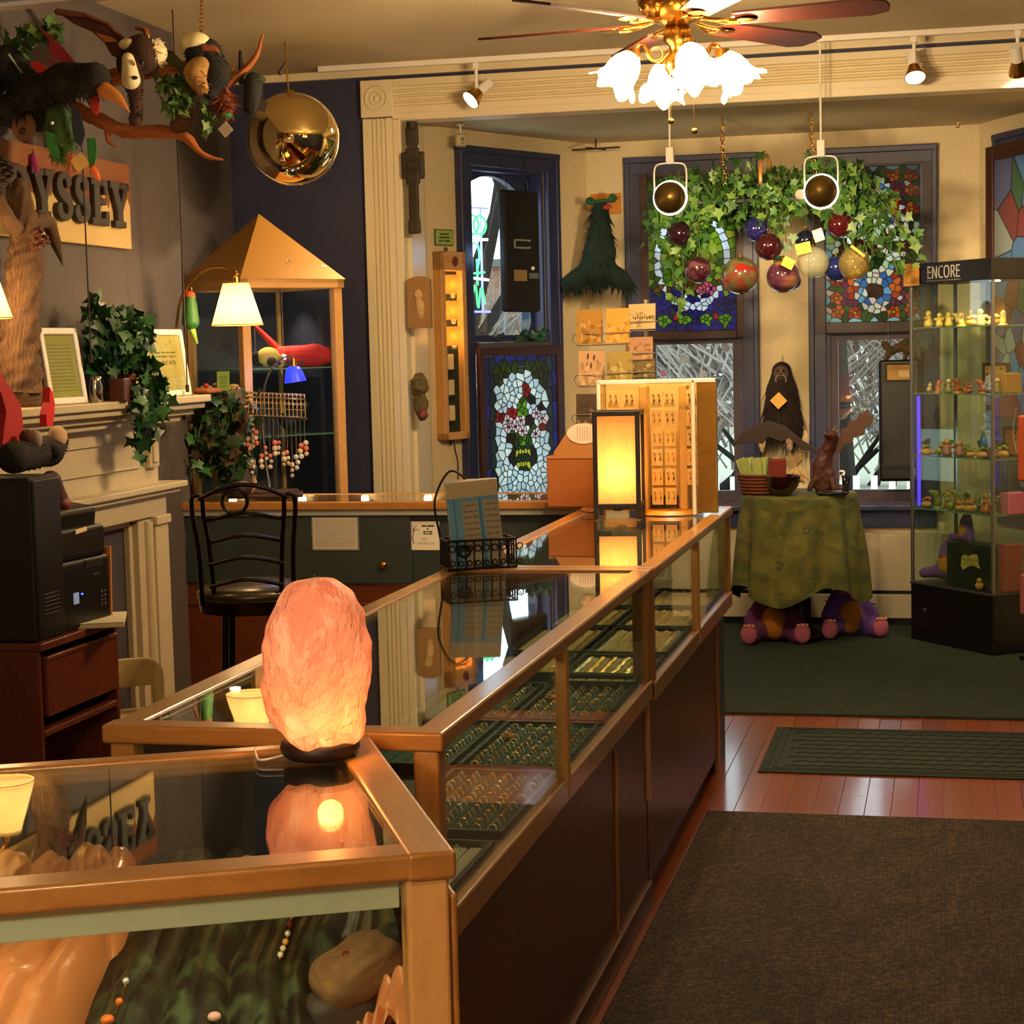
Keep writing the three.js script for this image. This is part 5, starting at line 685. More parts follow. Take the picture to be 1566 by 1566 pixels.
{ // lettering on the window glass, read from outside, and small suction discs
  const font = await new FontLoader().loadAsync('fonts/droid/droid_sans_bold.typeface.json');
  const wl = (t, s, px, py, l) => { const q = onZ(px, py, ZW - 0.05), g = new TextGeometry(t, { font, size: s, depth: 0.001, curveSegments: 3 }); g.computeBoundingBox(); g.translate(-g.boundingBox.max.x / 2, 0, 0).rotateY(Math.PI); single('window_lettering', l, 'lettering', g, mat('#f2f2ee', 0.6), [q.x, q.y, ZW - 0.049]); };
  wl('801.552.', 0.032, 1334, 758, 'white telephone digits on the right window glass, read from outside'); { const q = onZ(1338, 768, ZW - 0.05); single('window_lettering', 'blurred white word under the digits on the right window glass', 'lettering', [...Array(8).keys()].map((i) => rbox(0.012 + 0.004 * (i % 3), 0.022, 0.001, 0.0004, -0.08 + i * 0.022, 0, 0)), mat('#f2f2ee', 0.6), [q.x, q.y, ZW - 0.048]); } wl('S', 0.075, 1398, 760, 'single white S curl on the right window glass'); wl('SO', 0.06, 1280, 735, 'white letters S and O on the right window glass');
  for (const [px, py, r, c, l] of [[1075, 572, 0.02, '#eef2f4', 'white round suction disc on the lily window'], [1047, 549, 0.026, '#c8d2d8', 'larger clear suction disc on the lily window'], [1110, 532, 0.022, '#c8d2d8', 'clear suction disc near the top of the lily window pane'], [1014, 571, 0.018, '#d49ac0', 'pink gem disc on the lily window']]) { const q = onZ(px, py, ZW - 0.04); single('window_disc', l, 'disc', [tor(r * 0.8, r * 0.25, 0, 0, 0), cyl(r * 0.5, r * 0.5, 0.006, 16, 0, 0, 0, Math.PI / 2)], mat(c, 0.2, { transmission: 0.3, thickness: 0 }), q); }
}
// ---------- floor coverings ----------
{
  const gc = tex(256, 256, (u, v) => two('#101b10', '#26361f')(0.6 * fbm(u, v, 16, 2) + 0.5 * tn(u, v, 128, 5)), true, [1.3, 1.3]);
  single('green_carpet', 'dark green carpet filling the bay', 'carpet', muv(T(ext([[-1.34, 7.93], [0.75, 7.93], [0.75, 9.3], [0.17, 10.48], [-1.93, 10.48], [-2.5, 9.32], [-2.5, 8.92], [-1.34, 8.92]], 0.008, 0.002), 0, 0.002, 0, -Math.PI / 2), false), mat('#ffffff', 0.95, { map: gc, bumpMap: grey(256, 256, (u, v) => tn(u, v, 128, 8), [2, 2]), bumpScale: 0.004 }));
  const m = thing('door_mat', 'ribbed dark green floor mat between the carpet and the brown rug', 'mat', [0, 0, 0]), mm = mat('#1d2a20', 0.85);
  part('mat_base', [rbar(-0.69, 0.95, 0, 0.008, -6.845, -7.655, 0.003)], mm, m); part('border', [0, 1].flatMap((k) => { const e = 0.02 + k * 0.03; return [rbar(-0.69 + e, 0.93, 0.006, 0.012, -6.845 - e, -6.845 - e - 0.012, 0.003), rbar(-0.69 + e, 0.93, 0.006, 0.012, -7.655 + e, -7.655 + e + 0.012, 0.003), rbar(-0.69 + e, -0.69 + e + 0.012, 0.006, 0.012, -6.86 - e, -7.64 + e, 0.003)]; }), mm, m);
  const wv = []; for (let r = 0; r < 9; r++) for (let c = 0; c < 24; c++) wv.push(rbox(0.05, 0.008, 0.016, 0.004, -0.58 + c * 0.064 + (r % 2) * 0.032, 0.009, -6.95 - r * 0.075, 0, 0.5, 0), rbox(0.05, 0.008, 0.016, 0.004, -0.58 + c * 0.064 + (r % 2) * 0.032 + 0.03, 0.009, -6.95 - r * 0.075, 0, -0.5, 0)); part('woven_ribs', wv, mm, m).userData.kind = 'stuff';
  const bt = tex(512, 512, (u, v) => { const a = tn(u, v, 110, 3), b = tn(u, v, 64, 9), s = 0.5 + 0.5 * Math.sin(u * 6.283 * 55); return two('#140e0a', '#574632')(1.5 * (0.5 * a + 0.4 * b + 0.1 * s) - 0.3 + 0.3 * (fbm(u, v, 5, 1, 3) - 0.5)); }, true, [1.4, 1.4]);
  single('brown_rug', 'flecked brown runner rug along the showcase', 'rug', muv(rbar(-0.8, 1.9, 0, 0.01, -6.226, -3.0, 0.004), false), mat('#ffffff', 0.97, { map: bt, bumpMap: grey(512, 512, (u, v) => 0.5 * tn(u, v, 200, 3) + 0.5 * Math.abs(Math.sin(u * 3.1416 * 120)), [1.4, 1.4]), bumpScale: 0.004 }));
}
// ---------- cloth covered table in the bay ----------
{
  const C = V(-0.765, 0, -9.93), TY = 0.8, o = thing('round_table', 'round table under a green cloth by the bay window', 'table', C);
  part('tabletop', cyl(0.3, 0.3, 0.025, 40, 0, TY - 0.016, 0), panel, o); part('pedestal', lathe([[0, 0.012], [0.13, 0.012], [0.12, 0.05], [0.06, 0.08], [0.05, TY - 0.03], [0, TY - 0.03]], 24), black, o);
  const g = new THREE.PlaneGeometry(1, 1, 140, 46), p = g.attributes.position, uv = g.attributes.uv;
  for (let i = 0; i < p.count; i++) {
    const a = (p.getX(i) + 0.5) * 6.28319, s = 0.5 - p.getY(i), drop = 0.47 + 0.1 * Math.pow(Math.abs(Math.cos(2 * (a - 1.83))), 2.2); let r, y;
    if (s < 0.35) { r = 0.302 * s / 0.35; y = TY; } else { const t = (s - 0.35) / 0.65, f = Math.sin(a * 9 + 0.8) * 0.6 + Math.sin(a * 14 + 2) * 0.4; r = 0.306 + 0.05 * t + 0.034 * f * Math.min(1, t * 1.6); y = TY - 0.006 - t * drop; }
    p.setXYZ(i, Math.cos(a) * r, y, Math.sin(a) * r); uv.setXY(i, a * 0.34, s < 0.35 ? r : 0.34 + s);
  }
  g.computeVertexNormals();
  const ct = paint(512, 512, (x, w, h) => { x.fillStyle = '#5c5722'; x.fillRect(0, 0, w, h); for (let i = 0; i < 240; i++) { x.globalAlpha = 0.22; x.fillStyle = pick(['#2a3c16', '#75702e', '#3a4c1e', '#8a823a', '#203218', '#5f6024']); x.beginPath(); x.ellipse(rnd() * w, rnd() * h, 14 + rnd() * 40, 12 + rnd() * 46, rnd() * 3, 0, 7); x.fill(); } x.globalAlpha = 1; for (let i = 0; i < 15; i++) { const cx = 30 + (i % 4) * 125 + rnd() * 60, cy = 40 + Math.floor(i / 4) * 125 + rnd() * 40; x.lineWidth = 4; x.strokeStyle = pick(['#39442e', '#52503c', '#2e3a30']); for (const k of [16, 9]) { x.beginPath(); x.arc(cx, cy, k, 0.4, 6); x.stroke(); } } });
  ct.wrapS = ct.wrapT = THREE.RepeatWrapping; ct.repeat.set(1.3, 1.3);
  single('tablecloth', 'mottled green and gold tablecloth hanging in folds over the round table', 'tablecloth', g, mat('#ffffff', 0.85, { map: ct, side: THREE.DoubleSide }), C);
  const TT = TY + 0.003;
  const bk = thing('wicker_basket', 'brown basket holding pale green cards on the clothed table', 'basket', [-0.955, TT, -9.86]);
  part('basket_body', [lathe([[0, 0], [0.1, 0], [0.115, 0.05], [0.125, 0.1], [0.118, 0.1], [0.108, 0.05], [0.094, 0.012], [0, 0.012]]), ...[...Array(6).keys()].map((i) => tor(0.104 + i * 0.004, 0.008, 0, 0.01 + i * 0.018, 0, Math.PI / 2, 0, 0, 6, 36))], mat('#6b3416', 0.8), bk);
  const crd = rbox(0.05, 0.17, 0.003, 0.001), cm = ['#a8ae62', '#8a9a4e', '#c2bc80', '#3c5a3a', '#9aa25a'].map((c) => mat(c, 0.7));
  for (let i = 0; i < 11; i++) { const q = single('greeting_card', 'pale green card standing in the wicker basket', 'card', crd, cm[i % 5], [-0.955 - 0.085 + i * 0.017, TT + 0.105, -9.86 + rr(-0.03, 0.03)], rr(-0.4, 0.4), 'cards in the wicker basket'); q.rotation.z = 0.35 - i * 0.06; }
  const bw = thing('glass_bowl', 'dark red glass bowl holding a red card box on the table', 'bowl', [-0.83, TT, -9.72]); part('bowl', lathe([[0, 0], [0.035, 0], [0.05, 0.01], [0.08, 0.05], [0.092, 0.1], [0.096, 0.105], [0.09, 0.1], [0.075, 0.05], [0.04, 0.014], [0, 0.01]], 36), mat('#2a0a10', 0.12, { clearcoat: 1 }), bw);
  single('red_card_box', 'brick red card box standing in the dark bowl', 'box', T(rbox(0.09, 0.12, 0.04, 0.003), 0, 0.06, 0, 0.15), mat('#7d2c14', 0.7), [-0.86, TT + 0.07, -9.74], 0.15);
  single('feather_duster', 'tan fluffy feathers beside the red card box', 'feathers', (() => { const l = []; for (let i = 0; i < 60; i++) { const a = rr(-1, 1); l.push(T(new THREE.ConeGeometry(0.006, rr(0.1, 0.2), 4), 0, 0.09, 0, rr(-0.4, 0.4), 0, a * 0.8)); } return l; })(), mat('#c2a068', 0.9), [-0.77, TT + 0.05, -9.84]);
  // carved dragon with raised wings
  const dm = mat('#ffffff', 0.55, { map: grain('#5e2a14', '#361509', 0.4) }), d = thing('dragon_statue', 'carved brown dragon statue with raised spiky wings on the table', 'statue', [-0.635, TT, -9.93], 0);
  const bones = [[[0, 0.03, 0], [-0.01, 0.14, 0], 0.05, 0.055], [[-0.01, 0.14, 0], [0.03, 0.25, 0.02], 0.05, 0.035], [[0.03, 0.25, 0.02], [0.05, 0.3, 0.04], 0.03, 0.026], [[0.05, 0.3, 0.04], [0.02, 0.31, 0.08], 0.026, 0.014], [[-0.03, 0.1, 0.03], [-0.07, 0.02, 0.05], 0.022, 0.014], [[0.04, 0.1, 0.03], [0.06, 0.02, 0.05], 0.022, 0.014], [[0.0, 0.03, -0.02], [0.1, 0.015, 0.0], 0.03, 0.016], [[0.1, 0.015, 0.0], [0.15, 0.02, 0.05], 0.016, 0.006]];
  part('body', jitter(skin(bones, 0.01, 0.03, 0.025), 0.004, 70), dm, d);
  const wing = (pts) => ext(pts, 0.006, 0.002);
  const wr = part('wing', wing([[0, 0], [0.05, 0.01], [0.07, 0.05], [0.11, 0.06], [0.12, 0.09], [0.17, 0.1], [0.18, 0.14], [0.215, 0.16], [0.222, 0.2], [0.2, 0.21], [0.19, 0.235], [0.17, 0.21], [0.15, 0.215], [0.135, 0.18], [0.1, 0.17], [0.09, 0.14], [0.06, 0.13], [0.045, 0.09], [0.01, 0.07]]), mat('#4a2c1a', 0.6), d); wr.position.set(0.04, 0.2, 0);
  const wl = part('wing', wing([[0, 0], [-0.1, 0.06], [-0.18, 0.13], [-0.27, 0.16], [-0.4, 0.11], [-0.46, 0.03], [-0.37, 0.05], [-0.3, 0.04], [-0.27, 0.08], [-0.2, 0.05], [-0.16, 0.07], [-0.08, 0.0]]), mat('#28150d', 0.6), d); wl.position.set(-0.02, 0.22, -0.02);
  part('spines', [...Array(7).keys()].map((i) => T(new THREE.ConeGeometry(0.008, 0.03, 6), 0.05 - i * 0.004, 0.27 - i * 0.03, -0.03 - 0.002 * i, -1.1, 0, 0)), dm, d); part('horns', [taper([[0.05, 0.32, 0.03], [0.07, 0.35, 0.01]], [0.007, 0.001], 4, 6), taper([[0.06, 0.31, 0.04], [0.085, 0.335, 0.03]], [0.007, 0.001], 4, 6)], mat('#8a6a48', 0.5), d);
  const h = thing('black_boat_ornament', 'glossy black dish with an upright hand shape on the table edge', 'ornament', [-0.575, TT, -9.72], 0.1); part('dish', [sph(0.09, 0, 0.012, 0, 1, 0.14, 0.5), rbox(0.16, 0.02, 0.06, 0.01, 0, 0.012, 0)], black, h); part('hand', [taper([[0.065, 0.015, 0], [0.072, 0.06, 0]], [0.018, 0.014], 6, 8), ...[-1, 0, 1].map((k) => taper([[0.07 + k * 0.01, 0.055, 0], [0.07 + k * 0.02, 0.1 + (k ? 0 : 0.012), 0]], [0.008, 0.005], 5, 6))], black, h);
  // plush dragons under the cloth
  const pu = ['#5c2a55', '#5a3a86'];
  [[1182, 985, 'magenta and purple plush dragon with yellow belly sitting under the cloth', 0.18, 0], [1297, 972, 'violet plush dragon with yellow belly half hidden by the tablecloth', 0.35, 1]].forEach(([px, py, l, t, k]) => {
    const q = onY(px, py, 0), a = thing('plush_dragon', l, 'plush toy', [q.x, 0.012, q.z - 0.03 + 0.09 * k], t, 'plush dragons under the table'), pm = mat(pu[k], 0.95, { sheen: 1, sheenColor: new THREE.Color('#b07ac0'), sheenRoughness: 0.6 }), pk = mat('#a3566e', 0.95), ye = mat('#a86a12', 0.95);
    const b = [[[0, 0.1, 0], [0, 0.2, -0.01], 0.1, 0.07], [[0, 0.2, 0], [0, 0.3, 0.01], 0.06, 0.062], [[-0.08, 0.07, 0.02], [-0.13, 0.045, 0.1], 0.05, 0.045], [[0.08, 0.07, 0.02], [0.13, 0.045, 0.1], 0.05, 0.045], [[-0.07, 0.2, 0], [-0.13, 0.12, 0.05], 0.032, 0.03], [[0.07, 0.2, 0], [0.13, 0.12, 0.05], 0.032, 0.03]];
    part('body', skin(b, 0.012, 0.03, 0.03), pm, a); fur(a, onBones(b, 500), 0.022, 0.004, pm, V(0, -0.4, 0), 0.6);
    part('belly', sph(0.075, 0, 0.11, 0.05, 0.9, 1.25, 0.75), ye, a); part('snout', sph(0.05, -0.03, 0.265, 0.06, 1, 0.85, 0.9), pk, a); for (const s of [-1, 1]) { part('foot_pad', sph(0.052, s * 0.14, 0.06, 0.14, 0.85, 1.05, 0.45), pk, a); part('horn', T(new THREE.ConeGeometry(0.016, 0.045, 8), s * 0.05, 0.365, 0, 0, 0, -s * 0.3), mat('#c08a50', 0.8), a); part('eye', [sph(0.018, s * 0.035 + 0.01, 0.32, 0.05, 1, 1.2, 0.5)], white, a); part('pupil', sph(0.008, s * 0.035 + 0.01, 0.32, 0.06), black, a); for (let c = 0; c < 3; c++) part('claw', sph(0.009, s * 0.14 + (c - 1) * 0.022, 0.105, 0.155), mat('#c08a50', 0.8), a); }
  });
}
// ---------- tall glass tower case ----------
{
  const O = V(-0.187, 0.012, -10.0), th = -0.908, W = 0.667, D = 0.3, o = thing('glass_tower_case', 'tall glass tower case with black ENCORE header and black base', 'display case', O, th);
  part('base', [rbar(0, W, 0, 0.3, -D, 0.0, 0.006)], black, o); part('base_lip', rbar(-0.004, W + 0.004, 0.295, 0.31, -D, 0.006), mat('#2b2a2a', 0.3), o);
  part('lock', cyl(0.01, 0.01, 0.008, 14, 0.12, 0.17, 0.002, Math.PI / 2), steel, o);
  for (const [x, z] of [[0.008, -0.008], [W - 0.008, -0.008], [0.008, -D + 0.008], [W - 0.008, -D + 0.008]]) part('corner_post', rbar(x - 0.008, x + 0.008, 0.31, 1.875, z - 0.008, z + 0.008, 0.003), steel, o);
  part('header', [rbar(-0.01, W + 0.01, 1.87, 1.975, -D - 0.01, 0.012, 0.004)], mat('#0d0c0c', 0.45), o);
  const sh = [0.695, 0.975, 1.3, 1.64]; for (const y of sh) part('shelf', bar(0.016, W - 0.016, y, y + 0.006, -D + 0.016, -0.016), glassEdge, o);
  part('front_glass', bar(0.016, W - 0.016, 0.31, 1.87, -0.01, -0.006), glass, o); part('side_glass', [bar(0.006, 0.01, 0.31, 1.87, -D + 0.016, -0.016), bar(W - 0.01, W - 0.006, 0.31, 1.87, -D + 0.016, -0.016)], glass, o); part('back_glass', bar(0.016, W - 0.016, 0.31, 1.87, -D + 0.006, -D + 0.01), glass, o);
  part('shelf_clip', sh.flatMap((y) => [rbox(0.03, 0.01, 0.012, 0.003, 0.02, y - 0.004, -0.02), rbox(0.03, 0.01, 0.012, 0.003, W - 0.02, y - 0.004, -0.02)]), steel, o);
  const font = await new FontLoader().loadAsync('fonts/droid/droid_sans_regular.typeface.json'), tg = new TextGeometry('ENCORE', { font, size: 0.055, depth: 0.002, curveSegments: 4 });
  part('lettering', [T(tg.scale(0.95, 1.15, 1), 0.165, 1.893, 0.0125), rbar(0.16, 0.44, 1.88, 1.882, 0.012, 0.0135)], mat('#9a958a', 0.4), o, 'grey ENCORE lettering');
  const nt = part('header_note', card(0.13, 0.115), docT((x, w, h) => { x.fillStyle = '#c98f3a'; x.fillRect(0, 0, w, h); x.strokeStyle = '#8a5a1c'; x.lineWidth = 8; x.strokeRect(60, 90, 130, 130); lines(x, w, h, 40, 30, 210, 80, 3, '#8a5a1c'); }), o); nt.position.set(0.045, 1.92, 0.02);
  const hl = part('halogen', cyl(0.024, 0.024, 0.006, 20, W - 0.1, 1.866, -0.1), glow('#fff0d8', 7), o);
  lamp('spot', WARM, 1.6, [W - 0.1, 1.858, -0.1], o, { angle: 0.9, penumbra: 0.7, target: V(W - 0.25, 1.2, -0.15), name: 'case_halogen_light' });
  part('violet_tube', rod([0.03, 0.71, -0.035], [0.03, 1.29, -0.035], 0.009, 10), glow('#5a3cff', 0.9), o, 'violet light tube'); lamp('point', '#5b3cff', 0.01, V(0.05, 1.0, -0.06), o, { radius: 3, name: 'violet_tube_light' });
  // figurines
  const at = (x, y, z) => V(x, y, z).applyAxisAngle(V(0, 1, 0), th).add(O);
  const protos = [
    (c1, c2) => [['body', [sph(0.018, 0, 0.018, 0, 1.1, 1, 0.9, 10, 8)], c1], ['head', [sph(0.013, 0.012, 0.042, 0, 1, 1, 1, 10, 8), sph(0.005, 0.004, 0.055, 0.006, 1, 1, 1, 6, 5), sph(0.005, 0.02, 0.055, -0.006, 1, 1, 1, 6, 5)], c1], ['flower', [sph(0.009, -0.02, 0.012, 0.014, 1, 1, 1, 8, 6)], c2]],
    (c1, c2) => [['body', [lathe([[0, 0], [0.016, 0], [0.02, 0.012], [0.012, 0.035], [0.008, 0.045], [0, 0.046]], 12)], c1], ['head', sph(0.012, 0, 0.054, 0, 1, 1, 1, 10, 8), c2], ['wings', [sph(0.014, -0.018, 0.036, -0.004, 1.1, 0.5, 0.3, 8, 6), sph(0.014, 0.018, 0.036, -0.004, 1.1, 0.5, 0.3, 8, 6)], c1]],
    (c1, c2) => [['rock', jitter(sph(0.022, 0, 0.012, 0, 1.2, 0.7, 1, 10, 8), 0.004, 60), c2], ['petals', [...Array(5).keys()].map((i) => sph(0.01, Math.cos(i * 1.257) * 0.012, 0.035 + 0.006 * (i % 2), Math.sin(i * 1.257) * 0.012, 1, 0.6, 1, 7, 5)), c1]],
    (c1, c2) => [['body', skin([[[0, 0.02, 0], [0.01, 0.05, 0], 0.012, 0.01], [[0.01, 0.05, 0], [0.03, 0.058, 0], 0.01, 0.006], [[0, 0.03, 0], [-0.03, 0.05, 0.006], 0.006, 0.003], [[0, 0.02, 0], [0.0, 0.006, 0.01], 0.01, 0.012]], 0.004, 0.01, 0.008), c1], ['base', cyl(0.018, 0.02, 0.008, 12, 0, 0.004, 0), c2]],
  ];
  const pal = [['#e0a03a', '#f2cf7a', '#b86a1e', '#e9c05a', '#d8b46a'], ['#b0703a', '#8a7a4a', '#c9a878', '#7a8a4a', '#a85a3a'], ['#8a8a3a', '#b07a3a', '#6a7a3a', '#c08a4a', '#9a6a5a'], ['#7a7a34', '#a0526a', '#b0843a', '#5f7a3a', '#b4682e']];
  const names = ['top', 'second', 'third', 'lowest'], kinds = ['animal_figurine', 'fairy_figurine', 'flower_figurine', 'dragon_figurine'], what = ['small animal figurine', 'small winged figurine', 'small flower cluster figurine', 'small dragon figurine'];
  const lib = pal.map((p) => protos.map((f) => f(mat(p[Math.floor(rnd() * 5)], 0.35), mat(p[Math.floor(rnd() * 5)], 0.4))));
  [3, 2, 1, 0].forEach((si, row) => { for (let i = 0; i < 13; i++) { const k = Math.floor(rnd() * 4), q = at(0.06 + i * 0.045 + rr(-0.01, 0.01), sh[si] + 0.0062, -0.07 - 0.09 * (i % 2) + rr(-0.015, 0.015)), f = thing(kinds[k], what[k] + ' on the ' + names[row] + ' glass shelf of the tower case', 'figurine', q, rnd() * 6, names[row] + ' shelf figurines'); for (const [n, g, m] of lib[row][k]) part(n, g, m, f); const s = [1.15, 1.0, 1.1, 1.3][row] * rr(0.85, 1.25); f.scale.setScalar(s); } });
  { const q = at(0.13, 0.696 + 0.005, -0.1), pm = mat('#8a4a5a', 0.7); }
  const gb = thing('green_gift_box', 'dark green box with gold script inside the tower case', 'box', at(0.2, 0.31, -0.16), th); part('box', rbox(0.36, 0.22, 0.13, 0.006, 0.16, 0.11, 0), mat('#10231a', 0.5), gb); part('script', T(new THREE.PlaneGeometry(0.24, 0.13), 0.18, 0.125, 0.0665), mat('#ffffff', 0.5, { map: paint(320, 180, (x, w, h) => { x.fillStyle = '#10231a'; x.fillRect(0, 0, w, h); x.fillStyle = '#c2b25a'; x.beginPath(); x.moveTo(60, 60); x.quadraticCurveTo(90, 20, 130, 48); x.quadraticCurveTo(190, 14, 232, 30); x.lineTo(240, 90); x.lineTo(262, 130); x.quadraticCurveTo(170, 80, 76, 150); x.lineTo(52, 120); x.closePath(); x.fill(); x.fillStyle = '#6a5a22'; for (let i = 0; i < 7; i++) { x.fillRect(80 + i * 22, 62 + 8 * Math.sin(i * 2), 9, 22); x.fillRect(84 + i * 20, 96 - 6 * Math.sin(i), 8, 12); } }) }), gb);
  const pm = mat('#6d4a8a', 0.95), pb = [[[0, 0.06, 0], [0, 0.15, 0], 0.07, 0.05], [[0, 0.15, 0], [0.02, 0.2, 0.01], 0.045, 0.04], [[-0.06, 0.04, 0.02], [-0.13, 0.03, 0.05], 0.035, 0.03], [[0.06, 0.04, 0.02], [0.11, 0.03, 0.05], 0.035, 0.03]]; const pl = thing('plush_dragon', 'lavender plush dragon sitting on the green box in the tower case', 'plush toy', at(0.26, 0.532, -0.16), th); pl.scale.setScalar(0.62); part('body', skin(pb, 0.01, 0.03, 0.03), pm, pl); part('belly', sph(0.055, 0, 0.08, 0.035, 0.9, 1.25, 0.7), mat('#b07a1c', 0.95), pl); part('collar', rbox(0.07, 0.012, 0.02, 0.005, 0, 0.13, 0.05), mat('#8c1c18', 0.7), pl);
  const pl2 = copyOf(pl, at(0.1, 0.322, -0.17), th + 0.5, 'lavender plush dragon beside the green box in the tower case'); pl2.scale.setScalar(0.9);
  single('yellow_chick', 'small yellow chick in front of the green box', 'figurine', [sph(0.022, 0, 0.02, 0, 1, 1, 1), sph(0.014, 0.005, 0.048, 0.004)], mat('#b08a3a', 0.8), at(0.5, 0.312, -0.05), th);
  const fr = (x, y, l, c) => { const f = thing('framed_picture', l, 'picture', at(x, y + 0.006, -0.24), th); part('frame', [rbar(-0.1, -0.085, 0, 0.15, -0.01, 0.01), rbar(0.085, 0.1, 0, 0.15, -0.01, 0.01), rbar(-0.1, 0.1, 0.135, 0.15, -0.01, 0.01), rbar(-0.1, 0.1, 0, 0.015, -0.01, 0.01)], frameWood, f); part('print', rbar(-0.088, 0.088, 0.012, 0.138, -0.006, 0.002), docT((x2, w, h) => { x2.fillStyle = c; x2.fillRect(0, 0, w, h); for (let i = 0; i < 12; i++) { x2.fillStyle = pick(['#6a3a1a', '#8a5a2a', '#4a3018']); x2.beginPath(); x2.ellipse(30 + (i % 3) * 80, 36 + Math.floor(i / 3) * 60, 14, 20, rnd(), 0, 7); x2.fill(); } }), f); };
  fr(0.4, sh[2], 'earring frame on the second shelf of the tower case', '#a8823e'); fr(0.56, sh[1], 'orange framed print on the third shelf of the tower case', '#a0602a');
  single('gold_plate', 'round bronze plate standing on the top shelf of the tower case', 'plate', T(cyl(0.07, 0.07, 0.008, 28), 0, 0.075, 0, 1.4), mat('#8a5a22', 0.35, { metalness: 0.6 }), at(0.42, sh[3] + 0.006, -0.22), th);
  single('blue_figurine', 'tall blue crystal figurine on the third shelf', 'figurine', [lathe([[0, 0], [0.02, 0], [0.016, 0.03], [0.024, 0.07], [0.012, 0.11], [0, 0.13]], 10)], mat('#3f6a8a', 0.2), at(0.45, sh[1] + 0.006, -0.12), th);
  for (const [x, y, h, c, l] of [[0.62, 0.31, 0.24, '#8f2a1a', 'red gift package at the end of the tower case floor'], [0.61, sh[2] + 0.006, 0.1, '#a3712c', 'tan wooden box on the second shelf end'], [0.63, sh[0] + 0.006, 0.11, '#a35a6a', 'rose coloured vase on the lowest shelf end']]) single('gift_package', l, 'package', [rbox(0.07, h, 0.1, 0.006, 0, h / 2, 0), rbox(0.02, h + 0.004, 0.104, 0.003, 0, h / 2, 0)], mat(c, 0.5), at(x, y, -0.15), th);
  const fx = thing('red_hang_bag', 'orange-red package bag hanging at the edge of the tower case', 'bag', [0.405, 1.06, -9.28], -0.4); part('bag', [rbox(0.14, 0.32, 0.04, 0.012)], mat('#a4451a', 0.5), fx); part('hook_wire', tube([[-0.07, 0.2, 0.03], [-0.085, 0.08, 0.03], [-0.07, -0.02, 0.03]], 0.003, 12, 5), wire, fx);
  const stand = thing('merchandise_stand', 'slim black wire merchandise stand beside the tower case', 'stand', [0.43, 0.012, -9.32], -0.4); part('pole', rod([0, 0, -0.03], [0, 1.6, -0.03], 0.01), iron, stand); part('foot', [rbox(0.2, 0.02, 0.02, 0.004, 0, 0.01, -0.03), rbox(0.02, 0.02, 0.2, 0.004, 0, 0.01, -0.03)], iron, stand); part('arm', [rod([0, 1.25, -0.03], [-0.03, 1.24, 0.05], 0.004), rod([0, 0.45, -0.03], [-0.03, 0.44, 0.05], 0.004)], iron, stand);
  const f2 = thing('pink_hang_bag', 'dusty pink package bag low on the merchandise stand', 'bag', [0.41, 0.35, -9.27], -0.4); part('bag', rbox(0.13, 0.2, 0.04, 0.012), mat('#8a4a4a', 0.5), f2);
}
// ---------- on the showcases ----------
{ // paper lantern
  const q = onY(944, 793, TOP), o = thing('paper_lantern', 'glowing paper table lantern with a dark wooden frame', 'lamp', [q.x, TOP, q.z - 0.06], 0.06), w = 0.078, h = 0.395, y0 = 0.035, dm = mat('#1b0f0a', 0.5);
  for (const x of [-1, 1]) for (const z of [-1, 1]) part('post', rbox(0.017, h, 0.017, 0.003, x * w, h / 2, z * w), dm, o);
  part('rails', [y0 + 0.012, h - 0.01].flatMap((y) => [rbox(2 * w, 0.018, 0.015, 0.003, 0, y, w), rbox(2 * w, 0.018, 0.015, 0.003, 0, y, -w), rbox(0.015, 0.018, 2 * w, 0.003, w, y, 0), rbox(0.015, 0.018, 2 * w, 0.003, -w, y, 0)]), dm, o);
  const pm = mat('#f3cf92', 0.95, { map: tex(256, 256, (u, v) => two('#f8e0b2', '#ecc88e')(fbm(u, v, 6, 3, 5)), true), transmission: 0.5, thickness: 0, emissive: new THREE.Color('#ffbe6a'), emissiveIntensity: 0.35, side: THREE.DoubleSide });
  for (const [x, z, r] of [[0, w, 0], [0, -w, 0], [w, 0, Math.PI / 2], [-w, 0, Math.PI / 2]]) part('paper_panel', T(new THREE.PlaneGeometry(2 * w - 0.012, h - y0 - 0.03), x * 0.96, (h + y0) / 2, z * 0.96, 0, r), pm, o);
  part('bulb', sph(0.02, 0, 0.17, 0, 1, 1.3, 1), glow('#ffd894', 10), o); part('bulb_base', [cyl(0.014, 0.018, 0.11, 14, 0, 0.085, 0), rbox(0.03, 0.012, 2 * w, 0.003, 0, 0.035, 0)], dm, o); lamp('point', '#ffe0b4', 0.22, [0, 0.17, 0], o, { radius: 1.2, name: 'lantern_light' });
  part('cord', tube([[-0.08, 0.006, -0.08], [-0.14, 0.01, -0.1], [-0.2, 0.005, -0.3]], 0.0025, 16, 5), mat('#5a1c12', 0.6), o);
}
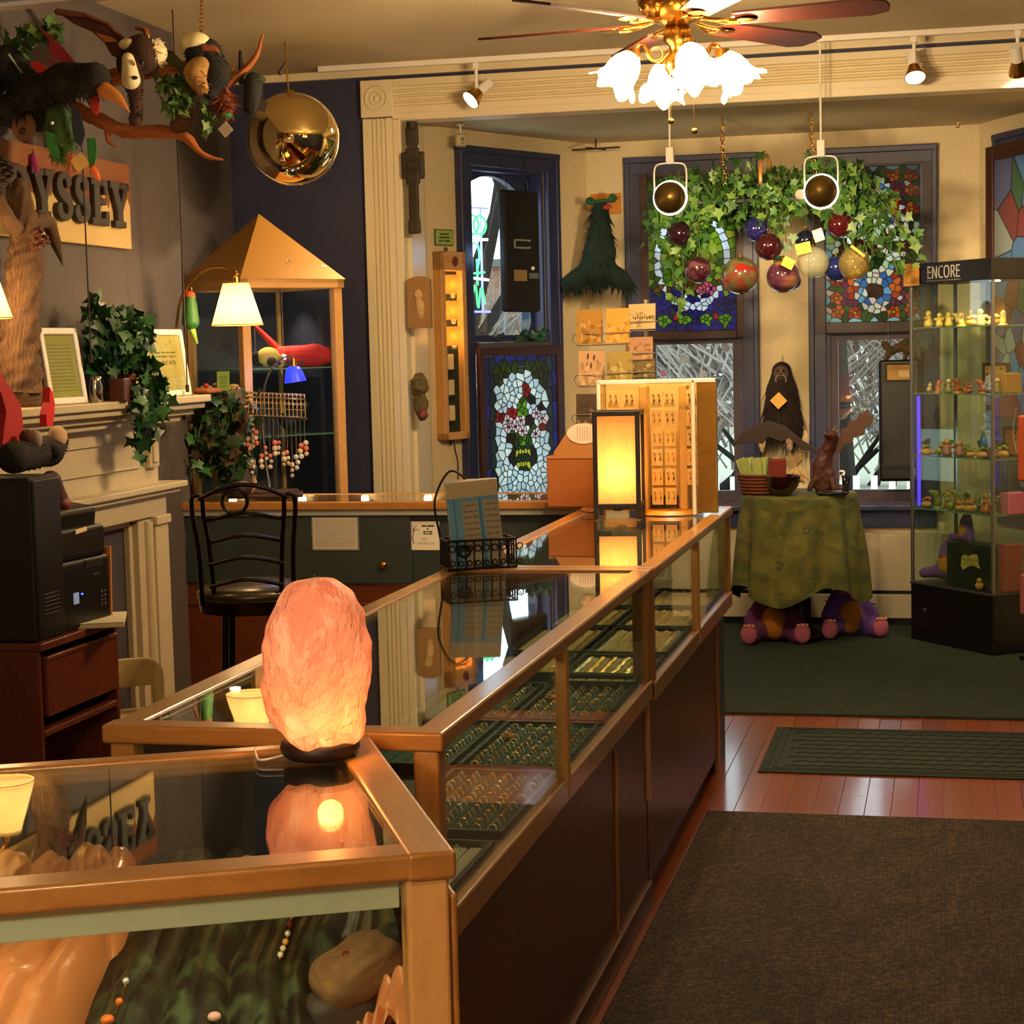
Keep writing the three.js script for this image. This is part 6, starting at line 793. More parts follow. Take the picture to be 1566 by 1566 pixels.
{ // kraft display box
  const q = onY(848, 772, TOP), o = thing('kraft_box', 'kraft cardboard display box with a rounded tall back beside the lantern', 'box', [q.x, TOP, q.z - 0.02], -0.1);
  const bs = new THREE.Shape(); bs.moveTo(0, 0); bs.lineTo(0.21, 0); bs.lineTo(0.21, 0.3); bs.quadraticCurveTo(0.12, 0.36, 0.05, 0.28); bs.lineTo(0, 0.21); bs.closePath();
  part('back', ext(bs, 0.006, 0.001), kraft, o); part('front', [rbar(0, 0.21, 0, 0.19, 0.1, 0.106, 0.002), rbar(0, 0.21, 0.19, 0.195, 0.097, 0.108, 0.002)], mat('#a5622c', 0.85), o); part('side', [rbar(0, 0.005, 0, 0.2, 0, 0.106, 0.002), rbar(0.205, 0.21, 0, 0.2, 0, 0.106, 0.002)], kraft, o);
  part('label', cyl(0.068, 0.068, 0.002, 32, 0, 0, 0, Math.PI / 2).scale(1, 0.6, 1).translate(0.125, 0.285, 0.009), docT((x, w, h) => { x.fillStyle = '#ead6c0'; x.fillRect(0, 0, w, h); lines(x, w, h, 40, 70, 216, 190, 6, '#b98a72'); }), o, 'pale oval label');
}
{ // incense packets in a wire basket
  const q = onY(732, 868, TOP), o = thing('wire_basket', 'black wire scroll basket on the corner of the ring showcase', 'basket', [q.x, TOP, q.z], 0.5), w = 0.1, d = 0.05, h = 0.085, gs = [];
  for (const y of [0.004, h]) gs.push(rod([-w, y, -d], [w, y, -d], 0.0035), rod([-w, y, d], [w, y, d], 0.0035), rod([-w, y, -d], [-w, y, d], 0.0035), rod([w, y, -d], [w, y, d], 0.0035));
  for (let i = 0; i <= 8; i++) { const x = -w + i * 2 * w / 8; for (const z of [-d, d]) gs.push(rod([x, 0, z], [x, h, z], 0.0025), tor(0.009, 0.002, x + 0.011, h - 0.022, z, 0, 0, 0, 5, 12), tor(0.007, 0.002, x + 0.011, 0.02, z, 0, 0, 0, 5, 12)); }
  for (let i = 1; i < 4; i++) for (const x of [-w, w]) gs.push(rod([x, 0, -d + i * d / 2], [x, h, -d + i * d / 2], 0.0025));
  part('wire_frame', gs, iron, o); part('emblem', tor(0.016, 0.004, -0.055, 0.055, d + 0.004, 0, 0, 0, 6, 20), iron, o); part('back_scroll', [tube([[-w, h, -d], [-w - 0.01, 0.2, -d - 0.01], [-0.06, 0.28, -d - 0.01], [-0.02, 0.25, -d], [-0.05, 0.22, -d]], 0.0035, 30, 6)], iron, o); part('floor_plate', rbar(-w, w, 0.001, 0.004, -d, d, 0.001), iron, o);
  const pk = mat('#ffffff', 0.35, { map: paint(256, 512, (x, ww, hh) => { x.fillStyle = '#5b93ae'; x.fillRect(0, 0, ww, hh); x.fillStyle = '#b7a57c'; x.fillRect(0, 0, ww, 96); x.fillStyle = '#9d9478'; x.fillRect(70, 120, 80, 392); x.fillRect(176, 120, 80, 392); x.fillStyle = '#3f7590'; x.fillRect(30, 100, 8, 412); x.fillRect(156, 100, 12, 412); lines(x, ww, hh, 76, 140, 146, 420, 8, '#6f6a56'); lines(x, ww, hh, 182, 140, 250, 420, 8, '#6f6a56'); }), clearcoat: 0.6, clearcoatRoughness: 0.2 });
  for (let i = 0; i < 5; i++) { const p = V(-0.006 + i * 0.002, 0, 0.036 - i * 0.017).applyAxisAngle(V(0, 1, 0), 0.5).add(V(q.x, TOP + 0.006, q.z)); const c = single('incense_packet', 'blue and tan incense packet standing in the wire basket', 'packet', T(rbox(0.155, 0.25, 0.008, 0.003), 0, 0.125, 0), pk, p, 0.5, 'packets in the wire basket'); c.rotation.set(-0.16, 0.5, 0.13 - i * 0.012); }
}
{ // wire card spinner behind
  const q = onZ(935, 650, -7.6), o = thing('card_rack', 'wire greeting card rack behind the showcases', 'rack', [-1.285, 0.3, -8.15]);
  part('pole', rod([0, -0.3, 0], [0, 1.5, 0], 0.012), wire, o); part('base', [rbox(0.4, 0.02, 0.03, 0.005, 0, -0.29, 0), rbox(0.03, 0.02, 0.4, 0.005, 0, -0.29, 0)], iron, o);
  const cards = [[902, 500, 0.115, 0.15, '#a87a2c', 'gold landscape card at the top of the wire rack', 0.12, 0.25], [945, 498, 0.105, 0.15, '#e0a040', 'bright golden sunset card on the wire rack', 0.15, -0.1], [982, 484, 0.12, 0.11, '#cbb27a', 'wide tan card with script on the wire rack', 0.1, -0.1], [978, 533, 0.12, 0.1, '#b98a68', 'wide pinkish card on the wire rack', 0.1, -0.1], [905, 563, 0.115, 0.15, '#c29a70', 'card with bird prints in the middle tier of the wire rack', 0.12, 0.2], [948, 561, 0.115, 0.13, '#a8924a', 'leafy gold card in the middle tier of the wire rack', 0.14, -0.1], [983, 563, 0.11, 0.08, '#7a6a3a', 'wide dark landscape card on the wire rack', 0.1, -0.1], [902, 625, 0.12, 0.13, '#4a3826', 'wolf portrait card in the lowest tier of the wire rack', 0.13, 0.1]];
  const gs = []; cards.forEach(([px, py, w, h, c, l, dz, t], i) => { const p = onZ(px, py, -8.15 + dz); const k = c3(c); const m = docT((x, ww, hh) => { x.fillStyle = c; x.fillRect(0, 0, ww, hh); for (let j = 0; j < 26; j++) { x.globalAlpha = 0.35; x.fillStyle = j % 3 ? `rgb(${k[0] * 0.55 | 0},${k[1] * 0.5 | 0},${k[2] * 0.4 | 0})` : '#ecd49a'; x.beginPath(); x.ellipse(rnd() * ww, hh * (0.3 + 0.7 * rnd()), 6 + rnd() * 26, 5 + rnd() * 18, rnd() * 3, 0, 7); x.fill(); } x.globalAlpha = 1; if (i === 2) { x.fillStyle = '#4a2c14'; for (let j = 0; j < 8; j++) x.fillRect(40 + j * 22, 120 + 12 * Math.sin(j * 2.2), 9, 34); x.fillRect(40, 140, 180, 6); } if (i === 4) { x.fillStyle = '#4a3320'; for (const [a, b] of [[90, 40], [150, 50], [120, 110]]) { x.beginPath(); x.ellipse(a, b, 10, 24, 0.2, 0, 7); x.fill(); } } }, 256, 256);
    single('greeting_card', l, 'card', rbox(w, h, 0.004, 0.001), m, p, t, 'cards on the wire rack').rotation.x = -0.08;
    const L = p.clone().sub(V(-1.285, 0.3, -8.15)); gs.push(rod([L.x - w / 2 - 0.01, L.y - h * 0.2, L.z + 0.012], [L.x + w / 2 + 0.01, L.y - h * 0.2, L.z + 0.012], 0.0022, 5), rod([L.x - w / 2, L.y - h / 2 - 0.006, L.z], [L.x + w / 2, L.y - h / 2 - 0.006, L.z], 0.0022, 5), rod([L.x, L.y - h / 2 - 0.006, L.z], [0, L.y - h / 2, 0], 0.003, 5), tube([[L.x - w / 2 - 0.01, L.y - h * 0.2, L.z + 0.012], [L.x - w / 2 - 0.02, L.y - h * 0.35, L.z + 0.006], [L.x - w / 2, L.y - h / 2 - 0.006, L.z]], 0.0022, 8, 5)); });
  part('pockets', gs, wire, o);
}
{ // revolving earring case
  const q = onY(1034, 772, TOP), W = 0.44, o = thing('earring_tower', 'clear acrylic earring display tower with gold mirrored sides on the far showcase', 'display case', [-1.045, TOP, -6.93], 0.0), h = 0.5;
  const acr = mat('#fff4dc', 0.03, { transmission: 1, thickness: 0 }), gm = mat('#8f7430', 0.25, { metalness: 0.7 });
  part('acrylic_box', [bar(-W / 2, W / 2, 0.02, h, 0.105, 0.109), bar(-W / 2, -W / 2 + 0.004, 0.02, h, -0.1, 0.105), bar(-W / 2, W / 2, h, h + 0.004, -0.1, 0.109)], acr, o);
  part('frame', [rbar(-W / 2, W / 2, h - 0.012, h + 0.004, 0.1, 0.112, 0.003), rbar(-W / 2 - 0.004, -W / 2 + 0.01, 0, h, 0.1, 0.112, 0.003), rbar(W / 2 - 0.09, W / 2 - 0.076, 0, h, 0.1, 0.112, 0.003)], mat('#e2dcc8', 0.3), o); part('mirrored_side', rbar(W / 2 - 0.074, W / 2, 0.004, h - 0.01, 0.06, 0.075, 0.002), gm, o, 'gold mirrored side panel'); part('turntable', [cyl(0.12, 0.13, 0.014, 36, 0.03, 0.007, 0)], mat('#c98a28', 0.4), o);
  part('pillar', [rbar(-0.075, -0.045, 0.014, h - 0.02, -0.03, 0.05), rbar(0.075, 0.105, 0.014, h - 0.02, -0.03, 0.05)], mat('#d2bb92', 0.5), o); part('back_plate', bar(-W / 2 + 0.006, W / 2 - 0.08, 0.016, h - 0.015, -0.04, -0.034), mat('#ded6bf', 0.5), o); part('strip', [...Array(9).keys()].map((i) => rbar(-0.03, 0.06, 0.05 + i * 0.05, 0.056 + i * 0.05, 0.045, 0.05, 0.001)), acr, o);
  const cm = mat('#e6dec6', 0.8), hook = (x, y) => [tube([[x, y, 0.002], [x + 0.004, y + 0.006, 0.004], [x + 0.007, y, 0.004], [x + 0.006, y - 0.014, 0.004]], 0.0012, 8, 4), sph(0.0035, x + 0.006, y - 0.018, 0.004, 1, 1.6, 1, 6, 5)], eg = merge([...hook(-0.014, 0.012), ...hook(0.006, 0.012)]), cg = rbox(0.042, 0.062, 0.002, 0.001), em = [gold, chrome, mat('#5a3a2a', 0.3)];
  for (const [x, n] of [[-0.17, 5], [-0.11, 5], [-0.008, 6], [0.042, 6], [0.125, 5]]) for (let i = 0; i < n; i++) { const c = thing('earring_card', 'tan earring card with a pair of hook earrings in the acrylic tower', 'earrings', V(-1.045 + x, TOP + 0.43 - i * 0.073, -6.93 + 0.055), 0, 'earring cards in the acrylic tower'); part('backing_card', cg, cm, c); part('earrings', eg, pick(em), c); }
}
{ const q = onY(1014, 783, TOP), o = thing('black_gift_box', 'small black box with two silver studs beside the lantern', 'box', [q.x, TOP, q.z - 0.04], 0.05); part('box', rbox(0.115, 0.062, 0.08, 0.004, 0, 0.031, 0), black, o); part('stud', [sph(0.005, 0.042, 0.045, 0.041), sph(0.005, 0.042, 0.016, 0.041)], chrome, o); part('lid_line', rbox(0.117, 0.003, 0.082, 0.001, 0, 0.043, 0), mat('#2a2624', 0.4), o); }
{ // figurine and tags at the far side, small wooden tray on the ring showcase reflection side
  const q = onY(800, 845, TOP - 0.3);
  single('blue_velvet_box', 'blue velvet box lying inside the far showcase', 'box', rbox(0.16, 0.05, 0.09, 0.01, 0, 0.025, 0), mat('#1f3f8a', 0.7), [-1.24, 0.64, -4.9], 0.1);
}
// ---------- fireplace wall ----------
{
  const o = thing('fireplace_mantel', 'cream painted fireplace mantel with panelled frieze and columns', 'mantel', [0, 0, 0]), Z0 = -4.35, Z1 = -6.99, R = (...a) => muv(rbar(...a, 0.006), false);
  part('shelf', [R(-3.22, -2.98, 1.41, 1.44, Z0, -7.26), R(-3.22, -3.0, 1.385, 1.41, Z0, -7.24), R(-3.22, -3.035, 1.36, 1.385, Z0, -7.2), R(-3.22, -3.06, 1.335, 1.36, Z0, -7.12)], mantelM, o);
  part('frieze', [R(-3.22, -3.11, 1.09, 1.34, Z0, Z1), R(-3.11, -3.1, 1.27, 1.275, Z0, -6.8), R(-3.11, -3.1, 1.165, 1.17, Z0, -6.8)], mantelM, o);
  part('frieze_block', [R(-3.11, -3.085, 1.16, 1.31, -6.86, -6.95), R(-3.11, -3.075, 1.18, 1.295, -6.88, -6.93)], mantelM, o);
  part('architrave', [R(-3.22, -3.03, 1.07, 1.095, Z0, -7.1), R(-3.22, -3.05, 1.05, 1.07, Z0, -7.07), R(-3.22, -3.08, 0.965, 1.05, Z0, -6.99)], mantelM, o);
  part('column', [R(-3.22, -3.075, 0, 0.965, -6.865, -6.99), R(-3.22, -3.065, 0.93, 0.967, -6.86, -7.0)], mantelM, o);
  part('column', [R(-3.22, -3.095, 0, 0.965, -6.745, -6.865), T(cyl(0.022, 0.024, 0.94, 16), -3.092, 0.48, -6.82)], mantelM, o);
  part('firebox_panel', muv(bar(-3.21, -3.15, 0, 0.97, Z0, -6.745), false), mat('#3c3740', 0.8), o, 'dark plum grey panel closing the firebox');
  part('firebox_bead', [R(-3.15, -3.12, 0, 0.965, -6.715, -6.745), R(-3.15, -3.12, 0.94, 0.966, Z0, -6.745)], mantelM, o);
}
const MT = 1.44;
{ // carved letter sign
  const o = thing('letter_sign', 'cream and rust wooden sign with dark letters ending in SSEY', 'sign', [-3.21, 2.035, -7.02], Math.PI / 2);   // local x runs back along the wall to the far end
  // local +x points to world -z ; the board runs from the far end towards the near end
  part('board', muv(rbar(-1.5, 0, 0, 0.335, -0.008, 0.012), false), mat('#c2a468', 0.75), o);
  const s = new THREE.Shape(); s.moveTo(-1.5, 0.335); s.lineTo(0, 0.335); s.lineTo(0, 0.17); for (let i = 0; i < 34; i++) { const x = -0.01 - i * 0.044; s.lineTo(x, 0.2 - 0.05 * rnd()); s.lineTo(x - 0.02, 0.15 + 0.06 * rnd()); } s.lineTo(-1.5, 0.19); s.closePath(); part('rust_paint', ext(s, 0.0015).translate(0, 0, 0.012), mat('#7a4620', 0.8), o, 'dripping rust brown paint');
  const font = await new FontLoader().loadAsync('fonts/droid/droid_serif_bold.typeface.json'); let x = -0.055; const lm = mat('#241a10', 0.6);
  for (const c of ['Y', 'E', 'S', 'S', 'Y', 'D', 'O']) { const g = new TextGeometry(c, { font, size: 0.165, depth: 0.016, bevelEnabled: true, bevelSize: 0.007, bevelThickness: 0.004, bevelSegments: 2, curveSegments: 5 }); g.computeBoundingBox(); const w = g.boundingBox.max.x - g.boundingBox.min.x; part('letter', g.translate(x - w - g.boundingBox.min.x, 0.085, 0.016), lm, o); x -= w + 0.014; }
}
{ // driftwood post on the mantel
  const o = thing('driftwood_post', 'tall weathered driftwood post standing on the mantel', 'driftwood', [-3.1, MT, -6.08]);
  const P = (px, py) => onX(px, py, -3.1).sub(V(-3.1, MT, -6.08));
  part('trunk', taper([P(28, 604), P(30, 520), P(36, 440), P(40, 380), P(34, 320), P(30, 285)].map((v) => v), [0.085, 0.066, 0.06, 0.064, 0.05, 0.03], 40, 18, 0.2), drift, o); part('limb', [taper([P(52, 340), P(72, 340), P(84, 368), P(96, 406)], [0.028, 0.03, 0.02, 0.002], 14, 8, 0.12), taper([P(24, 350), P(10, 330), P(2, 300)], [0.03, 0.026, 0.01], 10, 8, 0.12), taper([P(46, 520), P(60, 560), P(72, 602)], [0.03, 0.022, 0.014], 10, 8, 0.1)], drift, o); 
  const q = onX(60, 365, -3.02); single('glass_bead_spray', 'small rust coloured dried flower spray pinned to the driftwood', 'ornament', (() => { const l = []; for (let i = 0; i < 26; i++) l.push(sph(0.009, rr(-0.03, 0.03), rr(-0.035, 0.035), rr(-0.03, 0.03), 1, 1, 1, 7, 5)); return l; })(), mat('#5a2a1c', 0.6), q);
  const c = onX(4, 262, -3.02); single('pine_cone', 'dark pine cone beside the driftwood top', 'pine cone', (() => { const l = []; for (let i = 0; i < 40; i++) { const t = i / 40; l.push(sph(0.012, Math.cos(i * 2.4) * 0.03 * Math.sin(t * 3.1), (t - 0.5) * 0.09, Math.sin(i * 2.4) * 0.03 * Math.sin(t * 3.1), 1.2, 0.5, 1.2, 6, 4)); } return l; })(), mat('#3a2a1c', 0.8), c);
}
function stand(px0, px1, pyT, pyB, label, x, text) {   // white picture frame standing on the mantel, turned to the room
  const a = onX(px0, pyB, x), b = onX(px1, pyB, x), w = Math.abs(b.z - a.z) * 0.8, h = onX(px0, pyT, x).y - MT, o = thing('picture_frame', label, 'picture frame', [x, MT, (a.z + b.z) / 2], Math.PI / 2 - 0.12, 'white frames on the mantel'), t = 0.024;
  const g = (l) => l.map((k) => T(k, 0, 0, 0, -0.14));
  part('frame', g([rbar(-w / 2, -w / 2 + t, 0, h, -0.01, 0.012), rbar(w / 2 - t, w / 2, 0, h, -0.01, 0.012), rbar(-w / 2, w / 2, 0, t, -0.01, 0.012), rbar(-w / 2, w / 2, h - t, h, -0.01, 0.012)]), white, o); part('print', g([bar(-w / 2 + t * 0.8, w / 2 - t * 0.8, t * 0.8, h - t * 0.8, -0.008, 0.0)]), docT(text, 320, 360), o); part('glazing', g([bar(-w / 2 + t * 0.8, w / 2 - t * 0.8, t * 0.8, h - t * 0.8, 0.002, 0.004)]), glass, o); part('prop', T(rbox(0.03, h * 0.7, 0.004, 0.001), 0, h * 0.34, -0.07, 0.2), matte, o);
}
stand(74, 132, 500, 610, 'tall white framed notice beside the potted ivy', -3.04, (x, w, h) => { x.fillStyle = '#b9a35e'; x.fillRect(0, 0, w, h); lines(x, w, h, 40, 60, w - 40, h - 30, 14, '#8a7a44'); });
stand(192, 290, 502, 602, 'wide white framed notice reading NO CHECKS at the mantel end', -3.05, (x, w, h) => { x.fillStyle = '#c9ad68'; x.fillRect(0, 0, w, h); x.fillStyle = '#4a4028'; x.font = 'bold 34px sans-serif'; x.textAlign = 'center'; x.fillText('NO CHECKS', w / 2 + 30, 190); lines(x, w, h, 70, 110, w - 30, 160, 2, '#6a5c38'); x.font = 'italic 26px serif'; x.fillText('Thank you!', w / 2, 290); });
{ // ivy in a pot on the mantel and the trail over its edge
  const q = onX(185, 590, -3.05), o = thing('potted_ivy', 'bushy dark ivy in a wooden pot trailing over the mantel edge', 'potted plant', [-3.06, MT, q.z]);
  part('pot', lathe([[0, 0], [0.055, 0], [0.07, 0.09], [0.074, 0.1], [0.06, 0.1], [0, 0.09]], 20), mat('#5a3018', 0.8), o);
  const pts = []; for (let i = 0; i < 330; i++) { const a = rnd() * 6.28, r = Math.sqrt(rnd()), y = rr(0.1, 0.32); pts.push(V(Math.cos(a) * r * 0.09 + 0.02, y, Math.sin(a) * r * 0.2 * (1.1 - Math.abs(y - 0.2) * 2))); } leaves(o, pts, 0.055, darkLeaf);
  const L = (px, py, x) => onX(px, py, x).sub(o.position); vine(o, [[L(222, 560, -3.0), L(236, 590, -2.96), L(228, 640, -2.95), L(216, 690, -2.95)], [L(230, 570, -2.99), L(245, 600, -2.95), L(238, 640, -2.94)], [L(215, 590, -2.98), L(210, 610, -2.95), L(222, 660, -2.94)], [L(140, 480, -3.05), L(150, 462, -3.04), L(152, 470, -3.03)], [L(180, 490, -3.05), L(190, 468, -3.04)]], 150, 0.06, darkLeaf, 0.03);
  single('glass_jar', 'small silver lidded jar in front of the potted ivy', 'jar', [lathe([[0, 0], [0.024, 0], [0.026, 0.06], [0.02, 0.08], [0.022, 0.095], [0, 0.1]], 16)], chrome, onX(147, 604, -3.02).setY(MT));
  single('brass_cube_box', 'small square wooden box beside the silver jar', 'box', rbox(0.06, 0.085, 0.06, 0.004, 0, 0.0425, 0), redwood, onX(168, 604, -3.03).setY(MT).add(V(0.04, 0, 0)), 0.1);
  const w = thing('driftwood_piece', 'flat tan driftwood piece at the end of the mantel', 'driftwood', onX(318, 594, -3.08).setY(MT)); part('wood', jitter(muv(rbox(0.07, 0.022, 0.16, 0.01, 0, 0.012, 0)), 0.006, 40), branchM, w); part('red_bead', sph(0.012, 0, 0.032, 0.02), mat('#8a2a18', 0.3), w);
  // large dusky foliage below the shelf end, standing on the back counter
  const f = thing('artificial_foliage', 'large dusky trailing foliage below the mantel end', 'plant', [-3.05, TOP, -7.7]); const G = (px, py, z) => onZ(px, py, z).sub(f.position);
  part('vase', lathe([[0, 0], [0.05, 0], [0.07, 0.06], [0.05, 0.12], [0.045, 0.13], [0, 0.13]], 18), mat('#3a2a20', 0.6), f);
  const cs = []; for (let i = 0; i < 16; i++) { const a = rr(290, 388), b = rr(610, 730); cs.push([V(rr(-0.02, 0.02), 0.12, 0), G(mix(330, a, 0.5), 640, -7.62 + rr(-0.1, 0.08)), G(a, b, -7.62 + rr(-0.12, 0.1))]); } vine(f, cs, 95, 0.062, [darkLeaf[1], darkLeaf[2], mat('#4a3a22', 0.6), mat('#2a3a22', 0.5)], 0.06);
  const k = onZ(345, 600, -7.55), fl = thing('dried_blossoms', 'cream and tan dried blossoms above the dusky foliage', 'flowers', [-3.05, 1.36, -7.7]); part('petals', (() => { const l = []; for (let i = 0; i < 46; i++) { const p = onZ(rr(312, 378), rr(588, 650), -7.66 + rr(-0.08, 0.05)).sub(V(-3.05, 1.36, -7.7)); l.push(sph(0.018, p.x, p.y, p.z, 1.4, 0.5, 1, 7, 5)); } return l; })(), mat('#a88a56', 0.8), fl).userData.kind = 'stuff'; part('stalk', tube([[0, -0.26, 0], [0.02, -0.1, 0.01], [0.05, 0.0, 0.02]], 0.004, 10, 5), leafM[1], fl);
}
function arcLamp(p, shadeC, label, withBird) {
  const o = thing('arched_table_lamp', label, 'lamp', p), s = shadeC.clone().sub(o.position);
  part('foot', lathe([[0, 0], [0.06, 0], [0.058, 0.012], [0.02, 0.022], [0, 0.024]], 24), brass, o);
  part('neck', tube([[0, 0.02, 0], [-0.01, s.y - 0.12, -0.01], [s.x * 0.15, s.y + 0.06, s.z * 0.15], [s.x * 0.6, s.y + 0.15, s.z * 0.6], [s.x, s.y + 0.13, s.z], [s.x, s.y + 0.1, s.z]], 0.006, 50, 8), brass, o);
  part('finial', [sph(0.014, s.x, s.y + 0.115, s.z), cyl(0.012, 0.016, 0.03, 14, s.x, s.y + 0.095, s.z)], brass, o);
  const sm2 = mat('#f3d9a0', 0.95, { transmission: 0.5, thickness: 0, emissive: new THREE.Color('#ffd080'), emissiveIntensity: 0.3, side: THREE.DoubleSide });
  const sh = part('lamp_shade', T(new THREE.CylinderGeometry(0.052, 0.104, 0.17, 40, 1, true), s.x, s.y, s.z), sm2, o, 'warm lit cloth shade'); part('shade_trim', [tor(0.104, 0.0025, s.x, s.y - 0.084, s.z, Math.PI / 2, 0, 0, 6, 40), tor(0.052, 0.0025, s.x, s.y + 0.084, s.z, Math.PI / 2, 0, 0, 6, 30)], mat('#c9a35c', 0.7), o);
  part('bulb', sph(0.026, s.x, s.y - 0.03, s.z, 1, 1.2, 1), glow('#ffe2a6', 12), o); lamp('point', '#ffcf90', 0.5, s.clone().add(V(0, -0.03, 0)), o, { radius: 1.3, name: 'table_lamp_light' });
}
arcLamp([-3.07, MT, -7.14], V(-2.79, 1.805, -7.1), 'arched brass lamp with glowing cream shade at the mantel end');
arcLamp([-3.12, MT, -5.45], V(-3.1, 1.825, -5.6), 'arched brass lamp with glowing shade beside the driftwood post');
{ const q = onX(291, 480, -3.02), o = thing('parrot_ornament', 'green and red parrot ornament hanging above the NO CHECKS frame', 'ornament', q); part('body', skin([[[0, 0.03, 0], [0, -0.03, 0], 0.028, 0.036], [[0, 0.03, 0], [0.005, 0.06, 0.01], 0.026, 0.024]], 0.006, 0.02, 0.012), mat('#1f5a22', 0.6), o); part('head', sph(0.024, 0.004, 0.07, 0.008), mat('#a8442a', 0.6), o); part('beak', T(new THREE.ConeGeometry(0.01, 0.03, 8), 0.02, 0.068, 0.02, 1.2, 0, -0.7), mat('#c9a050', 0.5), o); part('tail', taper([[0, -0.05, 0], [0.02, -0.12, -0.01]], [0.018, 0.006], 6, 8), mat('#7a9a3a', 0.6), o); part('loop', tor(0.012, 0.002, 0.0, 0.098, 0.004), brass, o);
  for (const [px, y0, l] of [[133, 1.6, 'dark thin cord hanging from the branch in front of the letter sign'], [279, 1.47, 'dark thin cord with a weight hanging before the NO CHECKS frame']]) { const a = onX(px, 400, -3.0); single('weighted_string', l, 'string', [rod([0, 0, 0], [0, (px < 200 ? 2.42 : H - 0.002) - y0, 0], 0.003, 5), cyl(0.008, 0.008, 0.03, 8, 0, 0.0, 0)], mat('#2a1a10', 0.7), [a.x, y0, a.z]); }
  single('green_card', 'small green printed card on the corner cabinet ledge', 'card', T(rbox(0.055, 0.085, 0.003, 0.001), 0, 0.043, 0, -0.1), docT((x, w, h) => { x.fillStyle = '#6f8a3a'; x.fillRect(0, 0, w, h); lines(x, w, h, 50, 60, 206, 220, 5, '#3a4a1c'); }), onZ(342, 598, -7.62).setY(1.44 * 0 + onZ(342, 598, -7.62).y), 0.2); }
// ---------- hanging branch with plush creatures ----------
const BR = 6.75, bp = (px, py, d = 0) => away(px, py, BR + d);
{
  const o = thing('hanging_branch', 'long twisting driftwood branch hung by a chain from the ceiling', 'branch', bp(160, 190)), L = (px, py, d) => bp(px, py, d).sub(o.position);
  part('limb', taper([L(-30, 130), L(60, 150), L(140, 178), L(190, 200), L(250, 202), L(285, 210), L(305, 232), L(322, 241), L(340, 244)], [0.05, 0.05, 0.042, 0.03, 0.026, 0.026, 0.024, 0.014, 0.004], 60, 12, 0.12), branchM, o);
  part('limb', taper([L(60, 150), L(150, 125), L(240, 107), L(285, 105), L(305, 130), L(345, 128), L(375, 106), L(392, 85), L(402, 52)], [0.045, 0.04, 0.034, 0.03, 0.026, 0.022, 0.018, 0.012, 0.004], 60, 10, 0.12), branchM, o);
  for (const g of [taper([L(165, 200), L(166, 215), L(178, 225)], [0.014, 0.01, 0.003], 8, 6), taper([L(350, 130), L(358, 98)], [0.008, 0.003], 4, 6), taper([L(285, 128), L(298, 143)], [0.02, 0.014], 4, 6)]) part('twig', g, branchM, o);
  const c = L(312, 60); const top = bp(312, 20); top.y = H - 0.003; const a = L(306, 118), b = top.clone().sub(o.position), ls = []; for (let i = 0; i < 26; i++) { const p = a.clone().lerp(b, i / 25); ls.push(T(linkG.clone().scale(1.3, 1.9, 1.3), 0, 0, 0, 0, i % 2 ? 1.57 : 0, 0).translate(p.x, p.y, p.z)); } part('chain', ls, brass, o);
  const iv = thing('branch_ivy', 'bright ivy leaves trailing along the hanging branch', 'ivy', bp(270, 140)), K = (px, py, d = -0.06) => bp(px, py, d).sub(iv.position);
  vine(iv, [[K(240, 115), K(262, 130), K(275, 150), K(290, 160)], [K(250, 125), K(258, 145), K(272, 165)], [K(262, 120), K(285, 140), K(292, 165)], [K(310, 160), K(318, 185), K(312, 200)], [K(20, 60, -0.3), K(50, 45, -0.3), K(75, 55, -0.3), K(85, 75, -0.3)], [K(5, 70, -0.3), K(25, 62, -0.3), K(45, 82, -0.3)], [K(70, 30, -0.3), K(86, 40, -0.3), K(84, 70, -0.3)]], 130, 0.045, leafM, 0.025);
}
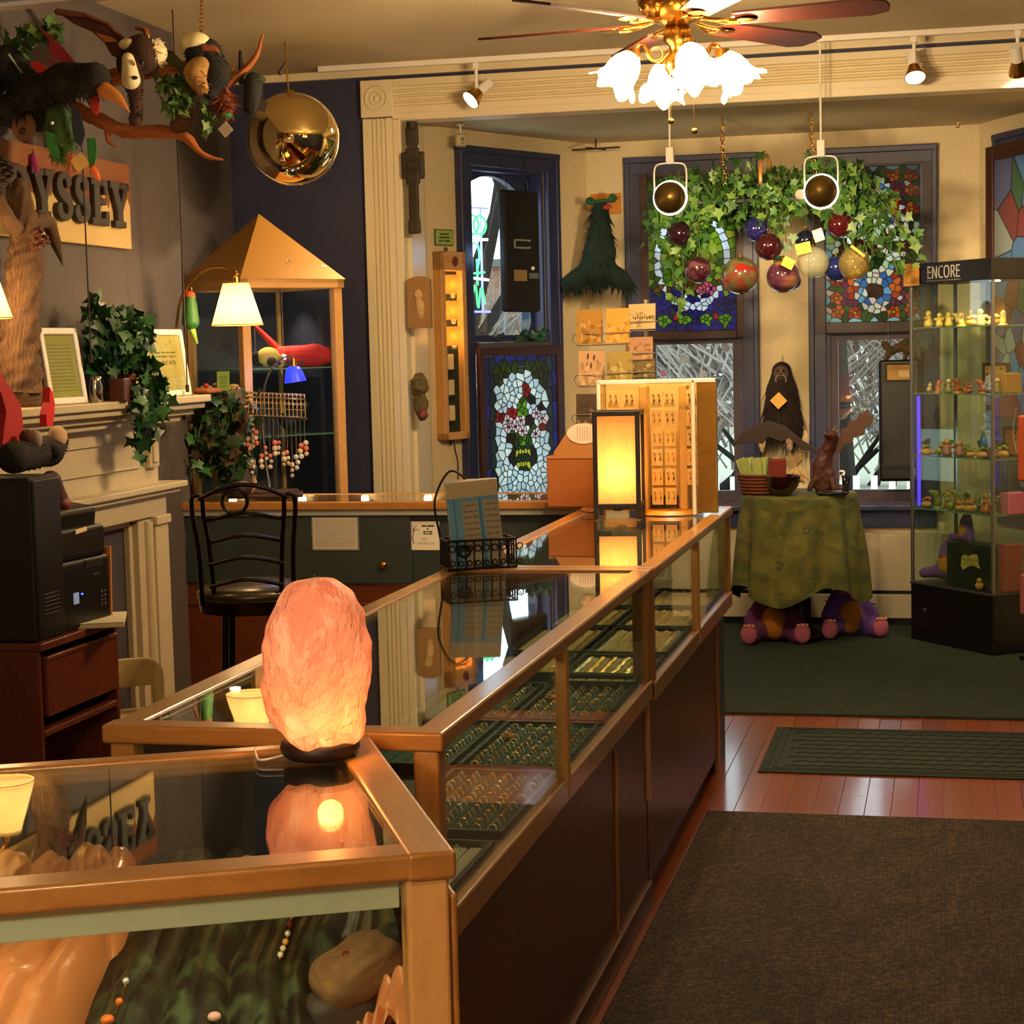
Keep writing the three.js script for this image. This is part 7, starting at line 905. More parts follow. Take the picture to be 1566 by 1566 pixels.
// plush and puppets on the branch, each a body with its own parts
const plush = (name, label, px, py, d, cat = 'plush toy') => { const o = thing(name, label, cat, bp(px, py, d)); return [o, (x, y, dd = 0) => bp(x, y, d + dd).sub(o.position)]; };
{
  let [o, L] = plush('winged_calf_puppet', 'brown and cream winged puppet peering down from the branch', 215, 105, -0.08);
  const bm = mat('#3a2114', 0.9), wm = mat('#e8dcb0', 0.9), b = [[L(216, 85), L(205, 95), 0.075, 0.06], [L(200, 100), L(203, 128), 0.045, 0.032], [L(205, 128), L(208, 160), 0.03, 0.018], [L(208, 160), L(207, 184), 0.018, 0.024]];
  part('body', skin(b, 0.011, 0.03, 0.02), bm, o); part('white_cap', sph(0.058, ...L(232, 82, 0.0).toArray(), 1, 0.85, 0.8), wm, o); part('forelock', sph(0.03, ...L(196, 68, -0.04).toArray(), 1.2, 0.7, 0.8), wm, o); fur(o, onBones(b, 1300), 0.014, 0.003, bm, V(0, -0.5, 0), 0.7); fur(o, onBones([[L(232, 82), L(230, 80), 0.056, 0.056]], 180), 0.02, 0.004, wm, V(0, -0.3, 0), 0.7); part('muzzle', skin([[L(196, 90, -0.06), L(200, 122, -0.06), 0.022, 0.034]], 0.007, 0.02, 0.01), wm, o); part('nose', sph(0.01, ...L(206, 119, -0.09).toArray(), 1.2, 0.7, 0.7), mat('#2a1c16', 0.7), o); part('eye', sph(0.011, ...L(216, 96, -0.085).toArray()), black, o);
  const w = (pts) => { const p = pts.map(([x, y]) => L(x, y)); const g = []; for (let i = 0; i + 1 < p.length; i++) g.push(taper([p[i], p[i + 1]], [0.012 - i * 0.001, 0.011 - i * 0.001], 3, 6)); return g; };
  const mem = (pts, dd = 0.02) => { const P = pts.map(([x, y]) => L(x, y, dd)), n = P.length, A = []; for (const off of [0, 0.012]) for (const q of P) A.push(q.x - off * 0.3, q.y, q.z - off); const g = new THREE.BufferGeometry(), c = THREE.ShapeUtils.triangulateShape(pts.map(([x, y]) => new THREE.Vector2(x, -y)), []), I = []; for (const [a, bb, cc] of c) I.push(a, bb, cc, cc + n, bb + n, a + n); for (let i = 0; i < n; i++) { const j = (i + 1) % n; I.push(i, j, i + n, j, j + n, i + n); } g.setAttribute('position', new THREE.Float32BufferAttribute(A, 3)); g.setIndex(I); const q = g.toNonIndexed(); q.computeVertexNormals(); return q; };
  part('wing', [mem([[88, 18], [130, 26], [165, 40], [184, 58], [190, 76], [186, 92], [170, 84], [160, 66], [140, 48], [112, 36]]), ...w([[88, 18], [130, 24], [165, 38], [186, 58], [190, 80]])], mat('#5c2a16', 0.7), o); part('wing_lining', mem([[146, 50], [170, 56], [180, 64], [160, 64]], -0.01), mat('#b5682a', 0.7), o); part('horn', taper([L(208, 43), L(222, 46), L(226, 62)], [0.006, 0.012, 0.014], 8, 6), mat('#7a3c18', 0.7), o);
  [o, L] = plush('eagle_puppet', 'white-capped black bird puppet with tan breast perched on the branch', 305, 95, -0.05);
  part('body', skin([[L(318, 80), L(330, 115), 0.05, 0.05], [L(330, 115), L(322, 140), 0.05, 0.03]], 0.01, 0.03, 0.02), mat('#0d0c0a', 0.85), o); part('head', sph(0.052, ...L(304, 82, -0.01).toArray(), 1, 0.8, 0.9), mat('#0d0c0a', 0.85), o); fur(o, onBones([[L(318, 80), L(330, 115), 0.05, 0.05], [L(304, 82), L(304, 80), 0.05, 0.05]], 420), 0.022, 0.004, mat('#0d0c0a', 0.9), V(0, -0.5, 0), 0.7); part('cap', sph(0.054, ...L(300, 66, -0.01).toArray(), 1, 0.72, 0.9), mat('#efe2ae', 0.9), o); part('beak', taper([L(312, 74, -0.04), L(328, 75, -0.04), L(336, 82, -0.04)], [0.018, 0.014, 0.003], 6, 8), mat('#7a3c1c', 0.5), o); part('breast', skin([[L(308, 104, -0.02), L(300, 112, -0.03), 0.046, 0.04], [L(300, 112, -0.03), L(310, 134, -0.03), 0.04, 0.022]], 0.009, 0.03, 0.02), mat('#a88048', 0.9), o); fur(o, onBones([[L(308, 104, -0.02), L(300, 112, -0.03), 0.046, 0.04], [L(300, 112, -0.03), L(310, 134, -0.03), 0.04, 0.022]], 420), 0.02, 0.004, mat('#a88048', 0.9), V(0, -0.6, 0), 0.6); part('wing', mem([[250, 76], [264, 78], [280, 96], [282, 104], [252, 100]], 0.02), mat('#4a4a20', 0.8), o);
  [o, L] = plush('red_bird_puppet', 'shaggy dark puppet with red wings and a long orange beak', 130, 130, -0.35);
  const dk = mat('#15120d', 0.95), bb = [[L(145, 120), L(100, 125), 0.055, 0.06], [L(100, 125), L(50, 140), 0.06, 0.05], [L(50, 140), L(10, 165), 0.05, 0.04]]; part('body', skin(bb, 0.012, 0.03, 0.03), dk, o); fur(o, onBones(bb, 700), 0.05, 0.004, dk, V(0, -0.6, 0), 0.7); part('head', sph(0.056, ...L(142, 122, -0.02).toArray()), dk, o); part('beak', taper([L(160, 138, -0.04), L(178, 148, -0.05), L(198, 171, -0.05)], [0.028, 0.018, 0.003], 8, 8), mat('#b06a24', 0.6), o); part('cheek', sph(0.028, ...L(146, 160, -0.03).toArray(), 0.6, 1.2, 0.6), mat('#9a1c10', 0.7), o);
  part('wing', [mem([[57, 38], [74, 52], [98, 74], [114, 94], [118, 125], [108, 122], [94, 96], [76, 82], [75, 62]], -0.02), mem([[66, 84], [80, 90], [108, 112], [84, 110], [78, 96]], -0.02)], mat('#8e1016', 0.6), o); part('wing', mem([[44, 96], [58, 94], [82, 108], [78, 118], [64, 118], [54, 108]], -0.03), mat('#c81e16', 0.6), o);
  [o, L] = plush('dark_bird_puppet', 'black feathered bird puppet at the near end of the branch', 20, 110, -0.3); part('body', skin([[L(10, 100), L(30, 125), 0.07, 0.06], [L(30, 125), L(36, 140), 0.05, 0.03]], 0.012, 0.03, 0.02), mat('#0c1412', 0.7), o); fur(o, onBones([[L(10, 100), L(30, 125), 0.07, 0.06]], 260), 0.05, 0.005, mat('#10201c', 0.7), V(0, -0.8, 0), 0.5); part('quill', taper([L(14, 84, -0.08), L(34, 112, -0.08)], [0.005, 0.002], 4, 5), mat('#9aa8a0', 0.5), o);
  [o, L] = plush('parrot_puppet', 'green and blue parrot puppets bundle hanging under the branch', 95, 200, -0.3);
  part('body', skin([[L(90, 175), L(95, 215), 0.045, 0.05], [L(95, 215), L(90, 240), 0.04, 0.02]], 0.011, 0.03, 0.02), mat('#2c4a18', 0.8), o); fur(o, onBones([[L(90, 175), L(95, 215), 0.045, 0.05], [L(95, 215), L(90, 240), 0.04, 0.02]], 300), 0.03, 0.005, mat('#2c5018', 0.8), V(0, -1.2, 0), 0.4); part('blue_wing', [mem([[108, 160], [122, 170], [130, 205], [124, 225], [112, 215]], -0.05)], mat('#1a2238', 0.7), o); { const gw = mat('#1f6a22', 0.7); part('green_wing', mem([[132, 210], [146, 212], [148, 230], [144, 255], [138, 268], [134, 240]], -0.04), gw, o); part('green_wing', mem([[70, 200], [84, 205], [92, 240], [82, 244], [72, 225]], -0.05), gw, o); } part('orange_beak', taper([L(142, 258, -0.05), L(148, 268, -0.05), L(152, 275, -0.05)], [0.012, 0.012, 0.006], 4, 7), mat('#c4541c', 0.6), o); part('feet', [taper([L(105, 236, -0.05), L(104, 262, -0.05)], [0.01, 0.004], 4, 5), taper([L(110, 238, -0.05), L(114, 262, -0.05)], [0.01, 0.004], 4, 5)], mat('#8a4a20', 0.7), o); part('hang_tag', T(rbox(0.05, 0.05, 0.002, 0.001), ...L(122, 248, -0.1).toArray(), 0, 0, 0.6), mat('#cfa95e', 0.8), o); part('eye', sph(0.006, ...L(80, 188, -0.14).toArray()), white, o);
  [o, L] = plush('monkey_puppet', 'tan faced monkey puppet with dark fur among the branch plush', 35, 195, -0.25); part('face', sph(0.05, ...L(36, 192, -0.04).toArray(), 0.9, 1.1, 0.6), mat('#8a6040', 0.85), o); part('fur_hood', skin([[L(20, 175), L(60, 180), 0.05, 0.05]], 0.012, 0.03, 0.02), dk, o); part('nose', sph(0.012, ...L(34, 200, -0.08).toArray()), mat('#4a2c1a', 0.7), o);
  [o, L] = plush('purple_feather_puppet', 'dark crimson and magenta feather puppet hanging over the driftwood', 38, 240, -0.06); part('body', skin([[L(38, 212), L(35, 258), 0.03, 0.045]], 0.01, 0.03, 0.02), mat('#2c0a12', 0.8), o); part('magenta_tuft', skin([[L(50, 240, -0.03), L(52, 258, -0.03), 0.012, 0.02]], 0.006, 0.02, 0.01), mat('#8a1460', 0.8), o);
  [o, L] = plush('brown_boot_puppet', 'brown plush leg hanging under the ivy leaves', 278, 185, -0.02); part('leg', skin([[L(282, 165), L(280, 185), 0.04, 0.036], [L(280, 185), L(270, 193), 0.034, 0.026]], 0.009, 0.03, 0.02), mat('#4a2c16', 0.9), o);
  [o, L] = plush('red_squirrel_puppet', 'rusty fringed puppet with a white tag under the branch end', 345, 160, -0.02); part('body', skin([[L(340, 140), L(346, 165), 0.026, 0.03]], 0.008, 0.02, 0.015), mat('#5c2814', 0.85), o); fur(o, onBones([[L(338, 138), L(346, 168), 0.026, 0.03]], 160), 0.05, 0.004, mat('#7a3418', 0.85), V(0, -0.6, 0), 0.8); part('green_foot', sph(0.026, ...L(344, 176).toArray(), 1, 0.7, 0.8), mat('#14602a', 0.7), o); part('black_tail', mem([[314, 158], [328, 158], [326, 185], [320, 192]], -0.01), black, o); part('hang_tag', T(rbox(0.042, 0.042, 0.002, 0.001), ...L(345, 198, -0.05).toArray(), 0, 0, 0.7), mat('#b8ac9c', 0.8), o);
  [o, L] = plush('black_bat_puppet', 'black hanging bat puppet beside the mirrored ball', 392, 140, 0.0); part('body', skin([[L(388, 125), L(384, 165), 0.035, 0.03]], 0.01, 0.03, 0.02), mat('#0b0b0c', 0.85), o); part('wing', mem([[372, 130], [384, 120], [400, 122], [404, 150], [392, 170], [376, 168]], 0.02), mat('#101113', 0.8), o); for (const g of [taper([L(368, 80), L(369, 125)], [0.008, 0.012], 4, 6), taper([L(436, 98), L(428, 112)], [0.006, 0.008], 4, 6)]) part('ear', g, mat('#241812', 0.8), o); part('green_cap', sph(0.03, ...L(392, 122, -0.01).toArray(), 1.2, 0.6, 0.8), mat('#28331c', 0.8), o); part('hang_tag', T(rbox(0.03, 0.04, 0.002, 0.001), ...L(402, 162, -0.04).toArray(), 0, 0, -0.4), mat('#4a423c', 0.8), o);
}
{ // mirrored ball
  const c = away(447, 212, 8.25), o = thing('mirror_ball', 'large gold tinted mirrored ball hanging from the ceiling', 'mirror ball', c); part('ball', sph(0.198, 0, 0, 0, 1, 1, 1, 64, 44), mat('#e9cf94', 0.02, { metalness: 1 }), o); part('rim', tor(0.2, 0.006, 0, 0, -0.01, 0, 0.36, 0, 8, 60), mat('#d9c9a2', 0.15, { metalness: 1 }), o); part('hanger', [rod([-0.01, 0.197, 0], [-0.02, H - 0.003 - c.y, 0], 0.004), cyl(0.02, 0.024, 0.02, 14, -0.005, 0.2, 0)], brass, o);
}
{ // corner cabinet with pyramid roof
  const a = 0.5, o = thing('pyramid_cabinet', 'pale wood glass corner cabinet with a gold pyramid roof', 'display case', [-3.135, 0, -8.3], 0.911), h = a / 2, E1 = 1.9, R = (...k) => muv(rbar(...k, 0.004));
  for (const [x, z] of [[-1, 1], [1, 1], [-1, -1], [1, -1]]) part('post', R(x * h - 0.022, x * h + 0.022, 0.62, E1, z * h - 0.022, z * h + 0.022), paleOak, o);
  part('base', muv(bar(-h - 0.02, h + 0.02, 0, 0.62, -h - 0.02, h + 0.02)), panel, o);
  part('fascia', [R(-h - 0.03, h + 0.03, E1, E1 + 0.045, h - 0.01, h + 0.03), R(-h - 0.03, h + 0.03, E1, E1 + 0.045, -h - 0.03, -h + 0.01), R(-h - 0.03, -h + 0.01, E1, E1 + 0.045, -h - 0.03, h + 0.03), R(h - 0.01, h + 0.03, E1, E1 + 0.045, -h - 0.03, h + 0.03)], paleOak, o);
  part('roof', T(new THREE.ConeGeometry((h + 0.035) * Math.SQRT2, 0.315, 4, 1), 0, E1 + 0.2, 0, 0, Math.PI / 4, 0).toNonIndexed().clone(), mat('#a9782c', 0.45, { metalness: 0.25 }), o, 'gold painted pyramid roof').geometry.computeVertexNormals();
  part('soffit', bar(-h, h, E1 + 0.03, E1 + 0.04, -h, h), mat('#4a3a20', 0.5), o);
  for (const y of [0.93, 1.22, 1.53]) part('shelf', bar(-h + 0.02, h - 0.02, y, y + 0.006, -h + 0.02, h - 0.02), y < 1 ? mat('#14161c', 0.4) : glassEdge, o);
  part('glass', [bar(-h + 0.02, h - 0.02, 0.62, E1, h - 0.004, h), bar(-h, -h + 0.004, 0.62, E1, -h + 0.02, h - 0.02)], glass, o); part('back', [bar(-h + 0.02, h - 0.02, 0.62, E1, -h, -h + 0.006), bar(h - 0.006, h, 0.62, E1, -h + 0.02, h - 0.02)], mat('#23263a', 0.5), o);
  const st = new THREE.Vector3(); for (const [x, z] of [[-0.12, 0.12], [0.14, 0.14], [-0.14, -0.14], [0.13, -0.12]]) { part('halogen', [cyl(0.026, 0.026, 0.008, 18, x, E1 + 0.026, z)], glow('#fff0d6', 8), o); }
  lamp('spot', '#ffd9a0', 1.4, [-0.1, E1 + 0.018, 0.1], o, { angle: 0.8, target: V(-0.08, 1.2, 0.1), name: 'cabinet_spot_light' }); lamp('spot', '#ffe4c0', 1.4, [0.12, E1 + 0.018, -0.02], o, { angle: 0.8, target: V(0.12, 1.2, -0.02), name: 'cabinet_spot_light' });
  part('roof_hook', [tor(0.014, 0.0025, 0.02, E1 + 0.12, 0.215, -0.6, 0, 0, 6, 16, 4.5), tor(0.014, 0.0025, 0.2, E1 + 0.095, 0.235, -0.6, 0, 0, 6, 16, 4.5)], chrome, o);
  const inC = (x, y, z) => V(x, y, z).applyAxisAngle(V(0, 1, 0), 0.911).add(V(-3.135, 0, -8.3));
  const rd = thing('red_dragon_plush', 'bright red plush dragon on the upper shelf of the corner cabinet', 'plush toy', inC(0.1, 1.536, 0.1), 0.5); part('body', skin([[[-0.06, 0.05, 0], [0.1, 0.05, 0], 0.05, 0.055], [[0.1, 0.06, 0], [0.16, 0.05, 0.02], 0.045, 0.04]], 0.012, 0.03, 0.02), mat('#b3121a', 0.85), rd); part('tail', taper([[-0.06, 0.07, 0], [-0.12, 0.14, 0.0], [-0.19, 0.21, 0.02]], [0.022, 0.014, 0.008], 10, 7), mat('#d01c20', 0.85), rd);
  const pu = thing('puppy_plush', 'cream and black plush puppy on the upper shelf of the corner cabinet', 'plush toy', inC(-0.08, 1.536, 0.17), 0.5); part('head', sph(0.05, 0, 0.05, 0, 1.1, 0.95, 0.9), mat('#c9a860', 0.9), pu); part('ear', [sph(0.03, -0.055, 0.045, 0.0, 0.7, 1.2, 0.7)], mat('#1a140e', 0.9), pu); part('muzzle', sph(0.022, 0.01, 0.03, 0.042), mat('#2a2018', 0.9), pu); part('ear_tan', sph(0.026, 0.05, 0.03, 0.02, 0.8, 1.3, 0.6), mat('#a8803e', 0.9), pu);
  single('crystal_heap', 'dark glittering jewellery heap on the upper shelf of the corner cabinet', 'jewellery', (() => { const l = []; for (let i = 0; i < 40; i++) l.push(T(new THREE.OctahedronGeometry(rr(0.006, 0.012)), rr(-0.12, 0.1), 0.01 + rr(0, 0.02), rr(-0.04, 0.03))); return l; })(), mat('#4a5a72', 0.1, { metalness: 0.7 }), inC(0.0, 1.536, 0.2), 0.9);
  const bd = thing('dark_bird_figure', 'black bird figure on the lower shelf of the corner cabinet', 'figurine', inC(0.12, 1.226, 0.05), 0.5); part('body', skin([[[-0.02, 0.05, 0], [0.04, 0.1, 0], 0.04, 0.03], [[0.04, 0.1, 0], [0.06, 0.13, 0.01], 0.026, 0.022], [[-0.02, 0.05, 0], [-0.12, 0.12, 0], 0.03, 0.006]], 0.009, 0.03, 0.02), mat('#0f1214', 0.6), bd);
  single('boxed_cards', 'tan card hanging at the back of the corner cabinet', 'card', rbox(0.07, 0.1, 0.003, 0.001), mat('#6a5a3c', 0.8), inC(0.16, 1.74, -0.25), 0.911);
}
{ // blue clip lamp and necklace rack on the back counter
  const B = onZ(412, 700, -7.88), o = thing('blue_clip_lamp', 'small gooseneck lamp with a glowing blue glass shade', 'lamp', [B.x, TOP, B.z]), L = (px, py) => onZ(px, py, B.z).sub(o.position);
  part('foot', lathe([[0, 0], [0.045, 0], [0.04, 0.012], [0.01, 0.018], [0, 0.018]], 20), chrome, o); part('gooseneck', tube([[0, 0.01, 0], L(404, 690), L(402, 610), L(412, 570), L(432, 548), L(447, 545), L(449, 556)], 0.005, 40, 7), chrome, o); const s = L(450, 572);
  part('lamp_shade', T(lathe([[0.014, 0.035], [0.03, 0.03], [0.038, 0.01], [0.05, -0.035], [0.048, -0.035], [0.036, 0.008], [0.028, 0.026]], 28), s.x, s.y, s.z, 0, 0, 0.12), mat('#3a52e8', 0.3, { transmission: 0.6, thickness: 0, emissive: new THREE.Color('#3a48ff'), emissiveIntensity: 1.0 }), o); part('bulb', sph(0.014, s.x, s.y - 0.012, s.z), glow('#cfd8ff', 8), o); part('socket', cyl(0.01, 0.014, 0.035, 14, s.x, s.y + 0.05, s.z), brass, o); lamp('point', '#aebcff', 0.12, s.clone().add(V(0, -0.012, 0)), o, { name: 'blue_lamp_light' });
  for (const [px, py] of [[391, 547], [434, 546]]) { const q = onZ(px, py, -8.25), l = thing('clear_bulb_light', 'tiny bare white bulb hanging in the corner cabinet light', 'light', q, 0, 'bare white bulbs'); part('bulb', sph(0.012), glow('#eef2ff', 14), l); part('cord', rod([0, 0.01, 0], [0, 1.929 - q.y, 0], 0.0015, 4), wire, l); }
  const C = onZ(420, 700, -7.75), r = thing('necklace_rack', 'black necklace rack with a curled mesh top and hanging crystal strands', 'rack', [C.x, TOP, C.z], 0.35), hh = 0.4;
  part('base', [rbox(0.24, 0.02, 0.15, 0.006, 0, 0.01, 0), rbox(0.2, 0.012, 0.12, 0.004, 0, 0.026, 0)], mat('#3a1a10', 0.4), r); part('pole', rbox(0.02, hh, 0.02, 0.003, 0, hh / 2, 0), black, r);
  const mesh = []; for (let i = 0; i <= 16; i++) { const x = -0.14 + i * 0.0175; mesh.push(tube([[x, hh - 0.03 - 0.12 * (x + 0.14) * 0.6, 0.07], [x, hh + 0.05 - 0.12 * (x + 0.14) * 0.6, 0.05], [x, hh + 0.07 - 0.12 * (x + 0.14) * 0.6, 0], [x, hh + 0.04 - 0.12 * (x + 0.14) * 0.6, -0.05]], 0.0022, 14, 5)); } for (let k = 0; k < 9; k++) { const t = k / 8, y = hh - 0.03 + 0.1 * Math.sin(t * 2.6), z = 0.07 - 0.12 * t; mesh.push(rod([-0.14, y, z], [0.14, y - 0.02, z], 0.0016, 4)); } part('mesh_top', mesh, mat('#a8895a', 0.3, { metalness: 0.8 }), r); part('cross_arm', [rbox(0.3, 0.012, 0.012, 0.003, 0, hh - 0.04, 0.065, 0, 0, -0.12)], black, r);
  const ctM = [mat('#f3e8d8', 0.05, { metalness: 0.5 }), mat('#e9c9a0', 0.08, { metalness: 0.5 }), mat('#c96a5a', 0.1), mat('#e8eef4', 0.05, { metalness: 0.6 })];
  for (let i = 0; i < 15; i++) { const x = -0.135 + i * 0.0193, len = rr(0.12, 0.26), p = V(x, hh - 0.045 - x * 0.12, 0.073 - (i % 3) * 0.03).applyAxisAngle(V(0, 1, 0), 0.35).add(r.position), n = thing('crystal_strand', 'necklace strand with crystal drops hanging from the black rack', 'necklace', p, 0.35, 'strands on the necklace rack'); part('strand', rod([0, 0, 0], [0, -len, 0], 0.0016, 5), chrome, n); for (let k = 0; k < 3; k++) part('crystal', T(new THREE.OctahedronGeometry(rr(0.008, 0.014), 1), rr(-0.005, 0.005), -len + k * 0.024, 0), pick(ctM), n); }
}
{ // bar stool
  const o = thing('bar_stool', 'black wrought metal bar stool with ladder back and round padded seat', 'stool', [-2.5, 0, -6.42], 0.25), f = mat('#150c09', 0.25, { metalness: 0.5 });
  part('seat', lathe([[0, 0.7], [0.19, 0.7], [0.205, 0.715], [0.205, 0.735], [0.19, 0.755], [0.12, 0.768], [0, 0.77]], 36), mat('#2c2410', 0.28, { clearcoat: 0.4 }), o, 'dark padded seat'); part('seat_ring', cyl(0.2, 0.195, 0.045, 36, 0, 0.685, 0), f, o);
  for (let k = 0; k < 4; k++) { const q = k * Math.PI / 2 + 0.785; part('leg', taper([[Math.cos(q) * 0.13, 0.67, Math.sin(q) * 0.13], [Math.cos(q) * 0.15, 0.35, Math.sin(q) * 0.15], [Math.cos(q) * 0.19, 0.0125, Math.sin(q) * 0.19]], [0.0125, 0.0125, 0.0125], 8, 8), f, o); } part('foot_ring', tor(0.158, 0.009, 0, 0.27, 0, Math.PI / 2, 0, 0, 7, 40), f, o);
  const bz = 0.15; part('back_frame', [tube([[-0.165, 0.7, bz], [-0.17, 0.9, bz + 0.02], [-0.185, 1.06, bz + 0.04], [-0.18, 1.1, bz + 0.045], [-0.15, 1.1, bz + 0.045], [-0.145, 1.04, bz + 0.04], [-0.13, 0.9, bz + 0.02], [-0.12, 0.7, bz]], 0.009, 50, 8), tube([[0.165, 0.7, bz], [0.17, 0.9, bz + 0.02], [0.185, 1.06, bz + 0.04], [0.18, 1.1, bz + 0.045], [0.15, 1.1, bz + 0.045], [0.145, 1.04, bz + 0.04], [0.13, 0.9, bz + 0.02], [0.12, 0.7, bz]], 0.009, 50, 8), tube([[-0.16, 1.09, bz + 0.045], [-0.08, 1.125, bz + 0.05], [0, 1.14, bz + 0.05], [0.08, 1.125, bz + 0.05], [0.16, 1.09, bz + 0.045]], 0.009, 30, 8)], f, o);
  part('ring', tor(0.045, 0.007, -0.03, 1.08, bz + 0.045, 0, 0, 0, 7, 28), f, o); for (const y of [0.77, 0.85, 0.93, 1.01]) part('slat', tube([[-0.135, y, bz + 0.02], [0, y + 0.025, bz + 0.035], [0.135, y, bz + 0.02]], 0.008, 16, 7), f, o);
}
{ // writing desk with drawer, office machines, papers
  const o = thing('wooden_desk', 'red-brown wooden desk cabinet with a drawer and open shelf', 'desk', [-2.66, 0, -5.05]), R = (...k) => muv(rbar(...k, 0.005));
  part('top', R(-0.31, 0.012, 0.725, 0.75, 0.0, -0.55), redwood, o); part('side', [R(-0.31, 0, 0, 0.725, 0, -0.02)], redwood, o); const d = part('drawer', R(-0.02, 0.008, 0.52, 0.7, -0.035, -0.525), redwood, o); part('drawer_lip', R(0.004, 0.014, 0.69, 0.705, -0.035, -0.525), redwood, d); part('shelf', [R(-0.31, 0, 0.46, 0.48, -0.02, -0.53)], redwood, o); part('side', R(-0.31, 0, 0, 0.725, -0.53, -0.55), redwood, o); part('shelf', R(-0.31, 0, 0.05, 0.07, -0.02, -0.53), redwood, o); part('back', R(-0.31, -0.3, 0, 0.725, -0.02, -0.53), redwood, o);
  const pp = thing('paper_stack', 'white papers lying on the desk shelf', 'papers', [-2.72, 0.07, -5.32], 0.3); part('sheet', [rbox(0.2, 0.004, 0.27, 0.001, 0, 0.002, 0), rbox(0.2, 0.004, 0.27, 0.001, 0.01, 0.006, 0.01, 0, 0.2), rbox(0.19, 0.003, 0.25, 0.001, 0.0, 0.016, 0.0, 0.0, 0.1, 0.08)], paper, pp);
  const bk = thing('paper_pad', 'cream paper pad overhanging the desk corner', 'pad', [-2.68, 0.75, -5.47], 0.4); part('pages', rbox(0.2, 0.014, 0.24, 0.002, 0, 0.007, 0), mat('#cdbd8c', 0.8), bk); part('cover', rbox(0.204, 0.003, 0.244, 0.001, 0, 0.016, 0), mat('#b8b292', 0.8), bk);
  const pr = thing('receipt_printer', 'black stacked office printer with a pale label on the desk', 'printer', [-2.79, 0.75, -5.4], Math.PI / 2 - 0.1);
  part('body', [rbox(0.3, 0.22, 0.26, 0.015, 0, 0.11, 0), rbox(0.28, 0.1, 0.25, 0.015, 0, 0.27, 0.0)], black, pr); part('cover', rbox(0.24, 0.08, 0.22, 0.02, 0.0, 0.355, 0.0, 0.15), mat('#141310', 0.3), pr); part('label', rbox(0.065, 0.014, 0.003, 0.001, -0.01, 0.31, 0.128, 0, 0, 0.08), mat('#d9c48a', 0.6), pr); part('panel', [rbox(0.1, 0.03, 0.01, 0.004, 0.05, 0.2, 0.13), rbox(0.04, 0.012, 0.01, 0.003, 0.06, 0.16, 0.13)], mat('#26221c', 0.3), pr); part('screen', rbox(0.03, 0.036, 0.004, 0.002, -0.06, 0.1, 0.131), glow('#7f93b8', 0.35), pr, 'small bluish display'); part('led', sph(0.003, -0.025, 0.11, 0.132), glow('#3a5cff', 5), pr); part('keys', [...Array(8).keys()].map((i) => rbox(0.012, 0.008, 0.004, 0.002, 0.09 + (i % 2) * 0.02, 0.06 + Math.floor(i / 2) * 0.014, 0.131)), mat('#3a3630', 0.4), pr);
  const tw = thing('computer_tower', 'tall black computer tower on the desk under the plush toys', 'computer', [-2.82, 0.75, -5.16], Math.PI / 2); part('case', rbox(0.19, 0.5, 0.3, 0.012, 0, 0.25, 0), matte, tw); part('bezel', [rbox(0.17, 0.48, 0.01, 0.01, 0, 0.25, 0.152), rbox(0.05, 0.004, 0.004, 0.001, -0.04, 0.47, 0.158)], black, tw); part('vent', [...Array(6).keys()].map((i) => rbox(0.1, 0.004, 0.004, 0.001, 0, 0.08 + i * 0.012, 0.158)), mat('#2a2826', 0.5), tw);
  const og = thing('orange_folder', 'orange cardboard folder standing behind the printer', 'folder', [-2.74, 0.75, -5.535], 0.25); part('folder', T(rbox(0.18, 0.24, 0.012, 0.002), 0, 0.12, 0, -0.12), mat('#b9742c', 0.8), og);
  // plush on the tower
  const red = mat('#a00c10', 0.7), [w, L] = [thing('red_ribbon_toy', 'red felt ribbon shape standing by the black tower', 'toy', onX(30, 720, -2.85)), null]; const M = (px, py, dx = 0) => onX(px, py, -2.85 + dx).sub(w.position);
  const rib = (pts) => { const P = pts.map(([a, b]) => M(a, b)), tri = THREE.ShapeUtils.triangulateShape(pts.map(([a, b]) => new THREE.Vector2(a, -b)), []), A = [], I = [], n = P.length; for (const s of [0, -0.025]) for (const p of P) A.push(p.x + s, p.y, p.z); for (const [a, b, c] of tri) I.push(a, b, c, c + n, b + n, a + n); for (let i = 0; i < n; i++) { const j = (i + 1) % n; I.push(i, j, i + n, j, j + n, i + n); } const g = new THREE.BufferGeometry(); g.setAttribute('position', new THREE.Float32BufferAttribute(A, 3)); g.setIndex(I); const q = g.toNonIndexed(); q.computeVertexNormals(); return q; };
  part('ribbon', rib([[-8, 540], [6, 580], [20, 600], [32, 620], [35, 645], [38, 680], [30, 710], [16, 706], [2, 700], [6, 660], [10, 630], [2, 600], [-8, 590]]), red, w); part('ribbon', rib([[76, 592], [81, 600], [84, 618], [83, 640], [80, 652], [72, 652], [71, 634], [76, 615]]), mat('#c4100f', 0.7), w);
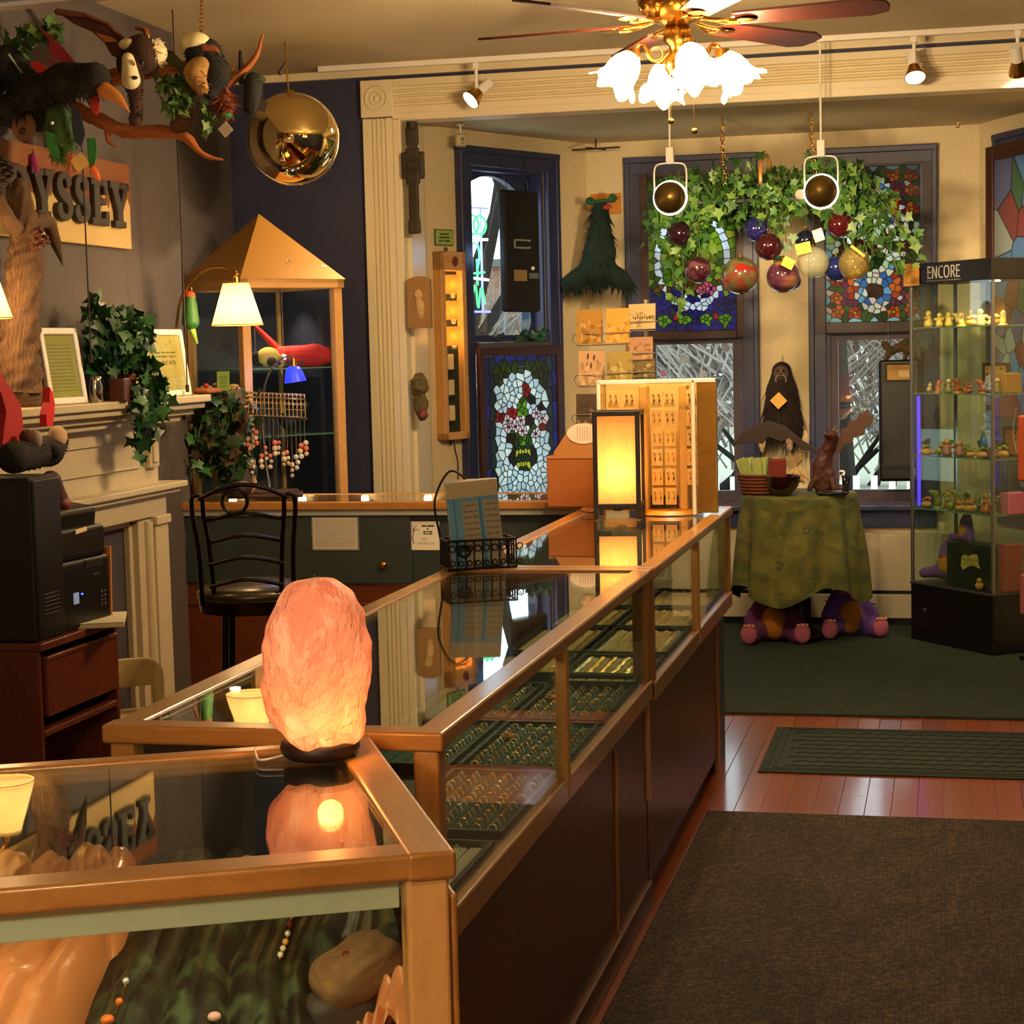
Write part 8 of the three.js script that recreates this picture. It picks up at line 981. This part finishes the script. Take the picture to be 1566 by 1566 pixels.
  const dg = thing('dog_plush', 'dark brown and cream plush dog lying on the black tower', 'plush toy', onX(70, 680, -2.82)), N = (px, py, dx = 0) => onX(px, py, -2.82 + dx).sub(dg.position); part('body', skin([[N(20, 700), N(75, 690), 0.05, 0.045], [N(75, 690), N(88, 675), 0.045, 0.035]], 0.01, 0.03, 0.02), mat('#17100c', 0.9), dg); fur(dg, onBones([[N(20, 700), N(75, 690), 0.05, 0.045], [N(75, 690), N(88, 675), 0.045, 0.035]], 1500), 0.014, 0.003, mat('#17100c', 0.9), V(0, -0.4, 0), 0.7); part('ear', sph(0.036, ...N(88, 668, 0.02).toArray(), 0.8, 1, 1.1), mat('#b99a74', 0.9), dg); part('white_blaze', sph(0.026, ...N(56, 672, 0.03).toArray(), 0.7, 1.1, 0.8), mat('#8a7a70', 0.9), dg); part('snout', sph(0.026, ...N(82, 690, 0.04).toArray()), mat('#0c0806', 0.9), dg); part('brown_patch', sph(0.03, ...N(42, 668, 0.01).toArray(), 0.8, 0.8, 1), mat('#4a2016', 0.9), dg);
  const rb = thing('red_bird_figure', 'dark red patterned bird figure behind the printer', 'figurine', onX(82, 760, -2.74)), Q2 = (px, py) => onX(px, py, -2.74).sub(rb.position); part('body', skin([[Q2(78, 735), Q2(86, 765), 0.032, 0.036], [Q2(86, 765), Q2(84, 782), 0.034, 0.024]], 0.008, 0.03, 0.015), mat('#3a0e0c', 0.6), rb); part('breast', sph(0.028, ...Q2(86, 772).add(V(0.02, 0, 0)).toArray()), mat('#6a1a1a', 0.6), rb);
  const ch = thing('cream_chair', 'cream moulded plastic chair behind the desk', 'chair', [-2.9, 0, -6.2], 0.6), cm = mat('#c2ae78', 0.5); part('backrest', [(() => { const s = new THREE.Shape(); s.moveTo(-0.2, 0.4); s.lineTo(-0.2, 0.62); s.quadraticCurveTo(-0.18, 0.7, -0.08, 0.7); s.lineTo(0.08, 0.7); s.quadraticCurveTo(0.18, 0.7, 0.2, 0.62); s.lineTo(0.2, 0.4); s.lineTo(0.16, 0.4); s.lineTo(0.15, 0.56); s.lineTo(-0.15, 0.56); s.lineTo(-0.16, 0.4); s.closePath(); return ext(s, 0.02, 0.006).translate(0, 0, -0.2); })()], cm, ch); ch.scale.setScalar(0.69); part('seat', rbox(0.42, 0.03, 0.4, 0.014, 0, 0.42, 0), cm, ch); for (const x of [-0.17, 0.17]) for (const z of [-0.17, 0.17]) part('leg', taper([[x, 0.41, z], [x * 1.1, 0.014, z * 1.1]], [0.018, 0.014], 5, 8), cm, ch);
}
// light fitting over the near left, its edge just in view
{
  const A = onY(0, 19, 2.2), B2 = onY(180, 0, 2.2), o = thing('fluorescent_fixture', 'white framed fluorescent fixture hanging near the ceiling', 'ceiling light', [A.x, 2.212, A.z], Math.atan2(-(B2.z - A.z), B2.x - A.x)); part('housing', [rbar(-0.6, 0.32, 0.0, 0.06, 0.02, 0.52, 0.006), rbar(-0.62, 0.34, -0.012, 0.012, 0, 0.035, 0.004), rbar(-0.62, 0.34, -0.012, 0.012, 0.505, 0.54, 0.004), rbar(0.305, 0.342, -0.0125, 0.0125, -0.002, 0.542, 0.004), rbar(-0.622, -0.585, -0.0125, 0.0125, -0.002, 0.542, 0.004)], mat('#c9c6c0', 0.5), o); part('diffuser', bar(-0.585, 0.305, -0.004, 0.0, 0.035, 0.505), mat('#cfd2d6', 0.4), o); part('chain', [rod([-0.5, 0.06, 0.27], [-0.5, H - 2.215, 0.27], 0.004), rod([0.25, 0.06, 0.27], [0.25, H - 2.215, 0.27], 0.004)], wire, o);
}
// ---------- unseen lamps; viewpoint globe and pendant added in place of a camera flash ----------
for (const [x, z, l, k] of [[-0.3, -0.3, 'opal ceiling globe added above the viewpoint in place of a camera flash', 3.5], [0.9, -3.2, 'opal ceiling globe over the brown rug', 0.9]]) {
  const o = thing('ceiling_globe', l, 'ceiling light', [x, H, z], 0, 'opal ceiling globes'); part('plate', lathe([[0, 0], [0.08, 0], [0.075, -0.02], [0.05, -0.03], [0, -0.03]], 24), brass, o); part('globe', sph(0.11, 0, -0.12, 0, 1, 0.9, 1), mat('#fff3dc', 0.8, { transmission: 0.5, thickness: 0, emissive: new THREE.Color('#ffd9a0'), emissiveIntensity: 2 }), o); lamp('point', '#ffe2ba', k, [0, -0.12, 0], o, { radius: 4, name: 'globe_light' });
}
{
  const o = thing('flash_fill_globe', 'opal globe added low behind the viewpoint in place of a camera flash', 'added fill light', [-1.0, H, 0.35]); part('rod', rod([0, 0, 0], [0, -0.98, 0], 0.006), brass, o); part('cap', cyl(0.05, 0.06, 0.03, 20, 0, -0.98, 0), brass, o); part('globe', sph(0.13, 0, -1.1, 0), mat('#fff3dc', 0.8, { transmission: 0.5, thickness: 0, emissive: new THREE.Color('#ffe2b4'), emissiveIntensity: 2 }), o); lamp('point', '#ffe6c4', 7.5, [0, -1.1, 0], o, { radius: 5, name: 'globe_light' });  // pendant added to light the near showcase from the front like a flash
}
renderer.render(scene, camera);
